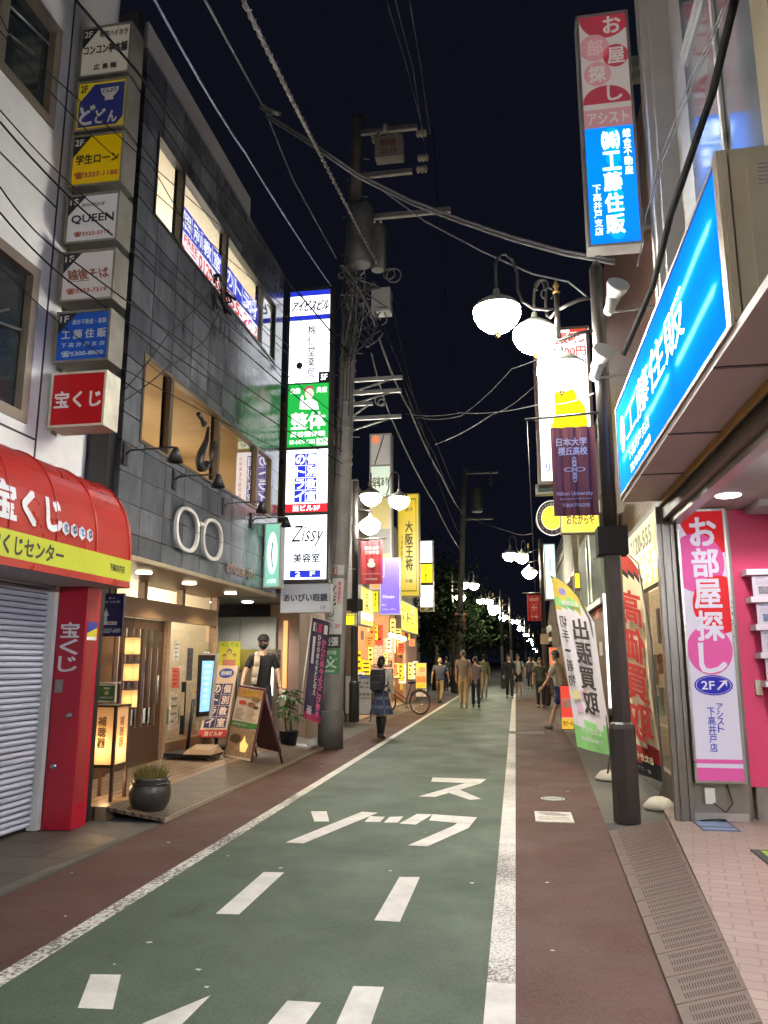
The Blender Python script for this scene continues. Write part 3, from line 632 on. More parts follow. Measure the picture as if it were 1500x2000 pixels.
# ground floor shop front, set back under the tiles
WOOD = P((0.16,0.082,0.040),0.42,0,0.25,2.2,stretch=(6,6,0.8)); WOODL = P((0.30,0.19,0.11),0.45,0,0.2,3,stretch=(1,0.4,8)); DWOOD = P((0.07,0.035,0.020),0.4,0,0.25,3,stretch=(8,8,0.7))
b = MB(); b.poly([(-5.3,YA,ZB-.004),(-4.0,YA,ZB-.004),(-4.0,YB,ZB-.004),(-5.3,YB,ZB-.004)][::-1], WOOD)
b.box((-4.05,YA,ZB-0.02),(-3.985,YB,ZB+0.03), P((0.42,0.33,0.2),0.4,0.3,0.1)); b.build('soffit', tb)
for y in (8.75,10.1,11.7):
    b = MB(); b.lathe([(0.085,ZB-.02),(0.095,ZB-.03),(0.095,ZB-.012)],(-4.45,y,0),E((1.0,0.86,0.55),9),16); b.build('downlight', tb)
    lamp('SPOT','soffit_lamp',(-4.45,y,ZB-.06),60,(1,.80,.52),0.06,(0,0,0),tb,130)
FX_ = -5.05
b = MB(); b.box((-5.12,8.8,2.08),(-5.0,12.6,2.34), WOODL)
for y in (8.75,9.95,11.2,12.6): b.box((-5.11,y-.05,2.34),(-5.01,y+.05,ZB-.006), WOODL)
for y in (10.75,12.6): b.box((-5.11,y-.05,.12),(-5.01,y+.05,2.08), WOODL)
b.box((-5.11,10.8,.12),(-5.01,12.55,.34), WOOD)
b.box((-5.12,8.55,.12),(-4.97,9.08,ZB-.006), DWOOD)
b.box((-5.2,7.2,0),(-5.03,8.0,ZB-.006), P((0.45,0.46,0.38),0.5,0,0.1)); b.box((-5.2,8.0,0),(-5.0,8.55,ZB-.006), DWOOD)
b.build('shop_front', tb)
dr_ = MB(); dr_.box((-5.10,9.1,.13),(-5.055,10.68,.62), DWOOD); dr_.box((-5.10,9.1,1.93),(-5.055,10.68,2.07), DWOOD)
for k in range(9): y = 9.1+1.50*k/8; dr_.box((-5.10,y,.62),(-5.055,y+.08,1.93), DWOOD)
d_ = dr_.build('door', tb)
b = MB(); b.rect(FXp(-5.09,(9.12,.62,10.66,1.93)),0,0,1,1,GL,0); b.build('pane', d_)
b = MB(); b.tube([(-5.03,10.5,.9),(-5.03,10.5,1.3)],.014,STEEL,6); b.build('handle', d_)
b = MB(); 
for k in range(3): b.rect(FXp(-5.085,(9.25+.45*k,.66,9.45+.45*k,.86)),0,0,1,1,P((.5,.5,.48),.6,0,.2,40),0.03)
b.build('notice', d_)
o = MB(); 
for y0, y1 in ((8.8,9.9),(10.0,11.15),(11.25,12.55)): o.rect(FXp(-5.06,(y0,2.36,y1,2.57)),0,0,1,1,GL,0)
o.rect(FXp(-5.06,(10.8,.34,12.55,2.08)),0,0,1,1,GL,0); o = o.build('shop_window', tb)
# inside the shop
b = MB(); x0 = -8.2; IN = P((0.50,0.44,0.34),0.7,0,0.1)
b.poly([(x0,7.3,.1),(x0,12.6,.1),(x0,12.6,2.8),(x0,7.3,2.8)], IN); b.poly([(x0,7.3,2.8),(x0,12.6,2.8),(-5.15,12.6,2.8),(-5.15,7.3,2.8)], IN); b.poly([(x0,7.3,.11),(-5.15,7.3,.11),(-5.15,12.6,.11),(x0,12.6,.11)], P((0.25,0.15,0.08),0.4))
b.poly([(x0,12.6,.1),(-5.15,12.6,.1),(-5.15,12.6,2.8),(x0,12.6,2.8)], IN); b.build('room', tb)
random.seed(11)
for k in range(40):
    y = random.uniform(8.8,12.4); z = random.choice((.5,.9,1.3,1.7)); c = random.choice(((.5,.05,.04),(.6,.55,.1),(.5,.5,.48),(.05,.1,.3),(.06,.2,.08),(.35,.2,.1),(.7,.5,.3)))
    x = random.uniform(-7.4,-5.6); b = MB(); b.box((x,y,z),(x+.15,y+random.uniform(.08,.3),z+random.uniform(.12,.33)), P(c,0.5,0,0.1)); b.build('shelf_item', tb)
b = MB()
for z in (.88,1.28,1.68): b.box((-7.6,8.9,z-.03),(-7.1,12.4,z), WOODL)
b.build('shelf_display', tb)
for y in (8.4,10.2,12.0): lamp('POINT','shop_lamp',(-6.3,y,2.55),75,(1,.86,.62),0.15,None,tb)

b = MB(); b.box((-5.9,12.63,2.56),(-4.0,14.19,2.64),P((.10,.095,.09),.6)); b.build('recess_ceiling', tb)
b = MB(); b.lathe([(0.09,2.535),(0.10,2.545),(0.10,2.559)],(-4.75,13.35,0),E((1.0,0.95,0.82),9),16); b.build('downlight', tb)
lamp('SPOT','recess_lamp',(-4.75,13.3,2.5),110,(1,.92,.78),0.08,(0,0,0),tb,150)
random.seed(23)
for k,(y,z,w_,h_,c) in enumerate(((10.95,.5,.32,.55,(.6,.5,.4)),(10.98,1.1,.28,.3,(.55,.1,.06)),(11.5,1.2,.22,.5,(.05,.05,.07)),(11.8,.6,.35,.5,(.45,.35,.2)),(12.15,1.3,.25,.35,(.5,.5,.5)),(11.0,1.5,.22,.3,(.6,.58,.52)))):
    b = MB(); f = FXp(-5.075,(y,z,y+w_,z+h_)); b.rect(f,0,0,1,1,P(c,.5,0,.5,18),.03)
    for j in range(4): b.rect(f,.15,.15+.2*j,random.uniform(.5,.85),.21+.2*j,P((c[0]*.3,c[1]*.4,c[2]*.4),.6,0,0),.033)
    b.build('poster', tb)
# things on and before the tiled front
t = thing('spectacles_sign', 'big white pair of round spectacle frames mounted on the slate tiles', 'sign', (-3.95,9.3,2.7))
b = MB(); f = FXp(-3.95,(8.43,2.79,9.96,3.39)); SP = P((0.66,0.63,0.58),0.45,0,0.06)
def lens(b, cu, ru, rv):
    n = 40
    def sp(a, k):
        c, s_ = math.cos(a), math.sin(a); ex = 0.86
        return (cu+ru*k*abs(c)**ex*(1 if c > 0 else -1), 0.5+rv*k*abs(s_)**ex*(1 if s_ > 0 else -1)*(1.0 if s_ > 0 else 0.93) - (0.02 if s_ < 0 else 0))
    for i in range(n):
        a0, a1 = 2*math.pi*i/n, 2*math.pi*(i+1)/n; k = 0.84
        o0, o1, i0, i1 = sp(a0,1), sp(a1,1), sp(a0,k), sp(a1,k)
        b.poly([f.p(*o0,.035),f.p(*o1,.035),f.p(*i1,.035),f.p(*i0,.035)][::-1], SP); b.poly([f.p(*o0,0),f.p(*o1,0),f.p(*o1,.035),f.p(*o0,.035)], SP); b.poly([f.p(*i0,.035),f.p(*i1,.035),f.p(*i1,0),f.p(*i0,0)], SP)
lens(b, 0.235, 0.225, 0.47); b.build('frame', t); b = MB(); lens(b, 0.765, 0.225, 0.47); b.build('frame', t)
b = MB(); b.tube([f.p(.45,.30,.02),f.p(.5,.27,.02),f.p(.56,.30,.02)],.03,SP,8); b.build('bridge', t)
t = thing('shop_lettering', 'small coppery raised shop name letters below the spectacle sign', 'sign', (-3.98,10.9,2.75))
b = MB(); b.text(FXp(-3.995,(10.28,2.72,11.46,2.90)),'めがねのあいびい',0,0,1,1,P((0.45,0.22,0.10),0.3,0.6,0),0.02,0.01); b.build('lettering', t)
# black gooseneck sign lamps
for k, (y, lab) in enumerate(((7.27,'black arm lamp above the red awning end'),(8.47,'black arm lamp over the spectacle sign'),(10.09,'black arm lamp beside the reflecting window'),(11.28,'black arm lamp in front of the white hair salon panel'))):
    t = thing('arm_lamp', lab, 'lamp', (-4,y,3.64), 'arm lamps on the tiled front')
    b = MB(); b.box((-4.0,y-.05,3.52),(-3.975,y+.05,3.76),BLACK); b.build('mounting_plate', t)
    b = MB(); b.tube([(-3.98,y,3.64),(-3.93,y,3.68),(-3.46,y+.03,3.70)],.011,BLACK,6); b.build('arm', t)
    b = MB(); b.lathe([(.02,.06),(.03,.045),(.085,-.10),(.08,-.10),(.02,.04)],(-3.44,y+.03,3.64),BLACK,14); b.build('lamp_shade', t)
# small green lit sign at the end of the tiled front
def d_grn(b, f):
    b.disc(f,.5,.47,.36,.34,E((.75,.95,.88),1.3),.003,24); b.tube([f.p(.5,.3,.006),f.p(.46,.5,.006),f.p(.54,.7,.006)],.01,P((.05,.1,.08),.5,0,0),5); b.text(f,'メガネ',.2,.88,.8,.95,E((.8,.95,.9),1.3),.003,.004)
lightbox('optician_sign','small pale green lit sign with a white oval beside the sign tower','sign',FY(11.9,(-3.98,2.66,-3.70,3.72)),0.22,P((0.40,0.40,0.36),.5),E((.22,.55,.42),0.9),d_grn,0.02)
# purple arrow sign hung under the tiled front
def d_arr(b, f):
    b.text(f,'裏口・店',.38,.07,.62,.12,Kw,.004,.002); b.text(f,'メガネ・コンタクト専門',.15,.16,.85,.22,Kw,.004,.002)
    b.pg(f,[(.17,.52),(.29,.34),(.42,.52),(.35,.52),(.35,.66),(.78,.66),(.78,.74),(.23,.74),(.23,.52)],Kw,.004); b.text(f,'お気軽にどうぞ',.36,.675,.76,.72,Kr,.006,.002); b.text(f,'03-3327-6889',.03,.83,.95,.93,Kw,.004,.008)
t = lightbox('arrow_sign','dark purple sign with a white bent arrow beside the red post','sign',FY(7.6,(-4.35,1.755,-4.07,2.205)),0.03,P((.03,.025,.06),.4),P((.035,.028,.09),.35,0,.2,2),d_arr,0.006)
b = MB(); b.box((-4.25,7.595,2.2),(-4.235,7.605,2.58),BLACK); b.box((-4.18,7.595,2.2),(-4.165,7.605,2.58),BLACK); b.build('hanger', t)
# three lit paper lanterns on a cord
PAPER = paper_mat((.95,.72,.42))
t = thing('hanging_lanterns','three square orange paper lanterns on one cord by the wooden door','lantern',(-4.86,9.3,.9))
for z in (1.585,1.255,.925):
    b = MB(); b.box((-4.93,9.30,z),(-4.79,9.44,z+.21),PAPER); lamp('POINT','lantern_bulb',(-4.86,9.37,z+.09),1.1,(1,.60,.26),.02,None,t); o = b.build('lantern_shade', t)
    b = MB(); b.box((-4.935,9.295,z+.211),(-4.785,9.445,z+.222),DWOOD); b.box((-4.935,9.295,z-.011),(-4.785,9.445,z-.001),DWOOD); b.build('rim', o)
b = MB(); b.tube([(-4.86,9.37,.9),(-4.86,9.37,2.08)],.005,BLACK,5); b.build('cord', t)
# hearing aid floor lantern
lx, ly = -4.18, 7.66
t = thing('floor_lantern','tall square lit floor lantern lettered 補聴器 on thin dark legs','lantern',(lx,ly,.02))
b = MB()
for sx in (-.14,.14):
    for sy in (-.14,.14): b.box((lx+sx-.014,ly+sy-.014,.02),(lx+sx+.014,ly+sy+.014,1.05),DWOOD)
b.box((lx-.17,ly-.17,.0),(lx+.17,ly+.17,.035),DWOOD); b.box((lx-.155,ly-.155,.44),(lx+.155,ly+.155,.47),DWOOD); b.box((lx-.155,ly-.155,1.035),(lx+.155,ly+.155,1.055),DWOOD); b.build('stand', t)
b = MB(); b.box((lx-.138,ly-.138,.47),(lx+.138,ly+.138,1.034),paper_mat((.95,.74,.46))); b.build('lamp_shade', t)
b = MB(); KO = P((.36,.17,.05),.6,0,0); b.vtext(FY(ly-.139,(lx-.1,.47,lx+.1,1.03)),'補聴器',.28,.15,.72,.72,KO,.002,.008); b.vtext(FXp(lx+.139,(ly-.1,.47,ly+.1,1.03)),'補聴器',.28,.15,.72,.72,KO,.002,.008); b.build('lettering', t)
lamp('POINT','lantern_bulb',(lx,ly,.63),4.2,(1,.60,.26),.03,None,t); lamp('POINT','lantern_bulb',(lx,ly,.30),3,(1,.62,.28),.05,None,t)
# small green hanging sign
def d_gs(b, f): b.text(f,'補聴器',.3,.1,.7,.25,Kw,.003,.003); b.rect(f,.38,.35,.62,.6,P((.6,.4,.2),.5,0,0),.003); b.text(f,'SUPPORT SHOP',.1,.72,.9,.85,Kw,.003,.002)
t = lightbox('small_green_sign','small green cream-edged sign hanging above the floor lantern','sign',FY(8.2,(-4.64,1.05,-4.42,1.24)),0.02,CREAM,P((.03,.12,.03),.4),d_gs,0.012)
b = MB(); b.tube([(-4.68,8.19,1.26),(-4.38,8.19,1.26)],.008,CREAM,5); b.ball((-4.375,8.19,1.26),.016,CREAM,8,5); b.tube([(-4.66,8.19,1.26),(-4.66,8.19,1.36),(-4.97,8.3,1.36)],.006,BLACK,5); b.build('bracket', t)
# round stone pot with dry grass
pxx, pyy = -3.62, 7.52
t = thing('stone_pot','round dark stone pot of dry yellow grass on the deck corner','plant pot',(pxx,pyy,.06))
b = MB(); STN = P((.038,.034,.030),.32,0,.45,6,.3,40); b.lathe([(.12,.05),(.15,.06),(.19,.13),(.205,.20),(.20,.27),(.165,.335),(.175,.35),(.17,.365),(.15,.365),(.14,.33)],(pxx,pyy,0),STN,28); b.torus((pxx,pyy,.315),.188,.008,STN,'Z'); b.build('pot', t)
b = MB(); b.lathe([(.001,.34),(.148,.345),(.148,.33)],(pxx,pyy,0),P((.04,.03,.02),.9),20); b.build('soil', t)
b = MB(); random.seed(2)
GRS = [P((.22,.17,.05),.8,0,.3,20),P((.30,.22,.06),.8,0,.3,20),P((.12,.14,.03),.8,0,.3,20)]
for k in range(420):
    a = random.uniform(0,6.28); r = .15*random.random()**.5; h = random.uniform(.07,.19); l = random.uniform(-.05,.05); l2 = random.uniform(-.05,.05); w_ = .004
    x, y = pxx+r*math.cos(a), pyy+r*math.sin(a)
    b.poly([(x-w_,y,.34),(x+w_,y,.34),(x+l+r*math.cos(a)*.3,y+l2,.34+h)], random.choice(GRS))
b.tube([(pxx+.06,pyy,.34),(pxx+.09,pyy,.5),(pxx+.11,pyy,.58)],[.005,.004,.006],P((.45,.42,.4),.6,0,0),5); b.tube([(pxx+.02,pyy,.36),(pxx+.06,pyy,.46),(pxx+.09,pyy,.50)],.003,P((.45,.42,.4),.6,0,0),4); b.build('grass', t)
# ================================================================ things on the deck
# digital display on a stand
t = thing('digital_display','tall narrow digital display glowing blue on a black wheeled stand','display',(-4.6,10.8,.12))
class Skew:
    """a panel given by its four corners tl tr br bl"""
    def __init__(s, tl, tr, br, bl):
        s.a, s.b, s.c, s.d = [Vector(q) for q in (tl, tr, br, bl)]; s.U = s.b-s.a; s.V = s.d-s.a
        s.N = (s.V).cross(s.U).normalized()
        if s.N.y > 0 and abs(s.N.y) > .3: s.N = -s.N
    def p(s, u, v, w=0): return s.a.lerp(s.b, u).lerp(s.d.lerp(s.c, u), v) + s.N*w
    def sub(s, u0, v0, u1, v1): return Skew(s.p(u0,v0), s.p(u1,v0), s.p(u1,v1), s.p(u0,v1))
sk = Skew((-4.663, 11.0, 1.62),(-4.287, 10.8, 1.61),(-4.314, 10.7, 0.693),(-4.613, 10.9, 0.647))
b = MB(); b.slab(sk,0,0,1,1,-.05,0,P((.55,.53,.5),.35,.4,.1)); b.build('casing', t)
b = MB(); b.rect(sk,.05,.03,.95,.95,BLACK,.003); b.rect(sk,.30,.12,.93,.88,E((.20,.42,.95),1.5),.006)
for k in range(7): b.disc(sk,.62,.2+.09*k,.22-.02*k,.025,E((.35,.62,1.0),1.6),.008+.001*k,14)
b.build('screen', t)
b = MB(); b.tube([(-4.74,10.95,.16),(-4.66,10.92,.95)],.028,BLACK,8); b.box((-4.98,10.70,.16),(-4.28,11.2,.21),BLACK); b.mesh([(-4.66,10.62,.21),(-4.22,10.62,.21),(-4.22,11.05,.21),(-4.66,11.05,.21),(-4.62,10.68,.27),(-4.28,10.68,.27),(-4.28,11.0,.31),(-4.62,11.0,.31)],[(0,3,2,1),(4,5,6,7),(0,1,5,4),(1,2,6,5),(2,3,7,6),(3,0,4,7)],WOODL)
b.box((-4.86,10.93,.45),(-4.80,10.97,1.2),BLACK); b.box((-4.855,10.925,.72),(-4.805,10.93,1.05),P((.5,.35,.2),.5)); b.build('stand', t)
for x, y in ((-4.94,10.74),(-4.32,10.74),(-4.94,11.16),(-4.32,11.16)):
    b = MB(); b.lathe([(.035,-.012),(.035,.012)],(x,y,.155),P((.25,.25,.25),.4,.5),12,axis='X'); b.build('caster', t)
# tutoring school standee
t = thing('tutoring_standee','leaning cream standee with navy lettered squares behind the glowing display','standing sign',(-4.8,12.2,.12))
sk = Skew((-4.942, 12.45, 1.424),(-4.556, 12.45, 1.425),(-4.591, 12.1, 0.307),(-5.056, 12.1, 0.3))
b = MB(); b.slab(sk,0,0,1,1,-.03,0,P((.62,.45,.32),.5,0,.06)); b.build('board', t)
b = MB(); NV = P((.03,.03,.13),.5,0,0); 
for i, col in enumerate(('のトライ','個別教室')):
    for j, ch in enumerate(col):
        u0, v0 = .10+.42*i, .26+.155*j; b.rect(sk,u0,v0,u0+.40,v0+.148,NV,.003); b.text(sk,ch,u0+.06,v0+.018,u0+.34,v0+.13,P((.75,.6,.5),.5,0,0),.005,.008)
b.disc(sk,.55,.11,.33,.07,P((.03,.06,.28),.5,0,0),.003); b.text(sk,'個別教室',.32,.08,.78,.14,Kw,.006,.003); b.rect(sk,0,.90,1,1,P((.5,.02,.02),.5,0,0),.003); b.text(sk,'当ビル3F',.2,.92,.85,.98,P((.75,.6,.5),.5,0,0),.005,.006); b.build('lettering', t)
b = MB(); b.box((-5.1,12.0,.12),(-4.55,12.35,.17),BLACK); b.tube([(-4.8,12.2,.15),(-4.8,12.3,1.0)],.015,BLACK,6); b.build('foot', t)
# yellow poster board
t = thing('yellow_poster','bright yellow poster board standing behind the cream standee','poster',(-4.9,12.8,.12))
f = FY(12.8,(-5.043, 1.38, -4.655, 1.83))
b = MB(); b.slab(f,0,0,1,1,-.02,0,P((.62,.58,.05),.5,0,.08)); b.build('board', t)
b = MB(); SKN = P((.6,.38,.22),.6,0,0); HK = P((.03,.02,.02),.6,0,0)
for u, v, r in ((.5,.42,.11),(.28,.58,.08),(.74,.56,.08)): b.disc(f,u,v-.03,r*1.05,r*1.0,HK,.003,18); b.disc(f,u,v,r*.85,r*.85,SKN,.005,18)
b.rect(f,.2,.68,.8,.97,P((.55,.2,.15),.5,0,0),.004); b.text(f,'べんてん',.06,.05,.94,.20,P((.1,.35,.08),.5,0,0),.003,.01); b.build('lettering', t)
b = MB(); b.box((-5.02,12.81,.12),(-5.0,12.83,1.3),BLACK); b.box((-4.72,12.81,.12),(-4.70,12.83,1.3),BLACK); b.build('leg', t)
# menu A board
t = thing('menu_board','brown A-board menu with food photographs standing on the deck edge','menu board',(-3.85,10.9,.06))
TL, TR, BR, BL = (-3.989, 10.95, 1.163),(-3.518, 10.75, 1.107),(-3.723, 10.828, 0.07),(-4.287, 11.208, 0.09)
sk = Skew(TL,TR,BR,BL)
b = MB(); b.slab(sk,0,0,1,1,-.025,0,P((.12,.04,.05),.5)); b.build('board', t)
b = MB(); MP = lambda c: P(c,.45,0,.5,22)
b.rect(sk,.04,.03,.96,.96,P((.72,.62,.52),.5,0,.06),.003); b.rect(sk,.05,.035,.95,.155,MP((.55,.27,.09)),.005); b.disc(sk,.45,.09,.2,.04,MP((.5,.3,.05)),.007); b.disc(sk,.75,.16,.15,.03,MP((.25,.15,.1)),.0075)
b.disc(sk,.3,.22,.14,.03,MP((.6,.08,.05)),.006); b.disc(sk,.62,.23,.14,.03,MP((.25,.12,.06)),.006); b.disc(sk,.8,.26,.1,.022,MP((.1,.06,.04)),.0065)
random.seed(4)
for k in range(9): b.rect(sk,.1,.30+.017*k,.1+random.uniform(.2,.34),.306+.017*k,P((.25,.15,.1),.6,0,0),.005); b.rect(sk,.52,.30+.017*k,.52+random.uniform(.2,.38),.306+.017*k,P((.4,.2,.1),.6,0,0),.005)
b.rect(sk,.04,.47,.96,.545,P((.07,.22,.06),.5,0,.1),.006); b.text(sk,'お弁当あります',.1,.49,.6,.525,Kw,.008,.002)
b.rect(sk,.04,.56,.96,.93,MP((.42,.28,.18)),.005); b.pg(sk,[(.55,.86),(.5,.76),(.58,.70),(.62,.64),(.68,.72),(.8,.76),(.74,.86)],E((1,.55,.15),1.0),.007); b.disc(sk,.3,.7,.2,.06,MP((.12,.07,.05)),.0065); b.build('lettering', t)
e = sk.p(.05,.02,-.02); e2 = sk.p(.95,.02,-.02)
b = MB(); b.tube([e,(e.x+.12,e.y+.5,.07)],.018,P((.12,.04,.05),.5),6); b.tube([e2,(e2.x+.16,e2.y+.42,.05)],.018,P((.12,.04,.05),.5),6); b.poly([e2+Vector((.01,.03,-.15)),e2+Vector((.16,.40,-.9)),e+Vector((.14,.45,-.9)),e+Vector((.01,.03,-.15))],P((.10,.03,.04),.5)); b.build('rear_frame', t)
# steel pylon sign
t = thing('steel_pylon','stainless pylon sign with a glowing white panel behind the masked man','pylon sign',(-4.42,13.3,.12))
f = FY(13.2,(-4.80,.18,-4.14,1.70))
b = MB(); b.slab(f,0,0,1,1,-.30,0,P((.40,.35,.29),.3,.7,.12,4)); b.box((-4.86,13.12,.10),(-4.06,13.58,.18),DARKSTEEL); b.build('housing', t)
b = MB(); b.rect(f,.58,.20,.94,.52,E((.97,.95,.88),2.0),.004); b.build('panel', t)
b = MB(); b.tube([f.p(.70,.3,.008),f.p(.76,.28,.008),f.p(.78,.34,.008),f.p(.74,.40,.008)],.006,P((.15,.3,.45),.5,0,0),5); b.tube([f.p(.83,.3,.008),f.p(.84,.40,.008)],.006,P((.15,.3,.45),.5,0,0),5); b.vtext(FXp(-4.138,(13.22,.2,13.48,1.68)),'整体療術院',.3,.04,.75,.45,BLACK,.002,.004); b.build('lettering', t)
# grey cabinet and corner behind
t = thing('steel_cabinet','grey two-door steel cabinet in the recess beyond the tiled shop','cabinet',(-5.1,14.5,0))
b = MB(); b.box((-5.9,14.2,.1),(-4.45,14.7,2.33),P((.30,.31,.29),.45,.2,.1,3)); b.build('body', t)
for x in (-5.88,-5.16):
    b = MB(); b.box((x,14.17,.14),(x+.70,14.198,2.30),P((.33,.34,.32),.42,.2,.1,3)); o = b.build('door', t)
    b = MB(); b.ball((x+(.62 if x < -5.5 else .1),14.16,1.45),.022,STEEL,8,6); b.build('handle', o)
# potted pachira
t = thing('potted_plant','leafy green potted plant in a black pot beside the utility pole','plant',(-3.86,13.15,.03))
b = MB(); b.lathe([(.12,.04),(.165,.33),(.175,.33),(.15,.31),(.14,.3)],(-3.86,13.15,0),P((.03,.035,.04),.5,0,.2,6),18); b.build('pot', t)
b = MB(); TRK = P((.20,.15,.09),.7,0,.3,9); b.tube([(-3.9,13.15,.3),(-3.95,13.15,.6),(-3.9,13.15,.85)],.016,TRK,6); b.tube([(-3.82,13.15,.3),(-3.84,13.13,.65),(-3.87,13.15,.98)],.016,TRK,6); b.build('stem', t)
b = MB(); LF = [P((.05,.13,.03),.45,0,.3,8),P((.03,.085,.02),.45,0,.3,8),P((.08,.17,.04),.45,0,.3,8)]; random.seed(9)
for hx, hy, hz, r in ((-3.87,13.15,1.0,.30),(-3.93,13.1,.92,.28),(-3.78,13.1,.85,.25),(-3.92,13.15,.65,.24),(-3.76,13.1,.58,.24),(-3.85,13.0,.75,.25)):
    for k in range(11):
        a = random.uniform(0,6.28); d = Vector((math.cos(a),math.sin(a),random.uniform(-.45,.25))).normalized(); sd = d.cross(Vector((0,0,1))).normalized()*random.uniform(.03,.05); c = Vector((hx,hy,hz)); L_ = r*random.uniform(.6,1)
        pts = [c+d*.03, c+d*L_*.45+sd, c+d*L_+Vector((0,0,-.06)), c+d*L_*.45-sd]; b.poly(pts, random.choice(LF))
b.build('leaves', t)
# navy nobori flag
t = thing('navy_flag','navy nobori flag with pink and white lettering beside the utility pole','flag',(-3.65,13.35,.02))
sk = Skew((-3.514, 13.3, 2.256),(-3.197, 13.3, 2.164),(-3.354, 13.3, 0.436),(-3.656, 13.3, 0.535))
b = MB(); n = 14
PK = P((.45,.04,.12),.7,0,.1); NVY = P((.045,.03,.075),.7,0,.15,3)
for k in range(n):
    for j in range(4):
        q = lambda u, v: sk.p(u, v, .02*math.sin(v*9+u*3)+.015*math.sin(u*7))
        m = PK if k == n-1 else NVY
        b.poly([q(j/4,k/n),q((j+1)/4,k/n),q((j+1)/4,(k+1)/n),q(j/4,(k+1)/n)], m, True)
b.build('cloth', t)
b = MB(); LW = P((.6,.55,.55),.6,0,0)
for u in (.1,.4,.72): b.rect(sk,u,.04,u+.2,.13,PK if u == .4 else LW,.03)
b.rect(sk,.16,.18,.30,.45,LW,.035); b.vtext(sk,'ひびの疲れをととのえ',.44,.15,.60,.75,LW,.035,.004); b.vtext(sk,'からだ楽々よろこび整体',.68,.18,.92,.95,P((.6,.12,.25),.6,0,0),.035,.006); b.vtext(sk,'画',.2,.86,.45,.95,LW,.035,.006); b.build('lettering', t)
b = MB(); b.tube([(-3.76, 13.3, 0.277),(-3.533, 13.3, 2.283)],.012,WHITE,6); b.tube([(-3.561, 13.3, 2.284),(-3.188, 13.3, 2.182)],.009,WHITE,6); b.lathe([(.16,.01),(.17,.05),(.12,.09),(.04,.10)],(-3.72,13.3,0),P((.4,.42,.42),.5),16); b.build('pole', t)

# ================================================================ lit sign tower on the corner
TF = P((.06,.055,.05),.4,.4,.15,5)
tw = thing('sign_tower','tall column of stacked white and green lit panels before the utility pole','sign tower',(-3.56,13.05,2.8))
YT = 12.9
b = MB(); q = (-3.986, 2.835, -3.065, 8.353); fr = Fr((-3.985,YT,q[3]),(.845,0,0),(0,0,q[1]-q[3]),(0,-1,0)); Ht = q[3]-q[1]
b.slab(fr,0,0,1,1,-.28,-.02,TF)
PZ = [(-3.925, 7.71, -3.148, 8.296),(-3.94, 6.485, -3.141, 7.711),(-3.94, 5.272, -3.162, 6.465),(-3.967, 4.079, -3.173, 5.224),(-3.983, 2.89, -3.184, 4.022)]
edges = [q[3]]+[p[i] for p in PZ for i in (3,1)]+[q[1]]
for k in range(0, len(edges)-1, 2): b.box((-3.985,YT-.02,edges[k+1]),(-3.14,YT+.02,edges[k]),TF)
b.box((-3.985,YT-.021,q[1]),(-3.945,YT+.019,q[3]),TF); b.box((-3.18,YT-.021,q[1]),(-3.14,YT+.019,q[3]),TF)
b.build('housing', tw)
WL = E((.90,.93,1.0),2.0,.6); KB = P((.012,.012,.015),.5,0,0); BLU = E((.02,.04,.62),.9,.4); RDL = E((.75,.02,.03),1.0,.4); GRL = E((.015,.42,.06),1.0,.4)
def pan(k, m, draw):
    f = Fr((-3.945,YT,PZ[k][3]),(.765,0,0),(0,0,PZ[k][1]-PZ[k][3]),(0,-1,0))
    b = MB(); b.rect(f,0,0,1,1,m,0); o = b.build('panel', tw)
    b = MB(); draw(b, f); b.build('lettering', o)
def t1(b, f): b.rect(f,0,0,1,.17,BLU,.003); b.rect(f,0,.83,1,1,BLU,.003); b.text(f,'アイビスビル',.06,.33,.97,.68,KB,.004,.014,ital=.2)
def t2(b, f): b.vtext(f,'桃仁堂薬局',.46,.08,.64,.93,P((.05,.05,.08),.5,0,0),.004,.002); b.rect(f,.74,.84,1,1,KB,.003); b.text(f,'5F',.80,.88,.95,.97,WL,.006,.006); b.disc(f,.26,.72,.08,.055,P((.03,.03,.05),.5,0,0),.004,16); b.tube([f.p(.28,.75,.005),f.p(.31,.8,.005)],.01,KB,5)
def t3(b, f):
    w = E((.9,.95,.88),1.3); b.disc(f,.52,.16,.11,.09,E((.9,.72,.6),1.0),.004,18); b.disc(f,.51,.10,.12,.075,E((.45,.12,.10),.8),.0035,18); b.pg(f,[(.28,.40),(.34,.29),(.46,.25),(.6,.25),(.72,.3),(.76,.42)],w,.0045); b.pg(f,[(.29,.36),(.31,.2),(.36,.17),(.38,.2),(.38,.34)],w,.005)
    b.text(f,'整体',.09,.46,.92,.72,w,.004,.014); b.text(f,'位熱',.05,.06,.3,.15,w,.004,.004); b.text(f,'炎症',.7,.06,.95,.15,w,.004,.004); b.text(f,'萬谷整体院',.08,.755,.92,.84,w,.004,.007); b.text(f,'03-6479-1282',.06,.885,.68,.95,w,.004,.007); b.rect(f,.72,.87,.98,.98,w,.003); b.text(f,'4F',.77,.89,.93,.96,GRL,.006,.006)
def grid(b, f, u0, v0, w_, h_):
    for i, colm in enumerate(('のトライ','個別教室')):
        for j, ch in enumerate(colm):
            u, v = u0+w_*i, v0+h_*j; b.rect(f,u+.005,v+.004,u+w_-.005,v+h_-.004,BLU,.003); b.text(f,ch,u+.03,v+.022,u+w_-.03,v+h_-.022,WL,.005,.012)
def t4(b, f): grid(b,f,.20,.06,.27,.196); b.rect(f,0,.865,1,1,RDL,.003); b.text(f,'当ビル3F',.18,.885,.82,.98,WL,.005,.008); b.vtext(f,'小中高生の個別指導',.86,.06,.93,.82,E((.7,.1,.2),.8),.004,.001,res=1)
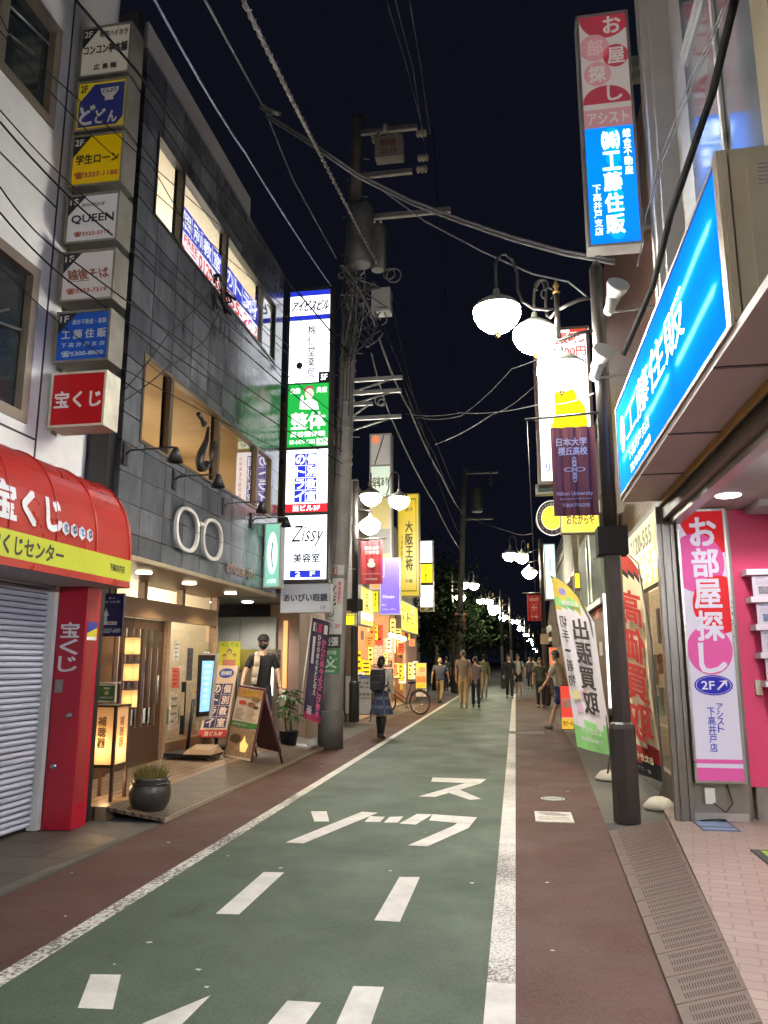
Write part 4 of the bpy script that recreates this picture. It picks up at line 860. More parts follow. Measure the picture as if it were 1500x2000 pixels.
def t5(b, f):
    b.text(f,'Zissy',.18,.16,.90,.50,KB,.004,.0,ital=.35); b.text(f,'美容室',.22,.60,.84,.74,KB,.004,.004); b.rect(f,.14,.86,.86,.97,BLU,.003); b.text(f,'2',.27,.88,.39,.95,WL,.005,.006); b.text(f,'F',.62,.88,.73,.95,WL,.005,.006)
for k, (m, d) in enumerate(((WL,t1),(WL,t2),(GRL,t3),(WL,t4),(WL,t5))): pan(k, m, d)
b = MB(); b.box((-4.1,13.0,2.95),(-3.9,13.1,3.05),TF); b.box((-4.6,13.0,7.9),(-3.9,13.1,8.0),TF); b.box((-4.6,13.0,5.0),(-3.9,13.1,5.1),TF); b.build('bracket', tw)
def d_eye(b, f): b.text(f,'あいびい眼鏡',.05,.34,.95,.62,P((.03,.03,.06),.5,0,0),.004,.006); b.text(f,'1F',.82,.78,.92,.92,P((.15,.15,.2),.5,0,0),.004,.001)
lightbox('spectacle_shop_sign','unlit pale grey sign with small dark lettering hanging under the sign tower','sign',FY(12.88,(-3.983, 2.316, -3.098, 2.812)),.2,P((.45,.45,.47),.5,0,.05),P((.46,.48,.55),.4,0,.05),d_eye,.012)

# ================================================================ the utility pole with its gear
PB, PT = Vector((-3.27,13.7,0)), Vector((-2.84,13.7,12.5))
def pc(z): return PB.lerp(PT, z/12.5)
def pr_(z): return .205-.0065*z
up = thing('utility_pole','tall concrete utility pole with transformers and stickers beyond the sign tower','utility pole',(PB.x,PB.y,0))
PCON = P((.27,.25,.24),.75,0,.3,2.0,.3,30)
b = MB(); b.tube([pc(z) for z in (0,2,4,6,8,10,12.4)],[pr_(z) for z in (0,2,4,6,8,10,12.4)],PCON,24); b.ball(pc(12.42),.13,P((.08,.08,.09),.6),14,8); b.build('shaft', up)
b = MB(); b.lathe([(.225,-.01),(.225,.62),(.21,.64)],(PB.x+.01,PB.y,0),P((.11,.105,.10),.7,0,.35,5,.3,40),24); b.build('sleeve', up)
b = MB()
for z in (5.15,5.3,5.8,6.3,6.4,7.0,7.2,3.0,8.2): c = pc(z); b.lathe([(pr_(z)+.008,z-.03),(pr_(z)+.014,z),(pr_(z)+.008,z+.03)],(c.x,c.y,0),STEEL,24)
b.build('band', up)
class Cyl:
    """a sticker wrapped on the pole"""
    def __init__(s, z0, z1, a0, a1): s.z0, s.z1, s.a0, s.a1 = z0, z1, R(a0), R(a1); s.U = Vector(((s.a1-s.a0)*.19,0,0)); s.V = Vector((0,0,z1-z0))
    def p(s, u, v, w=0):
        z = s.z1+(s.z0-s.z1)*v; a = s.a0+(s.a1-s.a0)*u; c = pc(z); r = pr_(z)+.005+w
        return Vector((c.x+r*math.cos(a), c.y+r*math.sin(a), z))
    def sub(s, u0, v0, u1, v1): return Cyl(s.z1+(s.z0-s.z1)*v1, s.z1+(s.z0-s.z1)*v0, math.degrees(s.a0+(s.a1-s.a0)*u0), math.degrees(s.a0+(s.a1-s.a0)*u1))
def wrapped(b, f, m, w=0, n=12):
    for i in range(n): b.poly([f.p(i/n,1,w),f.p((i+1)/n,1,w),f.p((i+1)/n,0,w),f.p(i/n,0,w)], m, True)
def sticker(z0, z1, a0, a1, m, draw, lab=None):
    f = Cyl(z0, z1, a0, a1); b = MB(); wrapped(b, f, m); o = b.build('plate', up)
    b = MB(); draw(b, f); b.build('lettering', o); return o
KK = P((.02,.02,.02),.6,0,0); WS = P((.50,.50,.48),.5,0,.1,5)
def s1(b, f):
    wrapped(b, f.sub(.1,.02,.62,.145), P((.5,.06,.06),.6,0,0), .002); wrapped(b, f.sub(.15,.032,.57,.133), WS, .004); b.text(f,'質',.20,.04,.52,.125,P((.5,.06,.06),.6,0,0),.006,.006)
    b.vtext(f,'立花',.12,.27,.62,.60,KK,.004,.012); b.vtext(f,'高価買取り',.70,.24,.86,.58,P((.5,.05,.05),.6,0,0),.004,.006)
    b.annulus(f,.38,.70,.18,.055,.8,KK,.004); b.tube([f.p(.2,.64,.005),f.p(.38,.6,.005),f.p(.56,.64,.005)],.006,KK,4); b.text(f,'ぢっちゃん',.2,.79,.56,.82,KK,.004,.002); b.text(f,'駅前 質店',.08,.87,.5,.90,P((.05,.2,.1),.6,0,0),.004,.002); b.text(f,'3F',.62,.86,.86,.92,P((.5,.05,.05),.6,0,0),.004,.004)
ZS = [3.211,1.974,1.687,1.278]
sticker(ZS[1],ZS[0],215,320,WS,s1)
def s2(b, f): wrapped(b,f.sub(0,0,1,1),KK,.001); b.text(f,'出張',.14,.18,.86,.8,WS,.004,.006)
sticker(ZS[2]+.03,ZS[1]-.01,215,315,WS,s2)
def s3(b, f): b.text(f,'通学路',.22,.06,.8,.22,P((.5,.55,.45),.5,0,0),.003,.003); b.text(f,'文',.2,.3,.82,.76,P((.5,.55,.45),.5,0,0),.003,.014); b.text(f,'南側通路',.25,.84,.75,.94,P((.5,.55,.45),.5,0,0),.003,.002)
sticker(ZS[3],ZS[2]+.02,215,315,P((.04,.20,.07),.5,0,.1),s3)
# cross arms
for A, B in (((-2.86, 13.5, 6.71),(-1.921, 13.5, 6.651)),((-2.858, 13.5, 6.456),(-1.941, 13.5, 6.451)),((-2.856, 13.5, 6.233),(-2.484, 13.5, 6.232)),((-2.854, 13.5, 5.952),(-1.944, 13.5, 5.933))):
    b = MB(); b.box((A[0],13.46,A[2]-.035),(B[0],13.53,A[2]+.035),P((.24,.24,.235),.5,.4,.2,6)); b.tube([(A[0],13.5,A[2]-.22),(A[0]+(B[0]-A[0])*.75,13.5,A[2]-.03)],.018,STEEL,6); b.build('cross_arm', up)
for A, B in (((-2.557, 13.5, 10.068),(-0.966, 13.5, 9.98)),((-2.789, 13.5, 10.992),(-1.708, 13.5, 10.868)),((-2.742, 13.5, 11.965),(-1.598, 13.5, 11.935))):
    b = MB(); b.box((A[0],13.46,A[2]-.05),(B[0],13.54,A[2]+.05),P((.32,.32,.32),.4,.5,.2,6)); b.build('cross_arm', up)
b = MB(); GT = P((.16,.165,.17),.5,.2,.2,3)
c0, c1 = (-2.705, 13.45, 8.982), (-2.712, 13.45, 10.242); b.lathe([(.20,c0[2]),(.25,c0[2]+.06),(.26,c1[2]-.1),(.2,c1[2])],(c0[0],13.35,0),GT,20); b.build('transformer', up)
b = MB(); c0, c1 = (-2.382, 13.45, 8.9), (-2.384, 13.45, 9.854); b.lathe([(.12,c0[2]),(.17,c0[2]+.12),(.18,c1[2]-.1),(.1,c1[2])],(c0[0],13.45,0),GT,18)
for dx in (-.06,.06): b.lathe([(.03,c1[2]-.02),(.035,c1[2]+.03),(.02,c1[2]+.08)],(c0[0]+dx,13.4,0),WHITE,8)
b.build('transformer', up)
b = MB(); q = (-2.43, 11.269, -1.875, 11.735); b.box((q[0],13.35,q[1]),(q[2],13.6,q[3]),P((.30,.27,.25),.5,0,.2,5)); b.build('switch_box', up)
b = MB(); b.text(FY(13.345,q),'開閉器',.2,.2,.75,.5,P((.22,.09,.06),.6,0,0),.002,.01); b.text(FY(13.345,q),'22-18',.2,.62,.8,.85,P((.22,.09,.06),.6,0,0),.002,.006); b.build('lettering', up)
b = MB(); q = (-2.472, 7.965, -2.116, 8.434); b.box((q[0],13.25,q[1]),(q[2],13.55,q[3]),P((.34,.34,.34),.45,.2,.15,5)); b.build('junction_box', up)
b = MB()
for c in ((-1.465, 13.5, 11.804),(-1.44, 13.5, 11.254),(-1.463, 13.5, 11.009)):
    b.lathe([(.03,-.16),(.08,-.13),(.05,-.09),(.08,-.05),(.05,-.01),(.08,.03),(.03,.06)],c,P((.46,.42,.33),.35),12,axis='X')
for c in ((-2.233, 13.4, 11.998),(-2.358, 13.4, 11.887),(-2.461, 13.4, 11.762),(-2.161, 13.4, 11.793),(-2.017, 13.4, 11.775)): b.lathe([(.03,-.12),(.05,-.06),(.03,-.03),(.06,0),(.02,.03)],c,P((.42,.38,.33),.35),10)
b.build('insulator', up)
b = MB(); random.seed(21); CB = P((.06,.06,.065),.5,0,.2); CG = P((.20,.20,.21),.5,0,.2)
P0 = [Vector(p) for p in ((-3.027, 13.35, 8.883),(-2.843, 13.35, 8.547),(-2.621, 13.35, 8.107),(-2.363, 13.35, 7.671),(-2.836, 13.35, 7.707),(-3.061, 13.35, 8.248),(-2.694, 13.35, 8.746),(-2.196, 13.35, 8.073),(-2.394, 13.35, 8.455),(-2.539, 13.35, 7.375),(-2.93, 13.35, 7.096))]
for k in range(60):
    a, c = random.sample(P0, 2); j = lambda s=.12: Vector((random.uniform(-s,s), random.uniform(-s,s*.5), random.uniform(-s,s)))
    a, c = a+j(), c+j(); mid = (a+c)/2+j(.22)+Vector((0,0,-.15))
    pts = [a*(1-u)**2+mid*2*u*(1-u)+c*u*u for u in [i/8 for i in range(9)]]
    b.tube(pts, random.choice((.010,.013,.018)), random.choice((CB,CB,CG)), 5, False)
for k in range(14):
    z0 = random.uniform(2.6,6.8); z1 = z0+random.uniform(1,3); a = R(random.uniform(230,350)); pts = []
    for i in range(6):
        z = z0+(z1-z0)*i/5; c = pc(z); pts.append((c.x+(pr_(z)+.02)*math.cos(a), c.y+(pr_(z)+.02)*math.sin(a), z))
    b.tube(pts, .012, random.choice((CB,CG)), 5, False)
for c, r in (((-2.057, 13.35, 8.711),.14),((-2.154, 13.4, 8.778),.11),((-3.077, 13.35, 8.801),.06),((-2.314, 13.3, 6.214),.09),((-2.285, 13.3, 6.173),.06)): b.torus(c, r, .014, CG, 'Y', 20, 6)
b.build('cable_tangle', up)
b = MB(); 
for k in range(24):
    z = 1.9+.42*k; c = pc(z); a = R(20 if k % 2 else 160); b.tube([(c.x+pr_(z)*math.cos(a),c.y+pr_(z)*math.sin(a),z),(c.x+(pr_(z)+.14)*math.cos(a),c.y+(pr_(z)+.14)*math.sin(a),z)],.009,STEEL,5)
b.build('step_bolt', up)
# ================================================================ street lamps
POLEM = P((0.045,0.038,0.036),0.38,0.3,0.2,4); BRASS = P((0.42,0.26,0.08),0.35,0.6,0.1); ENAM = P((0.42,0.42,0.36),0.45,0.2,0.1)
GLOBE = E((1.0,0.975,0.86),138,0.5)
GLF = E((1.0,0.93,0.70),140,0.5)
def street_lamp(label, far=False):
    """local: pole at the origin, arms reach towards -x; three globes"""
    t = thing('street_lamp', label, 'street lamp', (0,0,0), 'three-globe street lamps along the shopping street')
    n = 8 if far else 16
    b = MB(); b.lathe([(.125,0),(.125,.86),(.112,.90),(.088,.92),(.088,2.62)],(0,0,0),POLEM,8 if not far else 6,False); b.lathe([(.078,2.62),(.074,5.7),(.03,5.78)],(0,0,0),POLEM,n); b.build('pole', t, False)
    if not far:
        b = MB(); b.box((-.145,-.14,2.55),(.145,.14,2.83),P((.022,.019,.018),.8,0,.15,spec=.15)); b.build('control_box', t, False)
    rx, ry = -.43, .05
    b = MB(); b.tube([(rx,ry,4.95),(rx,ry,5.48)],.028,POLEM,n); b.lathe([(.02,5.46),(.045,5.48),(.015,5.52),(.035,5.56),(.0,5.64)],(rx,ry,0),BRASS,8)
    b.tube([(0,0,5.38),(-.2,.02,5.36),(rx,ry,5.28)],.02,POLEM,6); b.tube([(0,0,5.0),(-.2,.02,4.98),(rx,ry,4.92)],.02,POLEM,6); b.build('bracket', t, False)
    heads = [((-1.08,-.20),5.16,True),((-.66,.45),5.16,True),((-.42,.05),4.56,False)]
    for (hx, hy), hz, armed in heads:
        if armed:
            b = MB(); d = Vector((hx-rx,hy-ry,0)); L_ = d.length; d.normalize(); o = Vector((rx,ry,0))
            pr = [(0,5.30),(.12,5.27),(.28,5.27),(.40,5.34),(.45,5.48),(.45,5.68),(.50,5.82),(.58,5.88),(L_-.05,5.86),(L_,5.76),(L_,5.44)] if L_ > .6 else [(0,5.28),(.14,5.25),(.2,5.3),(.22,5.42),(.2,5.6),(.25,5.74),(.33,5.78),(L_-.03,5.72),(L_,5.6),(L_,5.44)]
            b.tube([o+d*u+Vector((0,0,z)) for u, z in pr], .016, POLEM, 6 if far else 8)
            if not far: b.torus(o+d*.17+Vector((0,0,5.55)), .07, .011, POLEM, 'Y', 16, 5, -60, 230)
            b.build('arm', t, False)
        b = MB(); c = (hx,hy,hz)
        b.lathe([(.235,.055),(.252,.02),(.248,-.03),(.21,-.10),(.14,-.165),(.05,-.21),(.01,-.215)][::-1], c, GLF if far else GLOBE, 10 if far else 18); g_ = b.build('globe', t, False)
        b = MB(); b.lathe([(.256,.05),(.26,.065),(.20,.13),(.09,.20),(.04,.23),(.03,.29),(.012,.30)], c, ENAM, n); o = b.build('cap', g_, False)
        if not far:
            b = MB(); b.lathe([(.0,-.27),(.022,-.255),(.012,-.24),(.035,-.225),(.03,-.21)], c, BRASS, 8); b.build('finial', g_, False)
    return t
L0 = street_lamp('black three-globe street lamp with white loudspeakers beside the blue shop sign'); L0.location = (1.0,8.0,0)
dup(L0, (-3.73,18.0,.12), math.pi-.3, 'dark street lamp whose maroon banner hangs beside the gold restaurant sign')
dup(L0, (-3.85,-1.6,0), math.pi, 'street lamp behind the viewer on the left footway')
LF_ = street_lamp('street lamp with a small red banner, next one down the right side', True); LF_.location = (1.0,27.5,0)
dup(LF_, (-3.0,38,0), math.pi, 'pale lit street lamp on the left before the dark trees')
FAR = [(968,1186,44),(986,1198,47),(1018,1222,70),(1028,1236,88),(1036,1246,108),(1040,1256,138),(1046,1270,210)]
for x, y, d in FAR:
    X = (x-1007)/1500*d+(.42 if x > 975 else .42)
    dup(LF_, (X, d, (1291-y)/1500*d+1.5-4.9), 0, 'one of the small street lamps strung into the distance down the street')
# two white loudspeakers on the near pole
for k, (A, z0) in enumerate((((1.163, 7.9, 5.338),'upper'),((0.982, 7.9, 4.61),'lower'))):
    t = thing('loudspeaker', 'white horn loudspeaker, %s of the pair beside the blue sign' % z0, 'loudspeaker', A, 'loudspeakers on the lamp post')
    HW = P((.62,.62,.62),.45,0,.06); c = Vector(A); d = Vector((.18,-.55,.35)).normalized(); up_ = Vector((0,0,1)); s_ = d.cross(up_).normalized()
    b = MB(); b.tube([c-d*.10,c-d*.02,c+d*.10,c+d*.13],[.07,.075,.115,.12],HW,18); b.build('horn', t)
    b = MB(); b.tube([c-d*.02,c+Vector((-.07,0,-.19)),c+Vector((-.085,0,-.22))],[.06,.055,.04],HW,12); b.build('driver', t)
    b = MB(); b.tube([c+Vector((-.05,.0,-.2)),c+Vector((.12,.05,-.17)),c+Vector((.42,.12,-.12))],.014,P((.5,.5,.5),.4,.4),6); b.build('bracket', t)
# ---------------------------------------------------------------- banners on the lamps
def banner(label, fr, col, lines, emblem, grp='banners hung from the street lamps', wave=.012):
    t = thing('banner', label, 'banner', fr.p(.5,1), grp)
    b = MB(); n = 16; cm = P(col,.6,0,.12,2.5)
    q = lambda u, v: fr.p(u, v, wave*math.sin(u*19)+.006*math.sin(u*41))
    for i in range(n):
        for j in range(2): b.poly([q(i/n,(j+1)/2),q((i+1)/n,(j+1)/2),q((i+1)/n,j/2),q(i/n,j/2)], cm, True)
    b.build('cloth', t)
    b = MB()
    for tx, u0, v0, u1, v1, m, bo in lines: b.text(fr,tx,u0,v0,u1,v1,m,wave+.012,bo)
    if emblem: emblem(b, fr)
    b.build('lettering', t)
    return t
LTB = P((.42,.40,.55),.6,0,0); LTR = P((.50,.35,.33),.6,0,0)
def emb(b, f):
    for u0, v0, ru, rv in ((.5,.40,.05,.05),(.5,.58,.05,.05),(.37,.49,.11,.022),(.63,.49,.11,.022)): b.annulus(f,u0,v0+.0,ru,rv*1.1,.72,LTB,.026,20)
    b.annulus(f,.5,.49,.05,.11,.8,LTB,.027,20)
    b.vtext(f,'日大桜',.47,.41,.53,.57,LTB,.028,.002)
q = (0.42, 2.964, 0.891, 3.912)
t = banner('large maroon banner with a four-petal crest hung beside the near black lamp post', FY(7.97,(q[0]+.02,q[1],q[2],q[3])), (.125,.022,.035), [('日本大学',.12,.13,.80,.22,LTB,.005),('櫻丘高校',.15,.235,.80,.325,LTB,.005),('Nihon University',.08,.735,.88,.79,LTB,.003),('Sakuragaoka High School',.14,.805,.84,.83,LTB,.0),('下高井戸商店街',.18,.865,.80,.91,LTB,.003)], emb)
b = MB(); b.tube([(1.0,7.97,4.06),(.18,7.97,4.02)],.013,POLEM,6); b.tube([(.24,7.97,4.02),(.44,7.97,3.93)],.004,POLEM,4); b.tube([(.20,7.97,4.02),(.22,7.97,2.2)],.0045,POLEM,4); b.build('hanging_rod', t)
q = (-3.592, 3.293, -3.052, 4.329)
def emb2(b, f): b.disc(f,.5,.55,.18,.07,LTR,.025,14); b.disc(f,.5,.46,.12,.05,LTR,.024,14)
t = banner('crimson university banner on the far left lamp before the orange sign', FY(17.95,q), (.30,.022,.03), [('日本大学',.2,.12,.85,.21,LTR,.006),('文理学部',.2,.23,.85,.31,LTR,.006),('College of Humanities',.1,.75,.9,.78,LTR,.002),('下高井戸商店街',.2,.86,.78,.91,LTR,.004)], emb2)
b = MB(); b.tube([(-3.73,17.95,q[3]+.06),(q[2]+.1,17.95,q[3]+.06)],.015,POLEM,6); b.build('hanging_rod', t)
q = (0.464, 2.865, 0.923, 3.778)
def emb3(b, f): b.rect(f,.46,.36,.54,.62,LTR,.02); b.rect(f,.3,.47,.7,.51,LTR,.02)
t = banner('small bright red banner on the second lamp down the right side', FY(27.45,q), (.42,.02,.02), [('日本大学',.15,.12,.85,.24,LTR,.008),('下高井戸商店街',.2,.8,.8,.88,LTR,.006)], emb3)
b = MB(); b.tube([(1.0,27.45,q[3]+.06),(q[0]-.15,27.45,q[3]+.06)],.018,POLEM,6); b.build('hanging_rod', t)
q = (-2.875, 2.995, -2.365, 3.794)
t = banner('dull red banner on the lamp before the dark trees', FY(37.9,(q[0],q[1],q[2],q[3])), (.20,.05,.03), [], emb3)

# ================================================================ right side: estate agent's shop
RW = P((.82,.81,.79),.6,0,.12,2)
sb = thing('agency_building', 'white framed estate agency with bluish upper windows at the right edge', 'building', (4,6,0))
b = MB()
b.box((1.66,7.62,3.3),(1.98,8.12,11.5), RW); b.box((1.60,7.70,3.3),(1.659,7.80,11.5), RW); b.box((1.60,7.9,3.3),(1.659,8.0,11.5), RW)
b.box((1.86,6.9,3.2),(1.98,7.619,11.5), RW); b.box((1.72,4.55,3.2),(1.98,4.85,11.5), P((.48,.42,.30),.55,0,.12)); b.box((1.90,-2,3.2),(1.98,4.549,11.5), P((.10,.09,.08),.6))
b.box((1.66,-2,11.5),(7,8.12,11.6), RW); b.box((1.99,8.19,-.02),(7,8.25,11.5), P((.2,.14,.12),.7)); b.box((1.66,7.62,3.24),(1.98,8.12,3.298), RW)
b.build('wall', sb)
REFG = P((.10,.14,.20),.08,0,.25,.6); 
b = MB(); b.rect(FXm(1.80,(4.852,4.0,6.898,11.4)),0,0,1,1,P((.50,.56,.64),.06,.55,.1,.8),0)
b.build('upper_glazing', sb)
b = MB()
for z in (4.0,7.2,7.3,11.4): b.box((1.77,4.852,z-.03),(1.80,6.898,z+.03), RW)
for y in (5.86,): b.box((1.77,y-.03,4.031),(1.795,y+.03,11.36), RW)
b.build('glazing_bar', sb)
# soffit and shutter rail over the open front
MAU = P((.46,.36,.37),.55,0,.12,2)
b = MB(); b.box((1.10,3.0,3.05),(1.46,7.78,3.10), MAU)
for y in (4.15,5.4,6.6): b.box((1.095,y-.014,3.044),(1.462,y+.014,3.052), BLACK)
b.box((1.46,2.0,3.02),(1.54,7.9,3.11), P((.08,.07,.065),.5,.3)); b.box((1.50,2.0,2.90),(1.60,7.92,3.019), P((.15,.13,.115),.4,.5,.2)); b.box((1.56,2.0,2.84),(1.66,7.92,2.90), P((.32,.29,.26),.35,.6,.2)); b.box((1.44,2.0,3.0),(1.462,7.7,3.06), P((.4,.25,.05),.5,0,.3,8))
b.build('soffit', sb)
b = MB(); SS = P((.21,.195,.175),.35,.7,.2,3)
for x0, x1, y0, d in ((1.44,1.485,7.96,.1),(1.487,1.515,7.94,.12),(1.519,1.565,7.97,.1),(1.567,1.60,7.95,.1)): b.box((x0,y0,.0),(x1,y0+d,3.03), SS)
b.box((1.603,8.03,.0),(2.12,8.1,2.99), P((.30,.275,.25),.35,.6,.15,2)); b.box((2.122,8.06,.05),(2.15,8.12,2.99), SS)
b.build('steel_jamb', sb)
PNK = P((.70,.055,.17),.5,0,.06,1.5)
b = MB(); b.box((2.152,8.10,.33),(6,8.18,3.02), PNK); b.build('pink_wall', sb)
b = MB(); b.box((2.2,8.09,.0),(6,8.17,.328), P((.22,.20,.18),.8,0,.3,6,.2,60)); b.box((1.62,8.02,.0),(2.1,8.028,.10), P((.55,.52,.5),.3,.5)); b.build('plinth', sb)
CEI = P((.36,.345,.34),.7,0,.06)
b = MB(); b.box((1.66,-3,3.0),(6,8.09,3.04), CEI); b.box((5.6,-3,0),(5.7,8.09,3.0), P((.5,.3,.35),.6)); b.box((2.3,7.55,2.93),(6,8.0,2.999), CEI); b.build('ceiling', sb)
for x, y in ((1.98,7.35),(2.02,5.9),(2.75,7.3),(2.7,5.4),(2.1,4.2)):
    b = MB(); b.lathe([(.085,2.985),(.11,2.993),(.11,2.999)],(x,y,0),E((1.0,.93,.90),14),18); b.build('downlight', sb)
    lamp('SPOT','downlight_lamp',(x,y,2.96),45,(1,.90,.87),0.08,(0,0,0),sb,140)
for y, e_ in ((-1.6,300),(0.4,300),(2.4,220),(5.2,60)): b = MB(); b.tube([(2.6,y-.62,2.78),(2.6,y+.62,2.78)],.03,E((.93,.96,1.0),e_*1.4),8); o = b.build('fluorescent_tube', sb); b = MB(); b.box((2.54,y-.65,2.84),(2.66,y+.65,2.90),WHITE); b.box((2.59,y-.5,2.90),(2.61,y-.48,3.0),WHITE); b.box((2.59,y+.48,2.90),(2.61,y+.5,3.0),WHITE); b.build('added_fitting', o)  # tubes added out of view to brighten the shutter and post opposite
b = MB(); b.box((2.27,8.06,1.18),(2.33,8.099,1.32), CREAM); b.build('switch', sb)
# small things by the jamb
t = thing('socket_box','small white socket box with a loose cable under the pink light box','socket box',(1.72,8.0,.2))
b = MB(); b.box((1.71,7.96,.19),(1.80,8.028,.33),WHITE); b.build('box', t); b = MB(); b.tube([(1.78,7.96,.2),(1.88,7.95,.12),(1.95,7.96,.2),(1.92,8.0,.36)],.007,BLACK,5); b.tube([(1.65,7.95,.04),(1.8,7.93,.06),(1.88,7.95,.05)],.009,BLACK,5); b.build('cable', t)
t = thing('wooden_shelf','corner of a low brown wooden shelf at the pink wall','shelf',(2.75,7.9,.03))
b = MB(); b.box((2.62,7.6,.03),(3.4,8.05,.24),P((.25,.12,.04),.4,0,.25,3,stretch=(1,6,6))); b.box((2.58,7.56,.24),(3.4,8.06,.275),P((.3,.15,.05),.4,0,.25,3,stretch=(1,6,6))); b.build('body', t)
# pink light box お部屋探し
def d_pink(b, f):
    r_ = E((.72,.010,.018),.40,.4,.8); p_ = E((.72,.10,.36),.42,.38,.8); w_ = E((.66,.62,.74),.45,.45,.8); n_ = E((.012,.015,.36),.5,.4,.8); asp = .48/2.62
    def dsc(u, v, r, m, w): b.disc(f,u,v,r,r*asp,m,w,36)
    b.pg(f,[(0,0),(1,0),(1,.16),(.92,.165)]+[(.62-.62*math.cos(R(a))*.98-.02,.0+.13*math.sin(R(a))) for a in range(100,0,-12)],r_,.002)
    for u, v, r, m, w in ((.34,.20,.62,p_,.0026),(.78,.36,.60,r_,.0032),(.48,.53,.50,p_,.0038)):
        pts = [(u+r*math.cos(R(a)), v+r*asp*math.sin(R(a))) for a in range(0,360,8)]; b.pg(f,[(min(1,max(0,x)),y) for x, y in pts],m,w)
    b.vtext(f,'お部屋探し',.24,.02,.82,.62,w_,.0055,.006,gap=.1)
    b.disc(f,.5,.66,.42,.037,n_,.0045,32); b.annulus(f,.5,.66,.385,.0325,.97,w_,.0052,32); b.text(f,'2F',.24,.645,.52,.675,w_,.006,.004); b.tube([f.p(.58,.676,.007),f.p(.74,.65,.007)],.009,w_,5); b.pg(f,[(.62,.645),(.80,.641),(.79,.667),(.75,.65)],w_,.007)
    b.vtext(f,'アシスト',.52,.725,.66,.83,n_,.0045,.0025,gap=.06); b.vtext(f,'下高井戸店',.32,.74,.48,.90,n_,.0045,.003,gap=.06)
    b.rect(f,0,.925,1,.94,p_,.003); b.rect(f,0,.955,1,1,p_,.003)
lightbox('pink_light_box','tall light box with pink and red circles lettered お部屋探し on the steel jamb','sign',FY(7.93,(1.625,.38,2.085,2.985)),.09,P((.42,.40,.38),.3,.7,.1),E((.66,.62,.74),.42,.42,.8),d_pink,.022)
# brochure rack
t = thing('brochure_rack','white rack of property sheets against the pink wall at the right edge','rack',(2.55,7.9,.9))
b = MB(); WR = P((.66,.60,.68),.5,0,.05)
for k in range(5): z = 2.32-.265*k; b.box((2.235+.02*k,7.90,z),(3.5,8.09,z+.055),WR)
b.build('shelf', t)
random.seed(8)
for k in range(5):
    z = 2.32-.265*k
    for q_ in range(4):
     b = MB(); f = FY(7.92,(2.285+.018*k+.28*q_,z-.215,2.53+.018*k+.28*q_,z-.01)); b.slab(f,0,0,1,1,-.02,0,P((.56,.52,.62),.6,0,.05)); b.rect(f,.1,.08,.5,.12,P((.2,.22,.4),.6,0,0),.002)
     for j in range(5): b.rect(f,.1,.2+.05*j,random.uniform(.6,.9),.215+.05*j,P((.4,.38,.48),.6,0,0),.002)
     b.rect(f,.2,.5,.85,.85,P(random.choice(((.2,.2,.24),(.35,.3,.15),(.15,.2,.35))),.6,0,.6,30),.002); b.build('brochure', t)
# big blue sign over the front
bs = thing('blue_shop_sign','long backlit bright blue sign box with white lettering above the open shop front','sign',(1.28,5.8,3.1))
f = FXm(1.10,(3.80,3.115,7.80,4.02))
BGE = P((.56,.50,.39),.5,.15,.15,3)
b = MB(); b.box((1.10,3.80,3.112),(1.45,7.80,4.03),BGE); b.box((1.085,3.72,3.10),(1.47,3.80,4.05),BGE); b.box((1.10,3.70,3.12),(1.13,3.72,4.03),BGE); b.box((1.22,3.70,3.12),(1.40,3.72,4.03),BGE); b.box((1.085,7.80,3.10),(1.46,7.83,4.04),BGE); b.box((1.085,3.80,3.10),(1.0995,7.80,3.125),BGE); b.box((1.085,3.80,4.01),(1.0995,7.80,4.035),BGE)
for k in range(6): b.box((1.27,3.694,3.83+.022*k),(1.35,3.70,3.838+.022*k),P((.6,.6,.62),.4,.3))
b.build('housing', bs)
def tube_glow():   # no tubes modelled: their brighter bands are drawn into the emission colour
    m = bpy.data.materials.new('painted_tube_glow'); m.use_nodes = True; nt = m.node_tree; N = nt.nodes.new; L = nt.links.new; p = nt.nodes['Principled BSDF']
    p.inputs['Base Color'].default_value = (.01,.12,.5,1); p.inputs['Roughness'].default_value = .9; setin(p, 'Specular IOR Level', 0)
    g = N('ShaderNodeNewGeometry'); sx = N('ShaderNodeSeparateXYZ'); L(g.outputs['Position'], sx.inputs[0])
    def mth(op, a, c):
        n = N('ShaderNodeMath'); n.operation = op
        for i, v in enumerate((a, c)):
            if v is None: continue
            if isinstance(v, (int, float)): n.inputs[i].default_value = v
            else: L(v, n.inputs[i])
        return n.outputs[0]
    nz = N('ShaderNodeTexNoise'); nz.inputs['Scale'].default_value = .9; L(g.outputs['Position'], nz.inputs['Vector'])
    z = mth('ADD', sx.outputs['Z'], mth('MULTIPLY', nz.outputs[0], .12))
    tot = None
    for zc in (3.42, 3.78):
        d = mth('ABSOLUTE', mth('SUBTRACT', z, zc+.06), None); e = mth('POWER', 2.718, mth('MULTIPLY', d, -17))
        tot = e if tot is None else mth('ADD', tot, e)
    y = mth('ABSOLUTE', mth('SUBTRACT', mth('MODULO', sx.outputs['Y'], 1.28), .64), None); cut = mth('MINIMUM', mth('MULTIPLY', mth('SUBTRACT', .66, y), 5), 1)
    k = mth('MULTIPLY', tot, cut)
    cr = N('ShaderNodeValToRGB'); cr.color_ramp.elements[0].color = (.0,.14,.86,1); cr.color_ramp.elements[1].color = (.30,.95,1.0,1); e = cr.color_ramp.elements.new(.45); e.color = (.0,.30,1.0,1)
    L(k, cr.inputs[0]); L(cr.outputs[0], p.inputs['Emission Color']); p.inputs['Emission Strength'].default_value = 1.45
    return m
b = MB(); b.rect(f,0,0,1,1,tube_glow(),.004); b.build('panel', bs)
b = MB(); WH = E((.95,.98,1.0),1.9,.6)
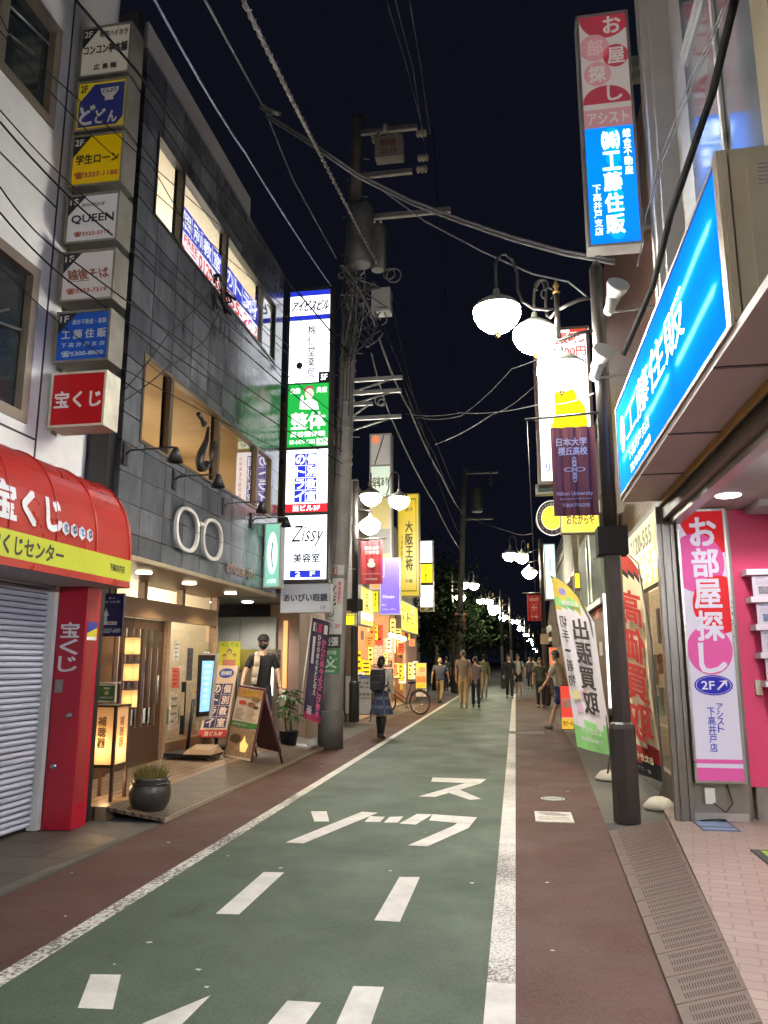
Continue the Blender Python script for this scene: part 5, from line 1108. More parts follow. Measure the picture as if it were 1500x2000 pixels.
b.text(f,'工藤住販',.15,.22,.78,.58,WH,.009,0); b.text(f,'下高井戸支店',.16,.67,.44,.79,WH,.009,0); b.text(f,'TEL 03-5300-8000',.18,.85,.44,.93,WH,.009,.002); b.disc(f,.09,.40,.035,.20,WH,.009,24); b.build('lettering', bs)
# tall pink and blue projecting sign
def d_tall(b, f):
    pk = P((.50,.06,.09),.4,0,.05,emit=.25); pl = P((.62,.30,.33),.4,0,.05,emit=.3); wh = P((.70,.62,.58),.4,0,.04,emit=.25); asp = .5/2.75
    b.rect(f,0,0,1,.505,wh,.002)
    b.pg(f,[(0,0),(1,0),(1,.07)]+[(.55+.55*math.cos(R(a)), .0+.105*math.sin(R(a))) for a in range(20,181,10)],pk,.003)
    for u, v, r, m in ((.30,.145,.32,pl),(.74,.19,.27,pk),(.34,.265,.29,pl)): b.disc(f,u,v,r,r*asp*1.05,m,.0035,30)
    b.pg(f,[(0,.40)]+[(.5-.5*math.cos(R(a)), .395-.075*math.sin(R(a))) for a in range(10,171,10)]+[(1,.40)],pk,.0038); b.rect(f,0,.40,1,.41,wh,.004)
    for ch, u0, v0, u1, v1, m in (('お',.52,.01,.88,.085,wh),('部',.15,.11,.48,.18,P((.7,.45,.45),.4,0,0,emit=.3)),('屋',.58,.155,.92,.225,wh),('探',.16,.23,.50,.30,wh),('し',.52,.325,.82,.39,wh)): b.text(f,ch,u0,v0,u1,v1,m,.006,.004)
    b.rect(f,0,.425,1,.505,pl,.0045); b.text(f,'アシスト',.08,.44,.92,.49,wh,.007,.004)
    b.rect(f,0,.505,1,1,E((.0,.20,1.0),1.15,.4),.004)
    for i in range(9): b.disc(f,.56,.54+.052*i,.16,.03,E((.0,.36,1.0),1.15,.4),.0042+.0001*i,14)
    w2 = E((.88,.98,1.0),1.7,.6)
    b.vtext(f,'㈱工藤住販',.34,.52,.70,.965,w2,.007,.005,gap=.14); b.vtext(f,'総合不動産',.78,.52,.94,.72,w2,.007,.003,gap=.12); b.vtext(f,'下高井戸支店',.10,.75,.26,.965,w2,.007,.003,gap=.12)
def m_tall(b):
    b.box((1.49,7.97,8.15),(1.66,8.07,8.27),STEEL); b.box((1.49,7.97,7.98),(1.66,8.07,8.08),STEEL); b.box((1.49,7.97,6.15),(1.66,8.07,6.35),STEEL); b.tube([(1.50,8.02,6.4),(1.63,8.02,7.6)],.02,STEEL,6)
lightbox('tall_projecting_sign','tall projecting sign, dull pink circles above and glowing blue lettering below','sign',FY(7.9,(.92,5.90,1.50,8.82)),.2,P((.45,.44,.42),.45,.2,.1),P((.5,.5,.5),.5),d_tall,.03,None,m_tall)
# ================================================================ buildings further down, left side
GYM = P((.30,.26,.2),.5,0,.1)
def bldg(name, label, x_face, x_back, y0, y1, z1, m, wins=(), wall_t=None, cat='building', lit=()):
    """a plain block with window openings on its street face; wins = (y0, z0, y1, z1)"""
    t = thing(name, label, cat, ((x_face+x_back)/2, y0, 0))
    b = MB(); b.box((x_face, y0, 0), (x_back, y1, z1), m); b.box((x_face+(.06 if x_face > 0 else -.06)*-1, y0-.03, z1-.12), (x_back, y1+.03, z1+.1), m); b.build('wall', t)
    for k, (a, c, d, e) in enumerate(wins):
        f = FXp(x_face, (a,c,d,e)) if x_face < 0 else FXm(x_face, (a,c,d,e))
        b = MB(); b.ring(f,.06,.0,.05,FRB); b.slab(f,.48,.02,.52,.98,.0,.04,FRB); o = b.build('window', t)
        b = MB(); b.rect(f,.02,.02,.98,.98,E(lit[k],1.0) if k < len(lit) and lit[k] else DGLASS,.012); b.build('pane', o)
    return t
t = bldg('brown_building','weathered brown building just behind the utility pole',-4.25,-9,14.8,19.4,6.9,P((.17,.13,.09),.75,0,.3,1.0),((15.4,3.9,16.6,5.3),(17.2,3.9,18.5,5.3)))
b = MB(); b.box((-4.6,14.25,0),(-4.02,14.8,3.4),P((.36,.25,.20),.6,0,.12)); b.box((-4.03,14.85,0),(-4.245,17.0,2.9),P((.30,.21,.16),.6,0,.15)); b.box((-4.9,14.2,2.72),(-4.2,14.78,2.9),P((.2,.17,.15),.6)); b.box((-6,14.72,2.35),(-4.62,14.78,2.72),P((.05,.05,.05),.6)); b.build('porch', t)
b = MB(); b.box((-4.62,14.66,2.35),(-4.45,14.70,2.85),E((1,.42,.14),1.6)); b.box((-4.32,14.2,1.0),(-4.25,14.245,2.25),E((1,.45,.15),1.0)); b.build('lit_panel', t)
ORW = P((.55,.33,.20),.6,0,.15,1.5)
t = thing('noodle_restaurant','brightly lit restaurant front with price posters and yellow boards beyond the pole','restaurant',(-5,24,0))
b = MB(); b.box((-4.1,19.42,3.0),(-9,31.4,6.2),P((.16,.15,.14),.7,0,.2)); b.box((-9,31.2,0),(-3.95,31.4,2.998),ORW); b.box((-9,19.42,0),(-3.95,19.5,2.998),P((.4,.3,.2),.6)); b.box((-5.2,24.4,0),(-3.95,24.7,2.998),ORW); b.box((-9,19.5,0),(-8.9,31.2,2.998),ORW); b.box((-4.05,28.2,0),(-3.95,31.2,2.998),P((.42,.25,.22),.6,0,.1)); b.box((-9,19.5,.0),(-3.98,31.2,.03),P((.3,.25,.2),.5)); b.build('wall', t)
b = MB(); b.box((-4.7,19.5,2.9),(-3.9,31.2,2.996),P((.6,.45,.3),.6)); b.build('canopy', t)
for y in (20.5,22.6,25.6,27.4): lamp('POINT','restaurant_lamp',(-5.3,y,2.6),170,(1,.66,.36),.15,None,t)
lamp('AREA','fascia_lamp',(-3.55,27.2,2.45),60,(1,.85,.45),1.2,(0,0,0),t)
random.seed(14)
for k in range(44):
    y = random.uniform(19.8,30.8); z = random.uniform(.4,2.5); c = random.choice(((.7,.35,.1),(.75,.6,.1),(.6,.08,.05),(.7,.65,.55),(.12,.06,.04),(.8,.7,.3),(.3,.12,.05),(.05,.05,.2)))
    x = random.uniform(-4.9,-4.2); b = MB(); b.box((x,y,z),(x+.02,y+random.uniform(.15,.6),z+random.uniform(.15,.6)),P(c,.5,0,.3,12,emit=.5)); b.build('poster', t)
random.seed(52)
for k in range(30):
    y = random.uniform(19.3,30.5); z = random.uniform(.7,2.3); x = random.uniform(-4.35,-3.8); w_ = random.uniform(.14,.3); h_ = random.uniform(.25,.75); c = random.choice(((.9,.7,.03),(.9,.62,.02),(.9,.30,.05),(.85,.75,.55),(.8,.10,.04),(.9,.8,.2)))
    b = MB(); f = FY(y,(x,z,x+w_,z+h_)); b.slab(f,0,0,1,1,-.03,0,GYM); b.rect(f,.04,.03,.96,.97,E(c,.95,.6),.003)
    for j in range(3): b.rect(f,.2,.15+.25*j,random.uniform(.5,.85),.25+.25*j,P((.2,.08,.03),.6,0,0),.006)
    b.build('hanging_menu', t)
# wall of price posters facing the viewer
f = FY(24.38,(-4.448, 0.806, -3.775, 2.22))
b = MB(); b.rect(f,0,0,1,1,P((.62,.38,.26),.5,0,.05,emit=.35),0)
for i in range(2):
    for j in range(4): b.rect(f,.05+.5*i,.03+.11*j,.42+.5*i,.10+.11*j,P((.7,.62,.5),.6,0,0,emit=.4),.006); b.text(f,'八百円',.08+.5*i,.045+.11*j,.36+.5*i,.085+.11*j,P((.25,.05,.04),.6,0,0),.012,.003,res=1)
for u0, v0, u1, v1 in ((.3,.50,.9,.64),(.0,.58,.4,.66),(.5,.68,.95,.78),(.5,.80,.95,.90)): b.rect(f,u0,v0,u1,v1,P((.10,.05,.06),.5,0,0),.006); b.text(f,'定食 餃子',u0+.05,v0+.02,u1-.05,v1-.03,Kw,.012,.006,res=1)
b.build('price_poster', t)
b = MB(); c0, c1 = (-3.842, 24.0, 2.301), (-3.192, 22.6, 2.134); b.tube([c0,c1],.06,E((1,.95,.8),9),8); b.build('fluorescent_tube', t)
t = bldg('dark_block','unlit block behind the gold sign at the edge of the trees',-4.3,-9,31.6,35.5,7.0,P((.035,.03,.028),.8,0,.3))
YL = E((.92,.80,.02),1.0,.6); KT = P((.08,.06,.01),.6,0,0)
def dr_txt(items):
    def d(b, f):
        for it in items:
            if it[0] == 'v': b.vtext(f,*it[1:],res=1)
            elif it[0] == 't': b.text(f,*it[1:],res=1)
            elif it[0] == 'r': b.rect(f,*it[1:])
            elif it[0] == 'd': b.disc(f,*it[1:])
    return d
GY = P((.35,.34,.33),.5,0,.15)
# multi-panel sign board
Wd = E((.9,.72,.65),.55,.6)
def d_multi(b, f):
    b.rect(f,0,0,1,.20,P((.45,.42,.40),.5,0,.1,emit=.3),.003); b.disc(f,.25,.03,.2,.03,E((1,.3,.12),.7),.0035,12); b.rect(f,0,.21,1,.40,E((.62,.72,.58),.75),.003); b.rect(f,0,.42,1,.62,E((.45,.36,.13),.6),.003); b.rect(f,0,.78,1,1,E((1,.26,.08),1.0),.003)
    b.tube([f.p(.7,0,.02),f.p(.2,.2,.02)],.015,BLACK,4); b.vtext(f,'やき鳥',.70,.80,.9,.98,KT,.006,.004,res=1); b.text(f,'空室あり',.1,.28,.9,.34,KT,.006,.002,res=1)
lightbox('panel_sign','tall stacked sign of grey, pale green, olive and orange panels beside the left lamp','sign',FY(20.4,(-3.839, 3.377, -3.222, 7.752)),.35,GY,P((.2,.18,.16),.5),d_multi,.04)
GO = E((.55,.40,.02),.85,.6)
lightbox('gold_restaurant_sign','tall mustard gold sign with black brush characters beside the purple sign','sign',FY(22,(-3.3, 3.321, -2.656, 6.356)),.3,P((.3,.24,.05),.5),GO,dr_txt([('r',.1,.04,.9,.05,KT,.004),('r',.1,.95,.9,.96,KT,.004),('r',.88,.04,.9,.96,KT,.004),('v','大阪王将',.36,.26,.72,.76,KT,.006,.006),('t','餃子',.34,.13,.74,.17,KT,.006,.003),('t','中華',.34,.84,.7,.88,KT,.006,.003),('v','元祖焼餃子',.14,.4,.22,.66,KT,.006,.002)]),.03)
PU = E((.16,.10,.62),.75,.6)
lightbox('purple_sign','violet projecting sign with small white lettering below the crimson banner','sign',FY(19.7,(-3.422, 2.677, -2.886, 4.148)),.25,P((.45,.44,.5),.4),PU,dr_txt([('t','House',.12,.66,.72,.72,Kw,.004,.008),('t','BAR &',.05,.82,.3,.86,Kw,.004,.003),('t','curry, coffee',.08,.90,.8,.94,Kw,.004,.003),('r',.0,.12,.03,.34,Kw,.004),('r',.0,.32,.18,.34,Kw,.004),('r',.17,.04,.19,.34,Kw,.004)]),.02)
def d_wy(b, f): b.rect(f,.0,.31,1,.335,KT,.004); b.rect(f,0,.335,1,.6,YL,.004); b.rect(f,0,.6,1,.64,KT,.004); b.vtext(f,'らーめん',.35,.36,.6,.58,KT,.006,.003,res=1); b.rect(f,.6,.65,.95,.78,E((.6,.62,.9),1.1),.004); b.rect(f,0,.95,1,1,KT,.004); b.text(f,'2F',.3,.955,.7,.99,Kw,.006,.003)
lightbox('white_yellow_sign','glowing sign of white, yellow and white panels at the edge of the dark trees','sign',FY(29,(-3.501, 3.335, -2.982, 6.039)),.3,GY,E((.93,.92,1.0),1.3,.6),d_wy,.03)
lightbox('slanting_yellow_sign','bright yellow fascia board with a white strip left of the purple sign','sign',FXp(-3.72,(18.609, 2.372, 20.386, 3.35)),.12,GY,YL,dr_txt([('r',0,.68,1,.86,E((.9,.92,.95),1.1),.004),('v','油そば専門',.3,.1,.62,.64,KT,.006,.02)]),.03)
lightbox('small_yellow_sign','small plain yellow lit box just right of the utility pole','sign',FY(16.8,(-3.714, 2.267, -3.468, 2.55)),.2,GY,YL,None,.02)
lightbox('narrow_yellow_sign','narrow yellow lit panel squeezed beside the purple sign','sign',FY(21.2,(-3.901, 2.829, -3.71, 3.602)),.2,GY,YL,dr_txt([('v','中華そば',.3,.1,.7,.8,KT,.006,.004)]),.02)
lightbox('yellow_fascia','large sunny yellow fascia with a faint round crest under the gold sign','sign',FXp(-3.70,(25.389, 2.492, 29.882, 3.525)),.2,GY,E((.92,.72,.01),1.0,.6),dr_txt([('t','揚子江',.28,.3,.7,.7,KT,.006,.01),('v','中華',.05,.2,.14,.7,KT,.006,.01)]),.04)
# freestanding signs on the left footway
def stand_sign(name, label, fr, col, draw, legs=True, cat='standing sign'):
    t = thing(name, label, cat, fr.p(.5,1.12))
    b = MB(); b.slab(fr,0,0,1,1,-.06,0,DARKSTEEL); b.rect(fr,.04,.02,.96,.98,col,.004); b.build('board', t)
    b = MB(); draw(b, fr); b.build('lettering', t)
    if legs:
        b = MB()
        for u in (.06,.94): b.tube([fr.p(u,.98,-.03),fr.p(u,1.16,-.03)],.014,DARKSTEEL,5); b.tube([fr.p(u,1.155,.12),fr.p(u,1.155,-.2)],.014,DARKSTEEL,5)
        b.build('legs', t)
    return t
f = FY(18.6,(-4.097, 0.241, -3.413, 1.171))
stand_sign('menu_stand','pale standing menu board with black lettering behind the dark lamp post',f,P((.42,.38,.34),.5,0,.05,emit=.15),dr_txt([('t','油そば',.2,.16,.9,.24,KT,.008,.01),('t','まぜめん',.2,.27,.9,.34,KT,.008,.01),('t','営業時間',.3,.46,.92,.52,KT,.008,.006),('t','11:00-23:00',.3,.56,.92,.61,KT,.008,.006),('r',.55,.03,.9,.1,P((.15,.2,.4),.6,0,0),.008)]))
f = FY(27.6,(-3.517, 0.246, -3.11, 1.446))
random.seed(6)
def d_ym(b, f):
    for k, c in enumerate(((.75,.65,.08),(.7,.5,.25),(.75,.25,.06),(.78,.6,.05),(.6,.52,.42))): b.rect(f,.07,.03+.185*k,.93,.20+.185*k,P(c,.5,0,.35,16,emit=.45),.006)
    b.disc(f,.6,.2,.3,.08,P((.6,.3,.15),.5,0,.2,emit=.4),.009,14)
stand_sign('photo_menu_sign','white-edged standing sign with yellow and orange food pictures behind the bicycle',f,P((.7,.6,.4),.5,emit=.3),d_ym,False)
# bicycle ------------------------------------------------------
def bicycle(label, loc, rz):
    t = thing('bicycle', label, 'bicycle', (0,0,0))
    RUB = P((.02,.02,.02),.7); FRM = P((.04,.045,.05),.35,.3); CHR = P((.5,.5,.48),.25,.9)
    for y, nm in ((-.56,'wheel'),(.56,'wheel')):
        b = MB(); b.torus((0,y,.34),.325,.018,RUB,'X',28,6); w = b.build(nm, t, False)
        b = MB(); b.torus((0,y,.34),.298,.010,CHR,'X',28,5)
        for k in range(18): a = 2*math.pi*k/18; b.tube([(.02*(1 if k % 2 else -1),y,.34),(0,y+.298*math.cos(a),.34+.298*math.sin(a))],.0016,CHR,3,False)
        b.lathe([(.02,-.05),(.02,.05)],(0,y,.34),CHR,8,axis='X'); b.build('rim', w, False)
        b = MB(); b.torus((0,y,.34),.36,.016,FRM,'X',16,4,20,150); b.build('mudguard', w, False)
    b = MB(); bb, hd, st, rr, fr_ = (0,.1,.30),(0,-.40,.78),(0,.24,.74),(0,.56,.34),(0,-.56,.34)
    for a, c, r in ((bb,(0,-.42,.60),.018),((0,-.38,.72),(0,.14,.40),.016),(bb,st,.016),(bb,rr,.011),(st,rr,.010),((0,-.37,.92),fr_,.014),(st,(0,.28,.86),.013)): b.tube([a,c],r,FRM,6)
    b.tube([(.27,-.16,.98),(.24,-.30,1.0),(.05,-.38,.98),(-.05,-.38,.98),(-.24,-.30,1.0),(-.27,-.16,.98)],.012,CHR,6); b.build('frame', t, False)
    b = MB(); b.ball((0,.30,.89),(.085,.14,.04),RUB,10,6); b.build('saddle', t, False)
    b = MB()
    BK = P((.03,.028,.025),.6)
    for z in (.66,.73,.80,.87): b.tube([(-.17,-.80,z),(.17,-.80,z),(.17,-.52,z),(-.17,-.52,z),(-.17,-.80,z)],.007,BK,4)
    for k in range(9): x = -.17+.34*k/8; b.tube([(x,-.80,.64),(x,-.80,.88)],.004,BK,3); b.tube([(x,-.52,.64),(x,-.52,.88)],.004,BK,3)
    b.box((-.17,-.80,.635),(.17,-.52,.65),BK); b.build('basket', t, False)
    b = MB(); b.box((-.09,.42,.72),(.09,.78,.735),FRM); b.tube([(.07,.7,.73),(.04,.56,.36)],.007,CHR,4); b.tube([(-.07,.7,.73),(-.04,.56,.36)],.007,CHR,4); b.build('carrier', t, False)
    b = MB(); b.tube([(.07,.1,.30),(.10,.1,.30),(.10,.22,.20)],.01,CHR,5); b.box((.08,.18,.18),(.18,.26,.2),RUB); b.torus((.05,.1,.30),.09,.008,CHR,'X',16,4); b.build('crank', t, False)
    t.location = loc; t.rotation_euler = (0,0,rz); return t
bicycle('black city bicycle with a front basket parked before the restaurant', (-3.25,22.6,0), R(-112))
bicycle('dim bicycle parked on the right behind the woman in the dark vest', (1.2,27.5,0), R(10))
# ================================================================ trees beyond
def tree(label, x, y, h, r, seed, n=1900):
    random.seed(seed)
    t = thing('street_tree', label, 'tree', (x,y,0), 'dark trees at the end of the shops')
    b = MB(); BK = P((.07,.055,.04),.85,0,.3,5); b.tube([(x,y,0),(x+.1,y,h*.25),(x-.05,y+.1,h*.5),(x,y,h*.8)],[.16,.13,.09,.03],BK,8)
    cl = []
    for k in range(9):
        a = random.uniform(0,6.28); z = h*random.uniform(.42,.9); q = r*random.uniform(.35,.8); e = (x+q*math.cos(a), y+q*math.sin(a), z)
        b.tube([(x,y,h*random.uniform(.3,.55)),((x+e[0])/2,(y+e[1])/2,z-.3),e],[.06,.04,.015],BK,5); cl.append(Vector(e))
    b.build('trunk', t)
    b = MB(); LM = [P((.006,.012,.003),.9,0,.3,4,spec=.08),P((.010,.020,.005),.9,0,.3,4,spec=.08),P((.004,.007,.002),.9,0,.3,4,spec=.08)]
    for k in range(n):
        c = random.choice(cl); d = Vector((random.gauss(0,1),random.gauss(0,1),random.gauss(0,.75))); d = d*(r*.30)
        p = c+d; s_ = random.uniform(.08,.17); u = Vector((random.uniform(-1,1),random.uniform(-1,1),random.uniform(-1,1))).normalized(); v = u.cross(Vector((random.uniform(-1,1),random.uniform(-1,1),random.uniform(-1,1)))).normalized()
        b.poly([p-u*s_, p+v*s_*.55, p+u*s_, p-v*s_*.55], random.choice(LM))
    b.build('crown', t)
for k, (x, y, h, r) in enumerate(((-5.2,35.8,6.5,2.6),(-4.2,41,7.2,2.6),(-3.9,47,6.2,2.4),(-6.5,40,7.5,3),(-3.6,55,6.4,2.4),(-5.4,52,7,2.8),(-2.6,66,6.5,2.4),(-1.0,84,6.8,2.6),(3.2,58,5.6,2.0),(4.6,74,6.5,2.6))):
    tree(['dark leafy tree right beside the pale lit lamp on the left','dark tree deep behind the walkers on the left','faint dark tree far down the street'][0 if k < 2 else 1 if k < 6 else 2], x, y, h, r, 40+k, 2200 if k < 4 else 1300)
# ================================================================ right side beyond the agency
BRN = brick_mat((.17,.085,.062),(.13,.065,.05),(.06,.04,.03),.24,.075,'YZ',.5,.5,.008,.2,.2,0,2)
t = thing('pawn_shop','brown tiled building over a shop front behind the black lamp post','building',(4,10.5,0))
b = MB(); b.box((1.80,8.26,3.3),(7,13.6,8.5),BRN); b.box((1.66,8.26,3.1),(7,13.6,3.298),P((.2,.19,.17),.6,0,.1)); b.box((3.6,8.26,0),(3.7,13.6,3.098),P((.4,.36,.28),.6)); b.box((1.64,13.4,0),(7,13.6,3.098),P((.35,.30,.22),.6,0,.15)); b.box((1.64,8.26,.0),(1.8,8.5,3.098),P((.25,.22,.2),.5)); b.build('wall', t)
b = MB(); 
for k in range(4): b.box((1.60,8.9+1.1*k,.02),(1.66,8.97+1.1*k,3.09),P((.34,.30,.25),.4,.5,.1))
b.box((1.60,8.5,0),(1.66,13.4,.3),P((.2,.18,.16),.5)); b.build('shop_front', t)
b = MB(); b.rect(FXm(1.64,(8.5,.3,13.4,3.09)),0,0,1,1,GL,0); b.build('pane', t)
random.seed(31)
for k in range(34):
    y = random.uniform(8.6,13.2); z = random.uniform(.4,2.6); b = MB(); b.box((1.68,y,z),(1.70,y+random.uniform(.12,.4),z+random.uniform(.1,.5)),P(random.choice(((.6,.5,.3),(.55,.2,.1),(.6,.55,.1),(.5,.45,.4),(.3,.1,.06))),.5,0,.3,14,emit=.08)); b.build('poster', t)
for y in (9.8,12.0): lamp('POINT','shop_lamp',(2.6,y,2.7),130,(1,.80,.55),.15,None,t)
# yellow fascia of the pawn shop
t = thing('pawn_fascia','leaning yellow and cream fascia board with orange edging above the red flag','sign',(1.5,9.5,2.33))
f = FXm(1.52,(8.32,2.33,10.7,3.08))
b = MB(); b.slab(f,0,0,1,1,-.1,0,GY); b.build('housing', t)
b = MB(); b.rect(f,.0,.0,1,1,E((.95,.66,.02),.8,.6),.004); b.rect(f,.12,.0,.9,.48,E((.55,.55,.30),.55,.6),.006); b.rect(f,0,0,.11,.98,E((.9,.42,.05),.7,.6),.005); b.build('panel', t)
b = MB(); b.text(f,'おたからや',.2,.52,.95,.95,E((.9,.85,.75),1.0),.012,.03); b.text(f,'0120-555',.2,.12,.85,.40,P((.25,.2,.1),.6,0,0),.012,.02); b.vtext(f,'高価買取',.02,.05,.09,.9,P((.5,.1,.05),.6,0,0),.012,.01); b.build('lettering', t)
# nobori flags
def nobori(name, label, sk, pole, zones, draw, base, curve=True, cat='flag', bow=.26):
    t = thing(name, label, cat, base)
    b = MB(); n = 40; m = 6
    def top(u): return 0 if not curve else bow*u**1.9      # bowed top edge
    def q(u, v): v = top(u)+(1-top(u))*v; return sk.p(u, v, .03*math.sin(v*7+u*4)+.02*math.sin(u*6))
    for i in range(n):
        for j in range(m):
            vm = top((j+.5)/m)+(1-top((j+.5)/m))*(i+.5)/n; mm = [z for lim, z in zones if vm <= lim][0]
            b.poly([q(j/m,i/n),q((j+1)/m,i/n),q((j+1)/m,(i+1)/n),q(j/m,(i+1)/n)], mm, True)
    b.build('cloth', t); b = MB(); draw(b, sk); b.build('lettering', t)
    b = MB(); b.tube(pole, .011, P((.1,.1,.1),.4), 6); b.build('pole', t)
    b = MB(); bx, by = base[0], base[1]; b.lathe([(.16,0),(.17,.03),(.10,.10),(.05,.12)],(bx,by,0),P((.55,.50,.42),.6),14); b.build('weight', t)
    return t
sk = Skew((0.529, 10.9, 2.647),(1.004, 10.75, 2.601),(1.19, 10.6, 0.296),(0.762, 10.7, 0.404))
Yf = P((.55,.40,.06),.7,0,.1,3,emit=.12); Wf = P((.56,.52,.55),.7,0,.08,3,emit=.14); Gf = P((.22,.48,.16),.7,0,.1,3,emit=.12)  # faint emission in the cloth stands in for light shining through it
def d_n1(b, f):
    k = P((.04,.03,.03),.6,0,0)
    b.vtext(f,'出張買取',.42,.24,.82,.80,k,.055,.004,flip=True,gap=.14); b.vtext(f,'切手・着物',.08,.23,.27,.66,k,.055,.001,flip=True,gap=.2)
    b.text(f,'おたからや',.2,.87,.8,.905,Wf,.05,.003,flip=True); b.text(f,'創業の実績',.2,.93,.8,.95,Wf,.05,.001,flip=True); b.text(f,'査定無料',.2,.145,.66,.175,Wf,.055,.003,flip=True)
    for u, v, m in ((.22,.70,P((.6,.5,.2),.6,0,0)),(.45,.69,P((.6,.35,.4),.6,0,0)),(.28,.77,P((.55,.35,.5),.6,0,0))): b.pg(f,[(u-.1,v-.02),(u+.08,v-.03),(u+.1,v+.02),(u-.08,v+.03)],m,.05)
    b.disc(f,.26,.09,.1,.022,P((.25,.2,.5),.6,0,0),.05,12)
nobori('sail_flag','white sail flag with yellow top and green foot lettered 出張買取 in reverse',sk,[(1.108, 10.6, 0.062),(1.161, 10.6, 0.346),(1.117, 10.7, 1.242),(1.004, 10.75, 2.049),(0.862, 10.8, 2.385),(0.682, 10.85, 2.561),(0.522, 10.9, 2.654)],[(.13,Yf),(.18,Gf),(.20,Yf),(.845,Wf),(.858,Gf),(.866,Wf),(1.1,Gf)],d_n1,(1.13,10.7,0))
sk = Skew((1.182, 9.2, 2.856),(1.411, 9.0, 2.762),(1.474, 8.85, 0.235),(1.177, 9.05, 0.358))
Rf = P((.42,.04,.03),.7,0,.2,6); Cf = P((.70,.60,.38),.7,0,.12,3,emit=.05); Kf = P((.02,.02,.022),.7,0,.2,4)  # cream cloth emits faintly in place of shop light passing through
def d_n2(b, f):
    b.vtext(f,'高価買取',.2,.20,.96,.86,P((.45,.035,.03),.6,0,0),.055,.006,flip=True,gap=.1); b.text(f,'おたからや',.2,.905,.9,.935,Cf,.055,.004,flip=True); b.text(f,'金・プラチナ',.2,.96,.8,.975,P((.4,.4,.38),.6,0,0),.055,.002,flip=True)
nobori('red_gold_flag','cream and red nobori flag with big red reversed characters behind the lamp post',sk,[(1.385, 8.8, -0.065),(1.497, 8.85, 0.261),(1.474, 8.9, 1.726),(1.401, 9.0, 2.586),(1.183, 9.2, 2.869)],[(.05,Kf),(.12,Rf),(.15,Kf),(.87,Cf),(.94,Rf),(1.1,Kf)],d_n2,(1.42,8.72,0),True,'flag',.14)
# long lit tube sign by the pawn shop
t = thing('white_light_sign','tall glowing blank white sign box between the two flags','sign',(1.35,13.0,0))
f = FY(13.0,(1.439, 0.75, 1.515, 2.593))
b = MB(); b.slab(f,0,0,1,1,-.12,0,GY); b.slab(f,-.2,1,1.2,1.05,-.2,.05,DARKSTEEL); b.build('housing', t); b = MB(); b.rect(f,.04,.01,.96,.99,E((.98,.95,.97),1.9,.6),.004); b.build('panel', t)
t = bldg('beige_building','beige pillared building with a green glass bay past the sail flag',1.75,8,13.7,20.5,6.0,P((.22,.19,.13),.65,0,.25,1.4),((14.6,3.4,15.6,4.7),(16.2,3.4,17.4,4.7)), lit=((.34,.40,.30),(.26,.24,.16)))
b = MB()
for y in (16.4,18.3,20.0): b.box((1.55,y,0),(1.749,y+.4,5.6),P((.30,.26,.17),.65,0,.25,2))
b.build('pillar', t)
b = MB(); f = FXm(1.45,(13.107, 2.434, 17.276, 3.952)); b.slab(f,0,0,1,1,-.3,0,P((.10,.13,.10),.6,0,.2,2,spec=.1)); b.slab(f,.45,0,.5,1,0,.03,STEEL); b.slab(f,0,.94,1,1,0,.05,STEEL); b.rect(f,.52,.05,.6,.9,E((.6,.7,.45),.5),.006); b.build('bay', t)
b = MB(); f = FXm(1.52,(13.75,.2,20.4,2.6)); b.rect(f,0,0,1,1,P((.14,.08,.05),.5,0,.3,1.5),.0); 
random.seed(17)
for k in range(26): u = random.random()*.9; v = random.random()*.85; b.rect(f,u,v,u+.04+.06*random.random(),v+.1,P(random.choice(((.7,.3,.1),(.6,.5,.2),(.5,.08,.05),(.5,.45,.4))),.5,0,.2,9,emit=.3),.01)
b.build('shop_front', t)
# signs along the right
def d_rel(b, f):
    r_ = E((.85,.06,.04),1.0); n_ = E((.03,.05,.5),.8)
    b.rect(f,.68,.0,1,.02,r_,.004); b.text(f,'延長無し',.30,.02,.96,.095,r_,.006,.008); b.text(f,'3500円',.34,.12,.98,.18,r_,.006,.005); b.text(f,'(税込)',.72,.20,.98,.24,n_,.006,.004)
    b.disc(f,.09,.225,.045,.017,n_,.006,16); b.disc(f,.07,.275,.04,.016,n_,.006,16); b.text(f,'リラックス空間',.10,.885,.98,.94,n_,.006,.006,ital=.2)
    y_ = E((.95,.74,.01),1.05); b.pg(f,[(.32,.44),(.36,.40),(.70,.40),(.76,.46),(.90,.52),(.94,.62),(.92,.70),(.84,.78),(.40,.80),(.28,.72),(.24,.64),(.33,.56)],y_,.005)
lightbox('lounge_sign','large glowing white sign with red price lettering behind the near lamp globes','sign',FY(14.6,(0.54, 4.812, 1.622, 7.98)),.35,P((.32,.24,.21),.5,0,.1),E((.98,.96,.92),1.35,.6),d_rel,.06)
lightbox('dark_green_sign','small dark green board under the large white sign','sign',FY(14.9,(0.493, 4.684, 0.934, 4.884)),.2,P((.5,.5,.42),.5),P((.02,.07,.05),.4),None,.04)
t = thing('round_sign','round lit curry sign with a yellow disc and dark ring','sign',(1,15.6,3.5))
f = FY(15.6,(0.494, 3.957, 1.141, 4.713))
b = MB(); c = f.p(.5,.5,0); b.lathe([(f.U.length/2,0),(f.U.length/2,.18)],(c.x,c.y,c.z),GY,30,axis='Y'); b.build('housing', t)
b = MB(); b.disc(f,.5,.5,.48,.48,E((.95,.93,.9),1.1),.004,34); b.annulus(f,.5,.5,.46,.46,.72,P((.08,.035,.03),.5,0,0),.006,34); b.disc(f,.5,.5,.32,.32,E((.95,.85,.02),1.1),.007,30); b.build('panel', t)
b = MB()
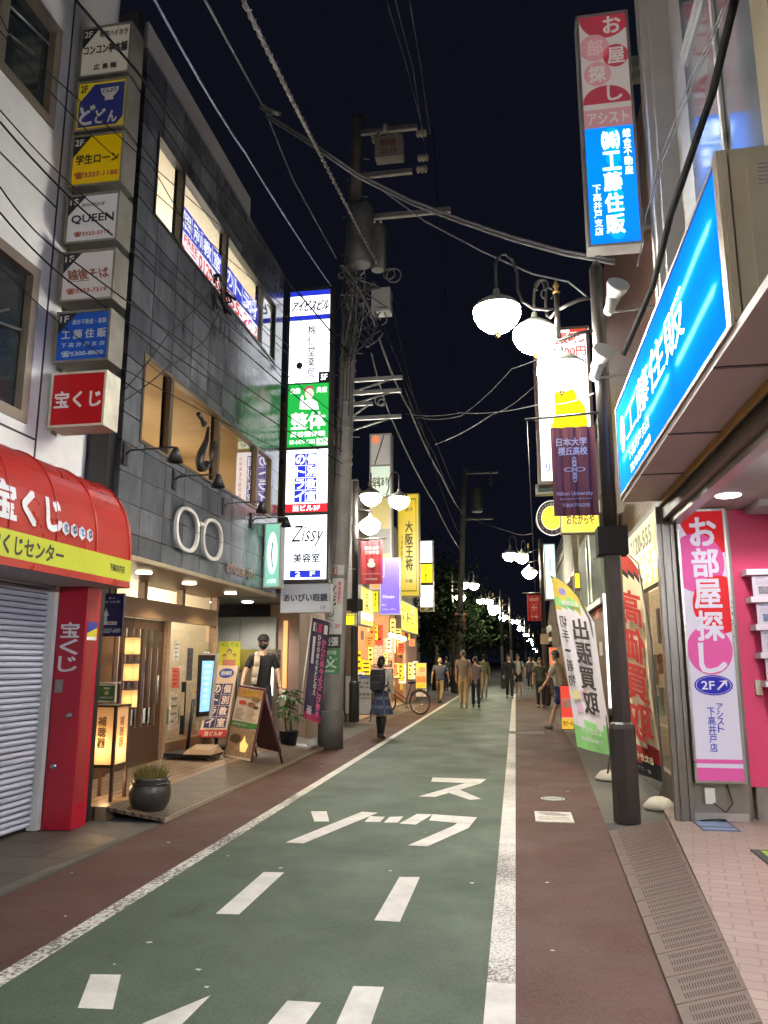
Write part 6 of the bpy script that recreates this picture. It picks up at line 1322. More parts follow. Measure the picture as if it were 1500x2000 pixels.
for txt, a0, a1, rr in (('GoodsmellCurry',170,350,.39),('CoCo',150,60,.39)):
    for i, ch in enumerate(txt):
        a = R(a0+(a1-a0)*(i+.5)/len(txt)); x, y = .5+rr*math.cos(a), .5+rr*math.sin(a); b.text(f,ch,x-.025,y-.03,x+.025,y+.03,Kw,.010,res=1)
b.build('lettering', t)
def d_ota(b, f): b.rect(f,.05,.0,.95,.30,E((.85,.82,.8),1.0),.003); b.disc(f,.3,.1,.22,.16,E((.35,.6,.2),.9),.004,16); b.disc(f,.62,.16,.15,.14,E((.05,.15,.7),.9),.0045,14); b.text(f,'おたからや',.14,.36,.9,.72,P((.15,.10,.05),.6,0,0),.005,.015)
lightbox('yellow_hanging_sign','yellow rounded lit sign tucked under the maroon banner','sign',FY(12.8,(0.803, 3.562, 1.428, 4.053)),.2,P((.5,.45,.2),.5),E((.95,.76,.03),1.0,.6),d_ota,.02)
lightbox('pale_vertical_sign','pale mint vertical lit sign above the red banner on the right','sign',FY(22.5,(0.898, 3.221, 1.236, 4.838)),.3,GY,E((.72,.95,.95),1.0,.6),dr_txt([('v','整骨院',.35,.25,.65,.7,P((.4,.5,.5),.6,0,0),.006)]),.03)
lightbox('yellow_edge_sign','small yellow lit sign by the green glass bay','sign',FY(16.0,(1.218, 2.934, 1.354, 3.269)),.15,GY,E((.95,.80,.04),1.0,.6),None,.02)
lightbox('orange_vertical_sign','glowing orange-red vertical sign behind the woman in the dark vest','sign',FY(25.5,(1.065, 1.037, 1.316, 1.935)),.2,GY,E((1,.16,.05),1.0,.6),dr_txt([('v','酒場',.25,.1,.75,.6,Kw,.006,.008)]),.02)
f = FY(17.6,(0.933, 0.037, 1.205, 0.984))
def d_red(b, f): b.rect(f,.04,.02,.96,.72,E((.85,.07,.04),.7,.6),.008); b.rect(f,.04,.75,.96,.98,E((.85,.5,.05),.7,.6),.008); b.text(f,'居酒屋',.15,.3,.9,.5,Kw,.011,.01); b.text(f,'生ビール',.15,.8,.9,.9,P((.2,.05,.02),.6,0,0),.011,.006)
stand_sign('izakaya_sign','red and orange lit standing sign behind the walking legs',f,E((.9,.5,.3),.6,.6),d_red,False)
for k, (lab, y0, y1, z1, c, xf) in enumerate((('mid block with warm ground floor on the right past the beige pillars',20.6,27,6.4,(.12,.11,.10),1.75),('low dim building on the right near the second lamp',27.2,36,5.2,(.08,.08,.075),1.8),('tall grey block behind the row of distant lamps',36.5,52,7.2,(.06,.06,.062),2.4))):
    bldg('shop_block', lab, xf, 9, y0, y1, z1, P(c,.75,0,.25,1), ((y0+1,2.9,y0+2.4,4.0),(y0+3.2,2.9,y0+4.6,4.0)), lit=((.5,.42,.25) if k == 0 else None,))
    t = thing('lit_shutter_front' if k else 'lit_shop_front', ['glowing warm shop front across the footway from the orange sign','dim shuttered front near the second right lamp','faint shuttered front far down on the right'][k], 'shop front', (xf-.05,y0,0))
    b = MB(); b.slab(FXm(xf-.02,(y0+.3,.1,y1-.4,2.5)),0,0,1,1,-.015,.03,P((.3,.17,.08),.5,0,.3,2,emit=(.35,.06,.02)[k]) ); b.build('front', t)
    b = MB(); b.slab(FXm(xf-.02,(y0+.3,2.55,y1-.4,2.85)),0,0,1,1,0,.5,P((.25,.2,.16),.6,0,.2)); b.build('canopy', t)
t = thing('grey_awning','folded grey canvas awning hanging beside the second right lamp','awning',(1.3,24,2.0))
b = MB(); f = FY(24,(0.996, 1.938, 1.335, 3.277)); b.pg(f,[(.3,0),(1,.0),(1,1),(.35,1),(.35,.55),(0,.5)],P((.28,.25,.19),.7,0,.15),0); b.pg(f,[(0,.5),(.3,0),(.3,-.02),(-.03,.5)],P((.2,.18,.14),.7),.0); b.slab(f,.35,.55,1,1,-.3,-.01,P((.28,.25,.19),.7,0,.15)); b.build('canvas', t)
b = MB(); f = FY(25,(0.792, 2.021, 1.048, 2.341)); b.slab(f,0,0,1,1,-.05,0,P((.3,.22,.13),.6,emit=.2)); b.build('valance_board', t)
# ================================================================ people
def skin_mesh(verts, edges, radii, mat_, levels=1):
    me = bpy.data.meshes.new('body'); me.from_pydata([tuple(v) for v in verts], edges, []); me.update()
    o = bpy.data.objects.new('body', me); COL.objects.link(o)
    md = o.modifiers.new('skin', 'SKIN'); md.use_smooth_shade = True
    sv = me.skin_vertices[0].data
    for i, r in enumerate(radii): sv[i].radius = (r, r) if not isinstance(r, tuple) else r
    sv[0].use_root = True
    sd = o.modifiers.new('sub', 'SUBSURF'); sd.levels = levels; sd.render_levels = levels
    m2 = bpy.data.meshes.new_from_object(o.evaluated_get(bpy.context.evaluated_depsgraph_get()))
    vs = [tuple(v.co) for v in m2.vertices]; fs = [tuple(p.vertices) for p in m2.polygons]
    bpy.data.objects.remove(o); bpy.data.meshes.remove(me); bpy.data.meshes.remove(m2)
    return vs, fs
def person(label, loc, heading, h=1.7, gait=(0,0,0,0), arms=((0,0,.08),(0,0,.08)), lean=0.0, skin=(.50,.30,.20), top=(.3,.3,.3), bottom=(.1,.1,.12), shoes=(.06,.06,.06), hair=(.012,.010,.009), long_hair=False, skirt=None, shorts=False, sleeves=.5, mask=False, cap=None, extra=None, socks=None, girth=1.0, group=None, tuck=0.0, fine=False):
    """local: feet at the origin, facing -y. gait = (left thigh, left knee, right thigh, right knee) degrees, thigh forward positive;
    arms = two of (shoulder forward, elbow bend, splay)"""
    t = thing('person', label, 'person', (0,0,0), group)
    SK = P(skin,.5,0,.05); TP = P(top,.8,0,.14,14,1.0,15); BT = P(bottom,.8,0,.14,14,1.0,13); HR = P(hair,.5,0,.2,30); SH = P(shoes,.55,0,.1)
    k = h/1.70; V = Vector; ln = R(lean)
    def fwd(z): return -math.sin(ln)*(z-.92)
    # legs: find hip height so the lower foot touches the ground
    def leg(th, kb):
        kn = V((0,-.42*math.sin(R(th)),-.42*math.cos(R(th)))); a2 = R(th-kb); an = kn+V((0,-.41*math.sin(a2),-.41*math.cos(a2))); return kn, an
    lg = [leg(gait[0],gait[1]), leg(gait[2],gait[3])]
    hip = max(-lg[0][1].z, -lg[1][1].z)+.075
    dz = hip-.905
    pel, sp, ch, nk, hd = [V((0,fwd(z),z+dz)) for z in (.93,1.12,1.33,1.47,1.55)]
    SHO = [V((s*.175*girth,fwd(1.40),1.405+dz)) for s in (1,-1)]
    HIP = [V((s*.088,0,hip)) for s in (1,-1)]
    KN = [HIP[i]+lg[i][0] for i in (0,1)]; AN = [HIP[i]+lg[i][1] for i in (0,1)]
    EL, WR, HDN = [], [], []
    for i, s in ((0,1),(1,-1)):
        f_, e_, sp_ = arms[i]; d = V((s*math.sin(sp_),-math.sin(R(f_))*math.cos(sp_),-math.cos(R(f_))*math.cos(sp_)))
        el = SHO[i]+V((s*.02,0,0))+d*.28; a = R(f_+e_); d2 = V((s*math.sin(sp_*.5),-math.sin(a),-math.cos(a))).normalized(); wr = el+d2*.245
        EL.append(el); WR.append(wr); HDN.append(d2)
    vs = [pel, sp, ch, nk, hd]; ed = [(0,1),(1,2),(2,3),(3,4)]; rd = [(.11*girth,.08*girth),(.10*girth,.075*girth),(.11*girth,.075*girth),.055,.055]
    for i in (0,1):
        n = len(vs); vs += [HIP[i], KN[i], AN[i], AN[i]+V((0,-.06,-.035)), AN[i]+V((0,-.15,-.05))]; ed += [(0,n),(n,n+1),(n+1,n+2),(n+2,n+3),(n+3,n+4)]; rd += [.082*girth,.055,.038,.035,.026]
    for i in (0,1):
        n = len(vs); vs += [SHO[i], EL[i], WR[i]]; ed += [(2,n),(n,n+1),(n+1,n+2)]; rd += [.055,.040,.027]
    b = MB(); q, f = skin_mesh([v*k for v in vs], ed, [tuple(x*k for x in r) if isinstance(r, tuple) else r*k for r in rd], SK); b.mesh(q, f, SK, True)
    # head: shaped sphere with jaw, nose, ears
    c = (hd+V((0,-.012,.085)))*k; n, m = 16, 12; base = []
    for i in range(m+1):
        th = math.pi*i/m
        for j in range(n):
            a = 2*math.pi*j/n; x, y, z = math.sin(th)*math.cos(a), math.sin(th)*math.sin(a), math.cos(th)
            jaw = 1-.30*max(0,-z-.15); fx = .074*jaw; fy = .094*(1-.18*max(0,-z)); yy = fy*y
            if y < -.93 and -.35 < z < .15: yy -= .020*(1-abs(z+.12)*2.5)
            base.append(c+V((fx*x, yy-(.012 if y < 0 and z < -.5 else 0), .115*z))*k)
    b.mesh(base, [(i*n+j, (i+1)*n+j, (i+1)*n+(j+1) % n, i*n+(j+1) % n) for i in range(m) for j in range(n)], SK, True)
    for s in (1,-1): b.ball(c+V((s*.076,.01,-.005))*k, (.012*k,.02*k,.03*k), SK, 8, 6)
    # hands: palm, four fingers and a thumb
    for i, s in ((0,1),(1,-1)):
        d = HDN[i]; w = WR[i]; side = V((0,1,0)) if abs(d.y) < .8 else V((0,0,1)); side = (side-d*side.dot(d)).normalized(); inn = d.cross(side)*1.0
        if inn.x*s > 0: inn = -inn
        p0 = (w+d*.0)*k; b.tube([p0, (w+d*.03)*k, (w+d*.075)*k, (w+d*.09)*k], [.022*k,.030*k,.032*k,.02*k], SK, 8)
        for q_ in range(4):
            o = w+d*.078+side*(.026-.0175*q_)*-1; L_ = (.066,.076,.072,.056)[q_]
            b.tube([o*k,(o+d*L_*.45+inn*.006)*k,(o+d*L_*.8+inn*.022)*k,(o+d*L_*.95+inn*.036)*k],[.0085*k,.008*k,.007*k,.005*k],SK,6)
        o = w+d*.03-side*.024; b.tube([o*k,(o-side*.022+d*.022+inn*.01)*k,(o-side*.024+d*.052+inn*.018)*k],[.010*k,.009*k,.006*k],SK,6)
    b.build('body', t, False)
    # face details
    b = MB(); DK = P((.02,.015,.012),.4,0,0); LP = P((.33,.13,.11),.5,0,0)
    for s in (1,-1): b.ball(c+V((s*.030,-.083,.012))*k,(.011*k,.006*k,.006*k),DK,8,5); b.ball(c+V((s*.030,-.084,.032))*k,(.016*k,.005*k,.003*k),HR,8,4)
    if not mask: b.ball(c+V((0,-.079,-.058))*k,(.022*k,.008*k,.005*k),LP,8,5)
    b.build('face', t, False)
    if mask:
        b = MB(); b.ball(c+V((0,-.045,-.045))*k,(.068*k,.072*k,.055*k),P((.012,.012,.013),.7),14,9); b.build('face_mask', t, False)
    # hair
    b = MB(); hv, hf = [], []
    for i in range(10):
        th = math.pi*(.62 if not long_hair else .68)*i/9
        for j in range(n):
            a = 2*math.pi*j/n; x, y, z = math.sin(th)*math.cos(a), math.sin(th)*math.sin(a), math.cos(th)
            front = max(0,-y); zz = z
            if front > .35 and z < .38: zz = .38+(z-.38)*.12; y = y*.99
            rr = 1.0+.03*math.sin(5*a+i)
            hv.append(c+V((.084*x*rr,.105*y*rr+.004,.128*zz+.002))*k)
    hf = [(i*n+j, (i+1)*n+j, (i+1)*n+(j+1) % n, i*n+(j+1) % n) for i in range(9) for j in range(n)]
    b.mesh(hv, hf, HR, True)
    if long_hair: b.tube([c+V((0,.08,.0))*k,c+V((0,.085,-.08))*k,c+V((0,.075,-.15))*k],[.075*k,.07*k,.03*k],HR,10)
    b.build('hair', t, False)
    if cap:
        b = MB(); cm = P(cap,.7); b.lathe([(.097,.035),(.099,.06),(.085,.11),(.05,.14),(.005,.148)],(0,0,0),cm,18)
        b.mesh([V((.085*math.sin(a)*q_,-.09*math.cos(a)*q_-.0-(.0 if q_ == 1 else .045*math.cos(a)),.045-(.0 if q_ == 1 else .012))) for q_ in (1,1.25) for a in [R(-70+14*i) for i in range(11)]], [(i,i+1,i+12,i+11) for i in range(10)], cm, True)
        b.v = [tuple(V(v)*k+c) for v in b.v]; b.build('cap', t, False)
    # clothes: slightly wider skins over the same joints
    tv = [pel+V((0,0,-.10-tuck)), pel+V((0,0,.02)), sp, ch, ch+V((0,0,.10))]; te = [(0,1),(1,2),(2,3),(3,4)]; tr = [(.158*girth,.122*girth),(.152*girth,.118*girth),(.145*girth,.115*girth),(.160*girth,.120*girth),(.085,.07)]
    for i in (0,1):
        nn = len(tv); tv += [SHO[i]+V((0,0,.004)), SHO[i].lerp(EL[i],min(1,sleeves*1.5))]; te += [(3,nn),(nn,nn+1)]; tr += [.076,.066]
        if sleeves > .7: tv.append(EL[i].lerp(WR[i],.9)); te.append((nn+1,nn+2)); tr.append(.042); tr[-2] = .055
    b = MB(); q, f = skin_mesh([v*k for v in tv], te, [tuple(x*k for x in r) if isinstance(r, tuple) else r*k for r in tr], TP); b.mesh(q, f, TP, True); b.build('shirt', t, False)
    if skirt:
        b = MB(); nn = 48; z0, z1 = hip+.10, hip-.40; rings = []
        for iz in range(9):
            u = iz/8; z = z0+(z1-z0)*u; r0 = .125+.105*u
            rings.append([V((r0*1.12*math.cos(2*math.pi*j/nn)*(1+.06*u*(j % 4 < 2)), r0*.92*math.sin(2*math.pi*j/nn)*(1+.06*u*(j % 4 < 2))+.0, z))*k for j in range(nn)])
        for iz in range(8):
            for j in range(nn):
                mm = skirt[1] if (j % 8 == 0 or iz in (2,5)) and not (j % 8 == 0 and iz in (2,5)) else skirt[0]
                b.poly([rings[iz+1][j],rings[iz+1][(j+1) % nn],rings[iz][(j+1) % nn],rings[iz][j]], mm, True)
        b.build('skirt', t, False)
    else:
        pv = [pel+V((0,0,.13)), pel+V((0,0,-.04))]; pe = [(0,1)]; pr2 = [(.135*girth,.105*girth),(.143*girth,.112*girth)]
        for i in (0,1):
            nn = len(pv)
            if shorts: pv += [HIP[i]+V((0,0,-.02)), HIP[i].lerp(KN[i],.85)]; pe += [(1,nn),(nn,nn+1)]; pr2 += [.098*girth,.092]
            else: pv += [HIP[i]+V((0,0,-.02)), KN[i], AN[i]+V((0,0,.0))]; pe += [(1,nn),(nn,nn+1),(nn+1,nn+2)]; pr2 += [.096*girth,.074,.060]
        b = MB(); q, f = skin_mesh([v*k for v in pv], pe, [tuple(x*k for x in r) if isinstance(r, tuple) else r*k for r in pr2], BT); b.mesh(q, f, BT, True); b.build('shorts' if shorts else 'trousers', t, False)
    for i in (0,1):
        b = MB(); th, kb = gait[2*i], gait[2*i+1]; pit = R(max(-45,min(35,(th-kb)*.7))); a = AN[i]
        pts = [V((0,.045,-.035)),V((0,.0,-.03)),V((0,-.09,-.045)),V((0,-.155,-.055))]; pts = [V((p.x, p.y*math.cos(pit)-p.z*math.sin(pit)*-1*0+0, p.z+p.y*-math.sin(pit)*-1*-1)) for p in pts]
        b.tube([(a+p)*k for p in pts],[.038*k,.045*k,.040*k,.022*k],SH,10); b.build('shoe', t, False)
    if socks:
        for i in (0,1):
            b = MB(); e = AN[i].lerp(KN[i],.9); b.tube([AN[i]*k,AN[i].lerp(KN[i],.45)*k,AN[i].lerp(KN[i],.7)*k,e*k],[.042*k,.055*k,.066*k,.062*k],P(socks,.8),10); b.build('sock', t, False)
    if extra: extra(t, k, dict(pel=pel, sp=sp, ch=ch, nk=nk, hd=hd, c=c/k, SHO=SHO, WR=WR, HIP=HIP, KN=KN, AN=AN, hip=hip, EL=EL))
    t.location = loc; t.rotation_euler = (0,0,R(heading)); return t
def backpack(col, w=.30, hh=.42, dd=.17):
    def ex(t, k, J):
        m = P(col,.65,0,.15,9); m2 = P((.07,.075,.09),.5,0,.1); V = Vector; c = J['ch']+V((0,.12+dd/2,-.10))
        b = MB(); nx, nz = 10, 8; vs = []
        prof = [(0,.0),(.06,.7),(.2,.95),(.5,1.0),(.8,.97),(.94,.75),(1,.0)]
        rings = []
        for u, s in prof:
            z = c.z-hh/2+hh*u
            rings.append([V((w/2*(.85+.15*s)*math.copysign(abs(math.cos(a))**.6,math.cos(a))*(s*.5+.5), c.y+dd/2*math.copysign(abs(math.sin(a))**.7,math.sin(a))*max(s,.2), z))*k for a in [2*math.pi*i/16 for i in range(16)]])
        for i in range(len(rings)-1):
            for j in range(16): b.poly([rings[i][j],rings[i][(j+1) % 16],rings[i+1][(j+1) % 16],rings[i+1][j]], m, True)
        b.poly(rings[0][::-1], m); b.poly(rings[-1], m)
        bp_ = b.build('backpack', t, False)
        b = MB(); y = c.y+dd/2
        b.box((-w*.36*k,(y-.02)*k,(c.z-hh*.40)*k),(w*.36*k,(y+.045)*k,(c.z-.02)*k),m); b.tube([V((-w*.36,y+.047,c.z-.04))*k,V((w*.36,y+.047,c.z-.04))*k],.006*k,m2,4); b.tube([V((-w*.4,y+.004,c.z+.1))*k,V((w*.4,y+.004,c.z+.1))*k],.006*k,m2,4); b.build('pocket', bp_, False)
        for s in (1,-1):
            b = MB(); b.tube([V((s*.09,J['ch'].y+.13,J['ch'].z+.08))*k,V((s*.105,J['ch'].y+.0,J['ch'].z+.135))*k,V((s*.11,J['ch'].y-.125,J['ch'].z+.03))*k,V((s*.125,J['ch'].y-.10,J['ch'].z-.15))*k,V((s*.14,J['ch'].y+.08,J['ch'].z-.24))*k],.020*k,m,6); b.build('strap', bp_, False)
    return ex
def towel(t, k, J):
    V = Vector; b = MB(); m = P((.55,.46,.36),.85,0,.08,12,.4,200)
    s0 = J['SHO'][1]*.74+J['SHO'][0]*.26
    path = [V((s0.x,.13,s0.z-.16)),V((s0.x,.11,s0.z+.02)),V((s0.x,.0,s0.z+.085)),V((s0.x-.005,-.115,s0.z+.02)),V((s0.x-.02,-.155,s0.z-.15)),V((s0.x-.045,-.165,s0.z-.32)),V((s0.x-.06,-.15,s0.z-.42))]
    for a, c in zip(path, path[1:]):
        w_ = V((.047,0,0)); b.mesh([(a-w_)*k,(a+w_)*k,(c+w_)*k,(c-w_)*k,(a-w_+V((0,-.012,.006)))*k,(a+w_+V((0,-.012,.006)))*k,(c+w_+V((0,-.012,.006)))*k,(c-w_+V((0,-.012,.006)))*k],[(0,1,2,3),(4,7,6,5),(0,4,5,1),(2,6,7,3),(1,5,6,2),(3,7,4,0)],m,True)
    b.build('towel', t, False)
PLA = (P((.028,.040,.085),.8,0,.15,20), P((.10,.12,.17),.8,0,.15,20))
gx = (-2.68, 15.627, 0.0)
person('schoolgirl seen from behind in a blue plaid skirt with a dark backpack', (gx[0],gx[1],0), 168, 1.56, (8,4,-8,12), ((8,10,.10),(5,12,.10)), 0, top=(.55,.52,.48), sleeves=.98, skirt=PLA, shoes=(.03,.02,.02), socks=(.012,.012,.016), long_hair=True, extra=backpack((.018,.020,.028),.34,.50,.20))
mx_ = (-4.147, 12.5, 0.036)
person('man in black T-shirt, cap and mask with pale towel, behind the menu board', (mx_[0],12.5,.12), 20, 1.74, (4,2,-4,2), ((14,6,.22),(20,10,.34)), 4, skin=(.60,.38,.27), top=(.010,.011,.012), bottom=(.02,.02,.025), mask=True, cap=(.02,.02,.02), extra=towel)
p_ = (-2.717, 28.362, 0.0); person('stocky grey-haired man in a navy shirt and khaki trousers walking away on the left', (p_[0],p_[1],0), 175, 1.60, (18,4,-16,30), ((-12,10,.2),(14,12,.2)), 3, top=(.055,.06,.10), bottom=(.23,.165,.085), hair=(.35,.28,.2), girth=1.2)
p_ = (-1.702, 25.742, 0.0); person('tall grey-haired man in a beige shirt and cream trousers, left of the walking couple', (p_[0],p_[1],0), 178, 1.80, (6,3,-6,8), ((5,8,.1),(8,14,.1)), 0, top=(.24,.20,.15), bottom=(.38,.28,.15), hair=(.11,.10,.10), shoes=(.3,.26,.2))
p_ = (-1.323, 26.089, 0.0); person('shorter dark-haired woman in a mauve-grey vest and dark jeans, right of the walking couple', (p_[0],p_[1],0), 186, 1.60, (8,4,-8,14), ((4,8,.1),(6,10,.1)), 0, top=(.25,.20,.21), bottom=(.018,.022,.04), tuck=.08)
p_ = (-1.343, 33.414, 0.0); person('man in an olive jacket and pale trousers walking ahead of the couple', (p_[0],p_[1],0), 182, 1.72, (10,4,-12,22), ((8,20,.1),(-4,10,.1)), 0, top=(.15,.15,.07), bottom=(.36,.28,.16), sleeves=.98, tuck=.05)
p_ = (-0.275, 32.68, 0.0); person('man all in black walking towards the viewer on the right edge line', (p_[0],p_[1],0), 4, 1.72, (10,6,-10,14), ((-6,10,.1),(8,10,.1)), 0, top=(.012,.012,.014), bottom=(.014,.014,.018), sleeves=.98)
p_ = (0.107, 35.129, 0.0); person('person in white T-shirt and black shorts beside the man in black', (p_[0],p_[1],0), 2, 1.74, (12,4,-6,10), ((6,12,.16),(-8,10,.16)), 0, top=(.45,.43,.36), bottom=(.02,.02,.022), shorts=True, shoes=(.45,.43,.4), extra=backpack((.015,.015,.017),.30,.44,.16))
def bag(t, k, J):
    b = MB(); V = Vector; c = J['pel']+V((.05,-.16,.02)); b.ball(c*k,(.13*k,.06*k,.11*k),P((.05,.055,.035),.7,0,.15,9),12,8); b.tube([(c+V((.1,0,.08)))*k,(J['ch']+V((.10,-.13,.05)))*k,(J['ch']+V((.0,.13,.12)))*k],.012*k,P((.02,.02,.02),.6),5); b.build('shoulder_bag', t, False)
p_ = (0.78, 26.442, 0.0); person('woman in a dark green vest and black trousers walking towards the viewer', (p_[0],p_[1],0), 0, 1.56, (5,3,-5,6), ((4,10,.18),(6,14,.18)), 0, top=(.05,.06,.04), bottom=(.014,.014,.016), extra=bag, tuck=.1)
p_ = (0.915, 18.25, 0.0); person('person in a pale top and blue shorts striding away behind the white sail flag', (p_[0]+.05,p_[1]-.3,0), 245, 1.74, (-26,32,24,6), ((20,20,.12),(-20,12,.12)), 8, top=(.42,.36,.26), bottom=(.02,.035,.16), shorts=True, hair=(.03,.02,.015), shoes=(.12,.12,.13))
FARP = [(-3.036, 39.911, 0.0, 175), (0.746, 43.466, 0.0, 0), (1.082, 49.799, 0.0, 185), (-3.555, 40.516, 0.0, 178)]
for p_, lab, tp in zip(FARP, ('dim figure in dark clothes far behind the walkers on the left','dim figure far down the right side under the small lamps','faint far walker in a pale shirt near the row of small lamps','faint figure before the tree trunks on the far left'), ((.05,.05,.06),(.10,.09,.09),(.3,.28,.25),(.07,.06,.06))):
    person(lab, (p_[0],p_[1],0), p_[3], 1.68, (10,4,-10,16), ((8,10,.1),(-8,10,.1)), 0, top=tp, bottom=(.03,.03,.035))
# ================================================================ overhead cables
def cable(label, pts, r, m=None, sag=0.0, group='overhead cables', name='cable', wrap=None):
    pts = [Vector(p) for p in pts]; out = []
    for i in range(len(pts)-1):
        a, c = pts[i], pts[i+1]; n = 10
        for j in range(n if i < len(pts)-2 else n+1):
            u = j/n; p = a.lerp(c, u); out.append(p-Vector((0,0,sag*4*u*(1-u))))
    t = thing(name, label, 'cable', out[len(out)//2], group)
    b = MB(); b.tube(out, r, m or CB, 6); b.build('sheath', t)
    if wrap:
        b = MB(); w = []; 
        for i in range(len(out)-1):
            for j in range(14):
                u = j/14; p = out[i].lerp(out[i+1], u); a = (i*14+j)*1.1; d = (out[i+1]-out[i]).normalized(); x = d.cross(Vector((0,0,1))).normalized(); y = x.cross(d)
                w.append(p+(x*math.cos(a)+y*math.sin(a))*(r+.005))
        b.tube(w, .008, wrap, 4, False); b.build('helical_wrap', t)
    return t
CW = P((.20,.20,.22),.5,0,.25,9); CK = P((.012,.012,.014),.8,0,.2,spec=.15)
def D(*q): return [Vector(p) for p in q]
cable('thick spiral-wrapped grey cable crossing the sky to the utility pole transformer', D((-2.184, 5.5, 7.22),(-2.604, 9.8, 8.834),(-2.366, 13.3, 8.956)), .022, CW, .02, wrap=P((.42,.38,.30),.6,0,.2,9))
cable('grey cable kinked at a clamp high above the sign tower', D((-2.543, 5.5, 7.279),(-3.557, 10.0, 9.871),(-3.561, 11.6, 9.739),(-3.194, 13.4, 9.195)), .014, CW, .0)
BX = [(518,220),(600,272),(700,340),(800,390),(900,428),(1000,462),(1100,490),(1200,508)]
PB3 = [[(-3.539, 10.0, 9.797), (-2.792, 9.76, 9.065), (-1.956, 9.466, 8.196), (-1.197, 9.173, 7.529), (-0.507, 8.88, 6.993), (0.119, 8.587, 6.518), (0.686, 8.293, 6.111), (1.199, 8.0, 5.787)], [(-3.537, 10.0, 9.734), (-2.791, 9.76, 9.005), (-1.955, 9.466, 8.14), (-1.198, 9.173, 7.476), (-0.508, 8.88, 6.943), (0.117, 8.587, 6.471), (0.684, 8.293, 6.066), (1.197, 8.0, 5.745)]]
for q in PB3: cable('one of two thick cables bundled together across the street to the blue sign corner', q, .016, CW, .0)
t = thing('cable_clamp','grey cable clamp where the street-crossing bundle meets the kinked cable','cable clamp',(-3.507, 10.0, 9.829))
b = MB(); c = Vector((-3.507, 10.0, 9.829)); b.tube([c+Vector((-.12,0,.08)),c,c+Vector((.22,-.05,-.12))],[.03,.05,.03],STEEL,8); b.ball(c+Vector((-.06,0,.06)),.05,STEEL,8,6); b.ball(c+Vector((.05,0,-.03)),.05,P((.3,.3,.3),.5),8,6); b.build('clamp', t)
cable('thinner cable hanging under the street-crossing bundle towards the near lamp', [(-3.48, 10.0, 9.745), (-2.622, 9.716, 8.902), (-1.8, 9.417, 8.049), (-0.986, 9.087, 7.14), (-0.257, 8.758, 6.462), (0.338, 8.459, 5.943), (0.722, 8.25, 5.704), (0.971, 8.1, 5.363)], .010, CW, 0)
cable('pale twisted pair of phone cable running over the tiled roof edge to the pole', D((-2.53, 4.6, 6.399),(-3.254, 8.5, 7.981),(-3.206, 13.4, 8.496)), .012, P((.25,.30,.42),.4,0,.2,8), .05)
cable('dark cable passing close over the topmost stacked sign', D((-3.4, 4.91, 6.844),(-3.5, 6.12, 7.212),(-3.55, 7.92, 7.426),(-3.5, 11.2, 7.643),(-2.863, 13.5, 7.152)), .014, CK, 0)
for k, pts in enumerate([[(-3.7, 4.554, 5.575), (-3.75, 6.442, 5.766), (-3.058, 13.45, 5.927)], [(-3.7, 4.567, 5.485), (-3.75, 6.513, 5.612), (-3.056, 13.45, 5.678)], [(-3.7, 4.447, 6.305), (-3.75, 4.896, 6.349), (-3.078, 13.45, 7.77)], [(-3.7, 4.464, 6.186), (-3.75, 6.306, 6.412), (-3.072, 13.45, 7.249)], [(-3.7, 4.639, 4.99), (-3.75, 5.605, 4.967), (-3.052, 13.45, 5.332)], [(-3.7, 4.668, 4.796), (-3.75, 6.046, 4.8), (-3.049, 13.45, 5.087)], [(-3.7, 4.727, 4.391), (-3.75, 6.679, 4.347), (-3.047, 13.45, 4.844)]]):
    cable('thin black service wire strung past the stacked signs and the tiled front', pts, (.006,.009,.005,.005,.007,.008,.005)[k], CK, .06, 'service wires along the left fronts')
for k, pts in enumerate([[(-3.85, 9.108, 6.471), (-3.85, 7.831, 5.242), (-3.85, 6.888, 4.187), (-3.85, 6.549, 3.73)], [(-3.85, 9.351, 6.29), (-3.85, 8.854, 5.588), (-3.85, 7.878, 4.852), (-3.85, 6.668, 3.924)], [(-3.85, 12.435, 6.885), (-3.85, 9.467, 6.654), (-3.85, 7.226, 6.947)], [(-3.85, 15.472, 7.66), (-3.85, 11.276, 6.852), (-3.85, 9.39, 6.646)], [(-3.85, 16.278, 6.384), (-3.85, 11.324, 6.339), (-3.85, 9.131, 6.259)]]):
    cable('thin black drop wire slanting across the slate tiles between the two window rows', pts, .006, CK, .03, 'drop wires over the slate tiles')
t = thing('wire_splice','black knot of wire splices hanging below the lit tutoring windows','wire splice',(-3.85, 9.3, 6.417))
b = MB(); random.seed(77); c = Vector((-3.85, 9.296, 6.453))
for k in range(16): a = c+Vector((random.uniform(-.05,.05),random.uniform(-.28,.28),random.uniform(-.2,.2))); b.tube([a,a+Vector((.03,random.uniform(-.15,.15),random.uniform(-.12,.12))),a+Vector((0,random.uniform(-.25,.25),random.uniform(-.2,.2)))],random.uniform(.006,.022),CK,5)
b.build('splice', t)
for k, pts in enumerate([[(-1.478, 9.0, 10.516), (-1.515, 11.2, 11.451), (-1.485, 13.5, 11.864)], [(-1.355, 9.0, 10.496), (-1.394, 11.2, 11.334), (-1.429, 13.5, 11.343)], [(-1.155, 9.0, 10.463), (-1.255, 11.2, 11.314), (-1.343, 13.5, 11.765)]]):
    cable('faint high wire running up the dark sky from the switch insulators', pts, .008, P((.10,.10,.11),.5,0,.2), .02, 'high wires over the utility pole')
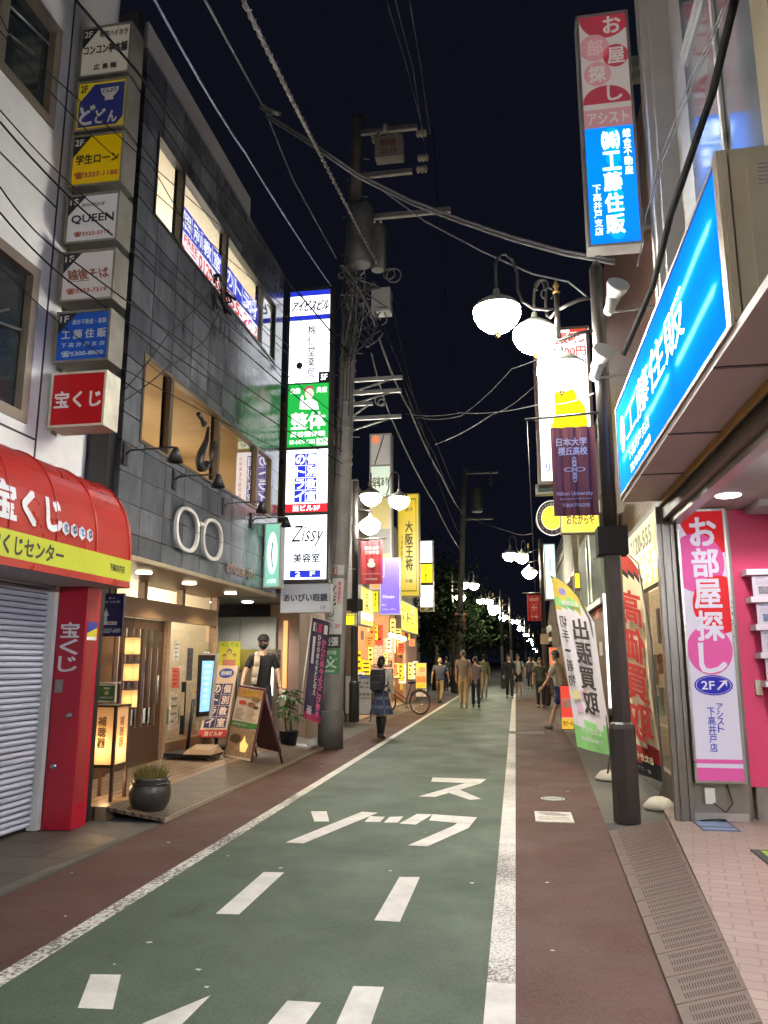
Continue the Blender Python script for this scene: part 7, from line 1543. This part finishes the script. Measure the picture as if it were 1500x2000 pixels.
for k, pts in enumerate([[(-2.352, 13.4, 7.486), (-2.386, 18.0, 7.598), (-2.438, 27.0, 8.065), (-2.291, 37.0, 8.525)], [(-2.096, 13.4, 8.193), (-2.232, 18.0, 7.721), (-2.352, 28.0, 7.224), (-2.387, 37.0, 7.388)], [(-2.498, 13.4, 7.189), (-2.617, 17.0, 6.905), (-2.674, 27.0, 7.033), (-2.449, 37.0, 6.762)], [(-2.254, 13.4, 7.685), (-1.958, 20.0, 7.367), (-2.281, 37.0, 9.035)], [(-1.3, 13.6, 11.973), (-1.559, 19.0, 11.316), (-1.9, 30.0, 10.25), (-2.032, 37.0, 10.184)], [(-1.907, 13.4, 6.593), (-2.031, 20.0, 7.083), (-2.413, 37.0, 8.656)]]):
    cable('cable sweeping from the near utility pole down the street to the far pole', pts, (.022,.012,.016,.012,.009,.01)[k], CW if k in (0,2) else CK, .12, 'cables along the street between the poles')
for k, pts in enumerate([[(-1.867, 13.5, 5.998), (-0.751, 12.0, 5.466), (0.391, 9.5, 4.694), (0.93, 8.2, 4.351)], [(-1.568, 16.0, 6.101), (-0.268, 12.5, 5.567), (0.335, 11.0, 5.427), (0.947, 8.5, 5.244)], [(-2.291, 37.0, 8.525), (0.016, 24.0, 5.44), (0.418, 15.6, 4.028)], [(-1.648, 13.5, 5.917), (-0.752, 12.0, 5.414), (0.077, 10.0, 5.39), (0.956, 8.1, 5.064)]]):
    cable('thin wire crossing the street between the utility pole and the near black lamp', pts, .006, CW, .05, 'thin wires across the street')
cable('thick black drop cable bending down in front of the white agency corner', D((1.545, 4.6, 5.731),(1.565, 5.3, 5.615),(1.454, 6.4, 5.311),(1.401, 7.1, 4.998),(1.195, 7.75, 4.596)), .030, CK, 0)
for k, pts in enumerate([[(1.622, 5.0, 6.108), (1.613, 6.0, 6.328), (1.528, 7.0, 6.275), (1.504, 7.7, 6.11), (1.408, 7.85, 5.614)], [(1.642, 5.0, 6.105), (1.646, 6.0, 6.323), (1.565, 7.0, 6.271), (1.553, 7.7, 6.224)]]):
    cable('thin twin cable beside the thick black drop cable at the agency corner', pts, .007, CW, .02, 'twin wires at the agency corner')
# far pole
t = thing('far_utility_pole','dim distant utility pole with vines among the dark trees','utility pole',(-2.467, 37.0, -0.471))
p0, p1 = Vector((-2.741, 37.0, 0.227)), Vector((-2.17, 37.0, 10.839))
b = MB(); b.tube([(p0.x,37,0),p1],[.17,.12],P((.16,.15,.14),.8,0,.3,3),10); b.build('shaft', t)
b = MB(); b.box((p1.x-.2,36.9,p1.z-.3),(p1.x+1.6,37.0,p1.z-.2),DARKSTEEL); b.box((p1.x-.2,36.9,p1.z-2.6),(p1.x+1.3,37.0,p1.z-2.5),DARKSTEEL); b.box((p1.x+1.2,36.9,p1.z-.9),(p1.x+1.3,37.0,p1.z-.2),DARKSTEEL); b.build('cross_arm', t)
b = MB(); b.lathe([(.25,-.6),(.3,-.4),(.3,.5),(.2,.6)],(p1.x+.55,37,p1.z-1.6),P((.08,.08,.085),.6),12); b.build('transformer', t)
for k, (x, y, h, r) in enumerate(((-5,100,8,4),(0,150,8,4.5),(9,135,8,4.5),(-9,140,9,5))): tree('faint tree closing the far end of the street', x, y, h, r, 90+k, 900)
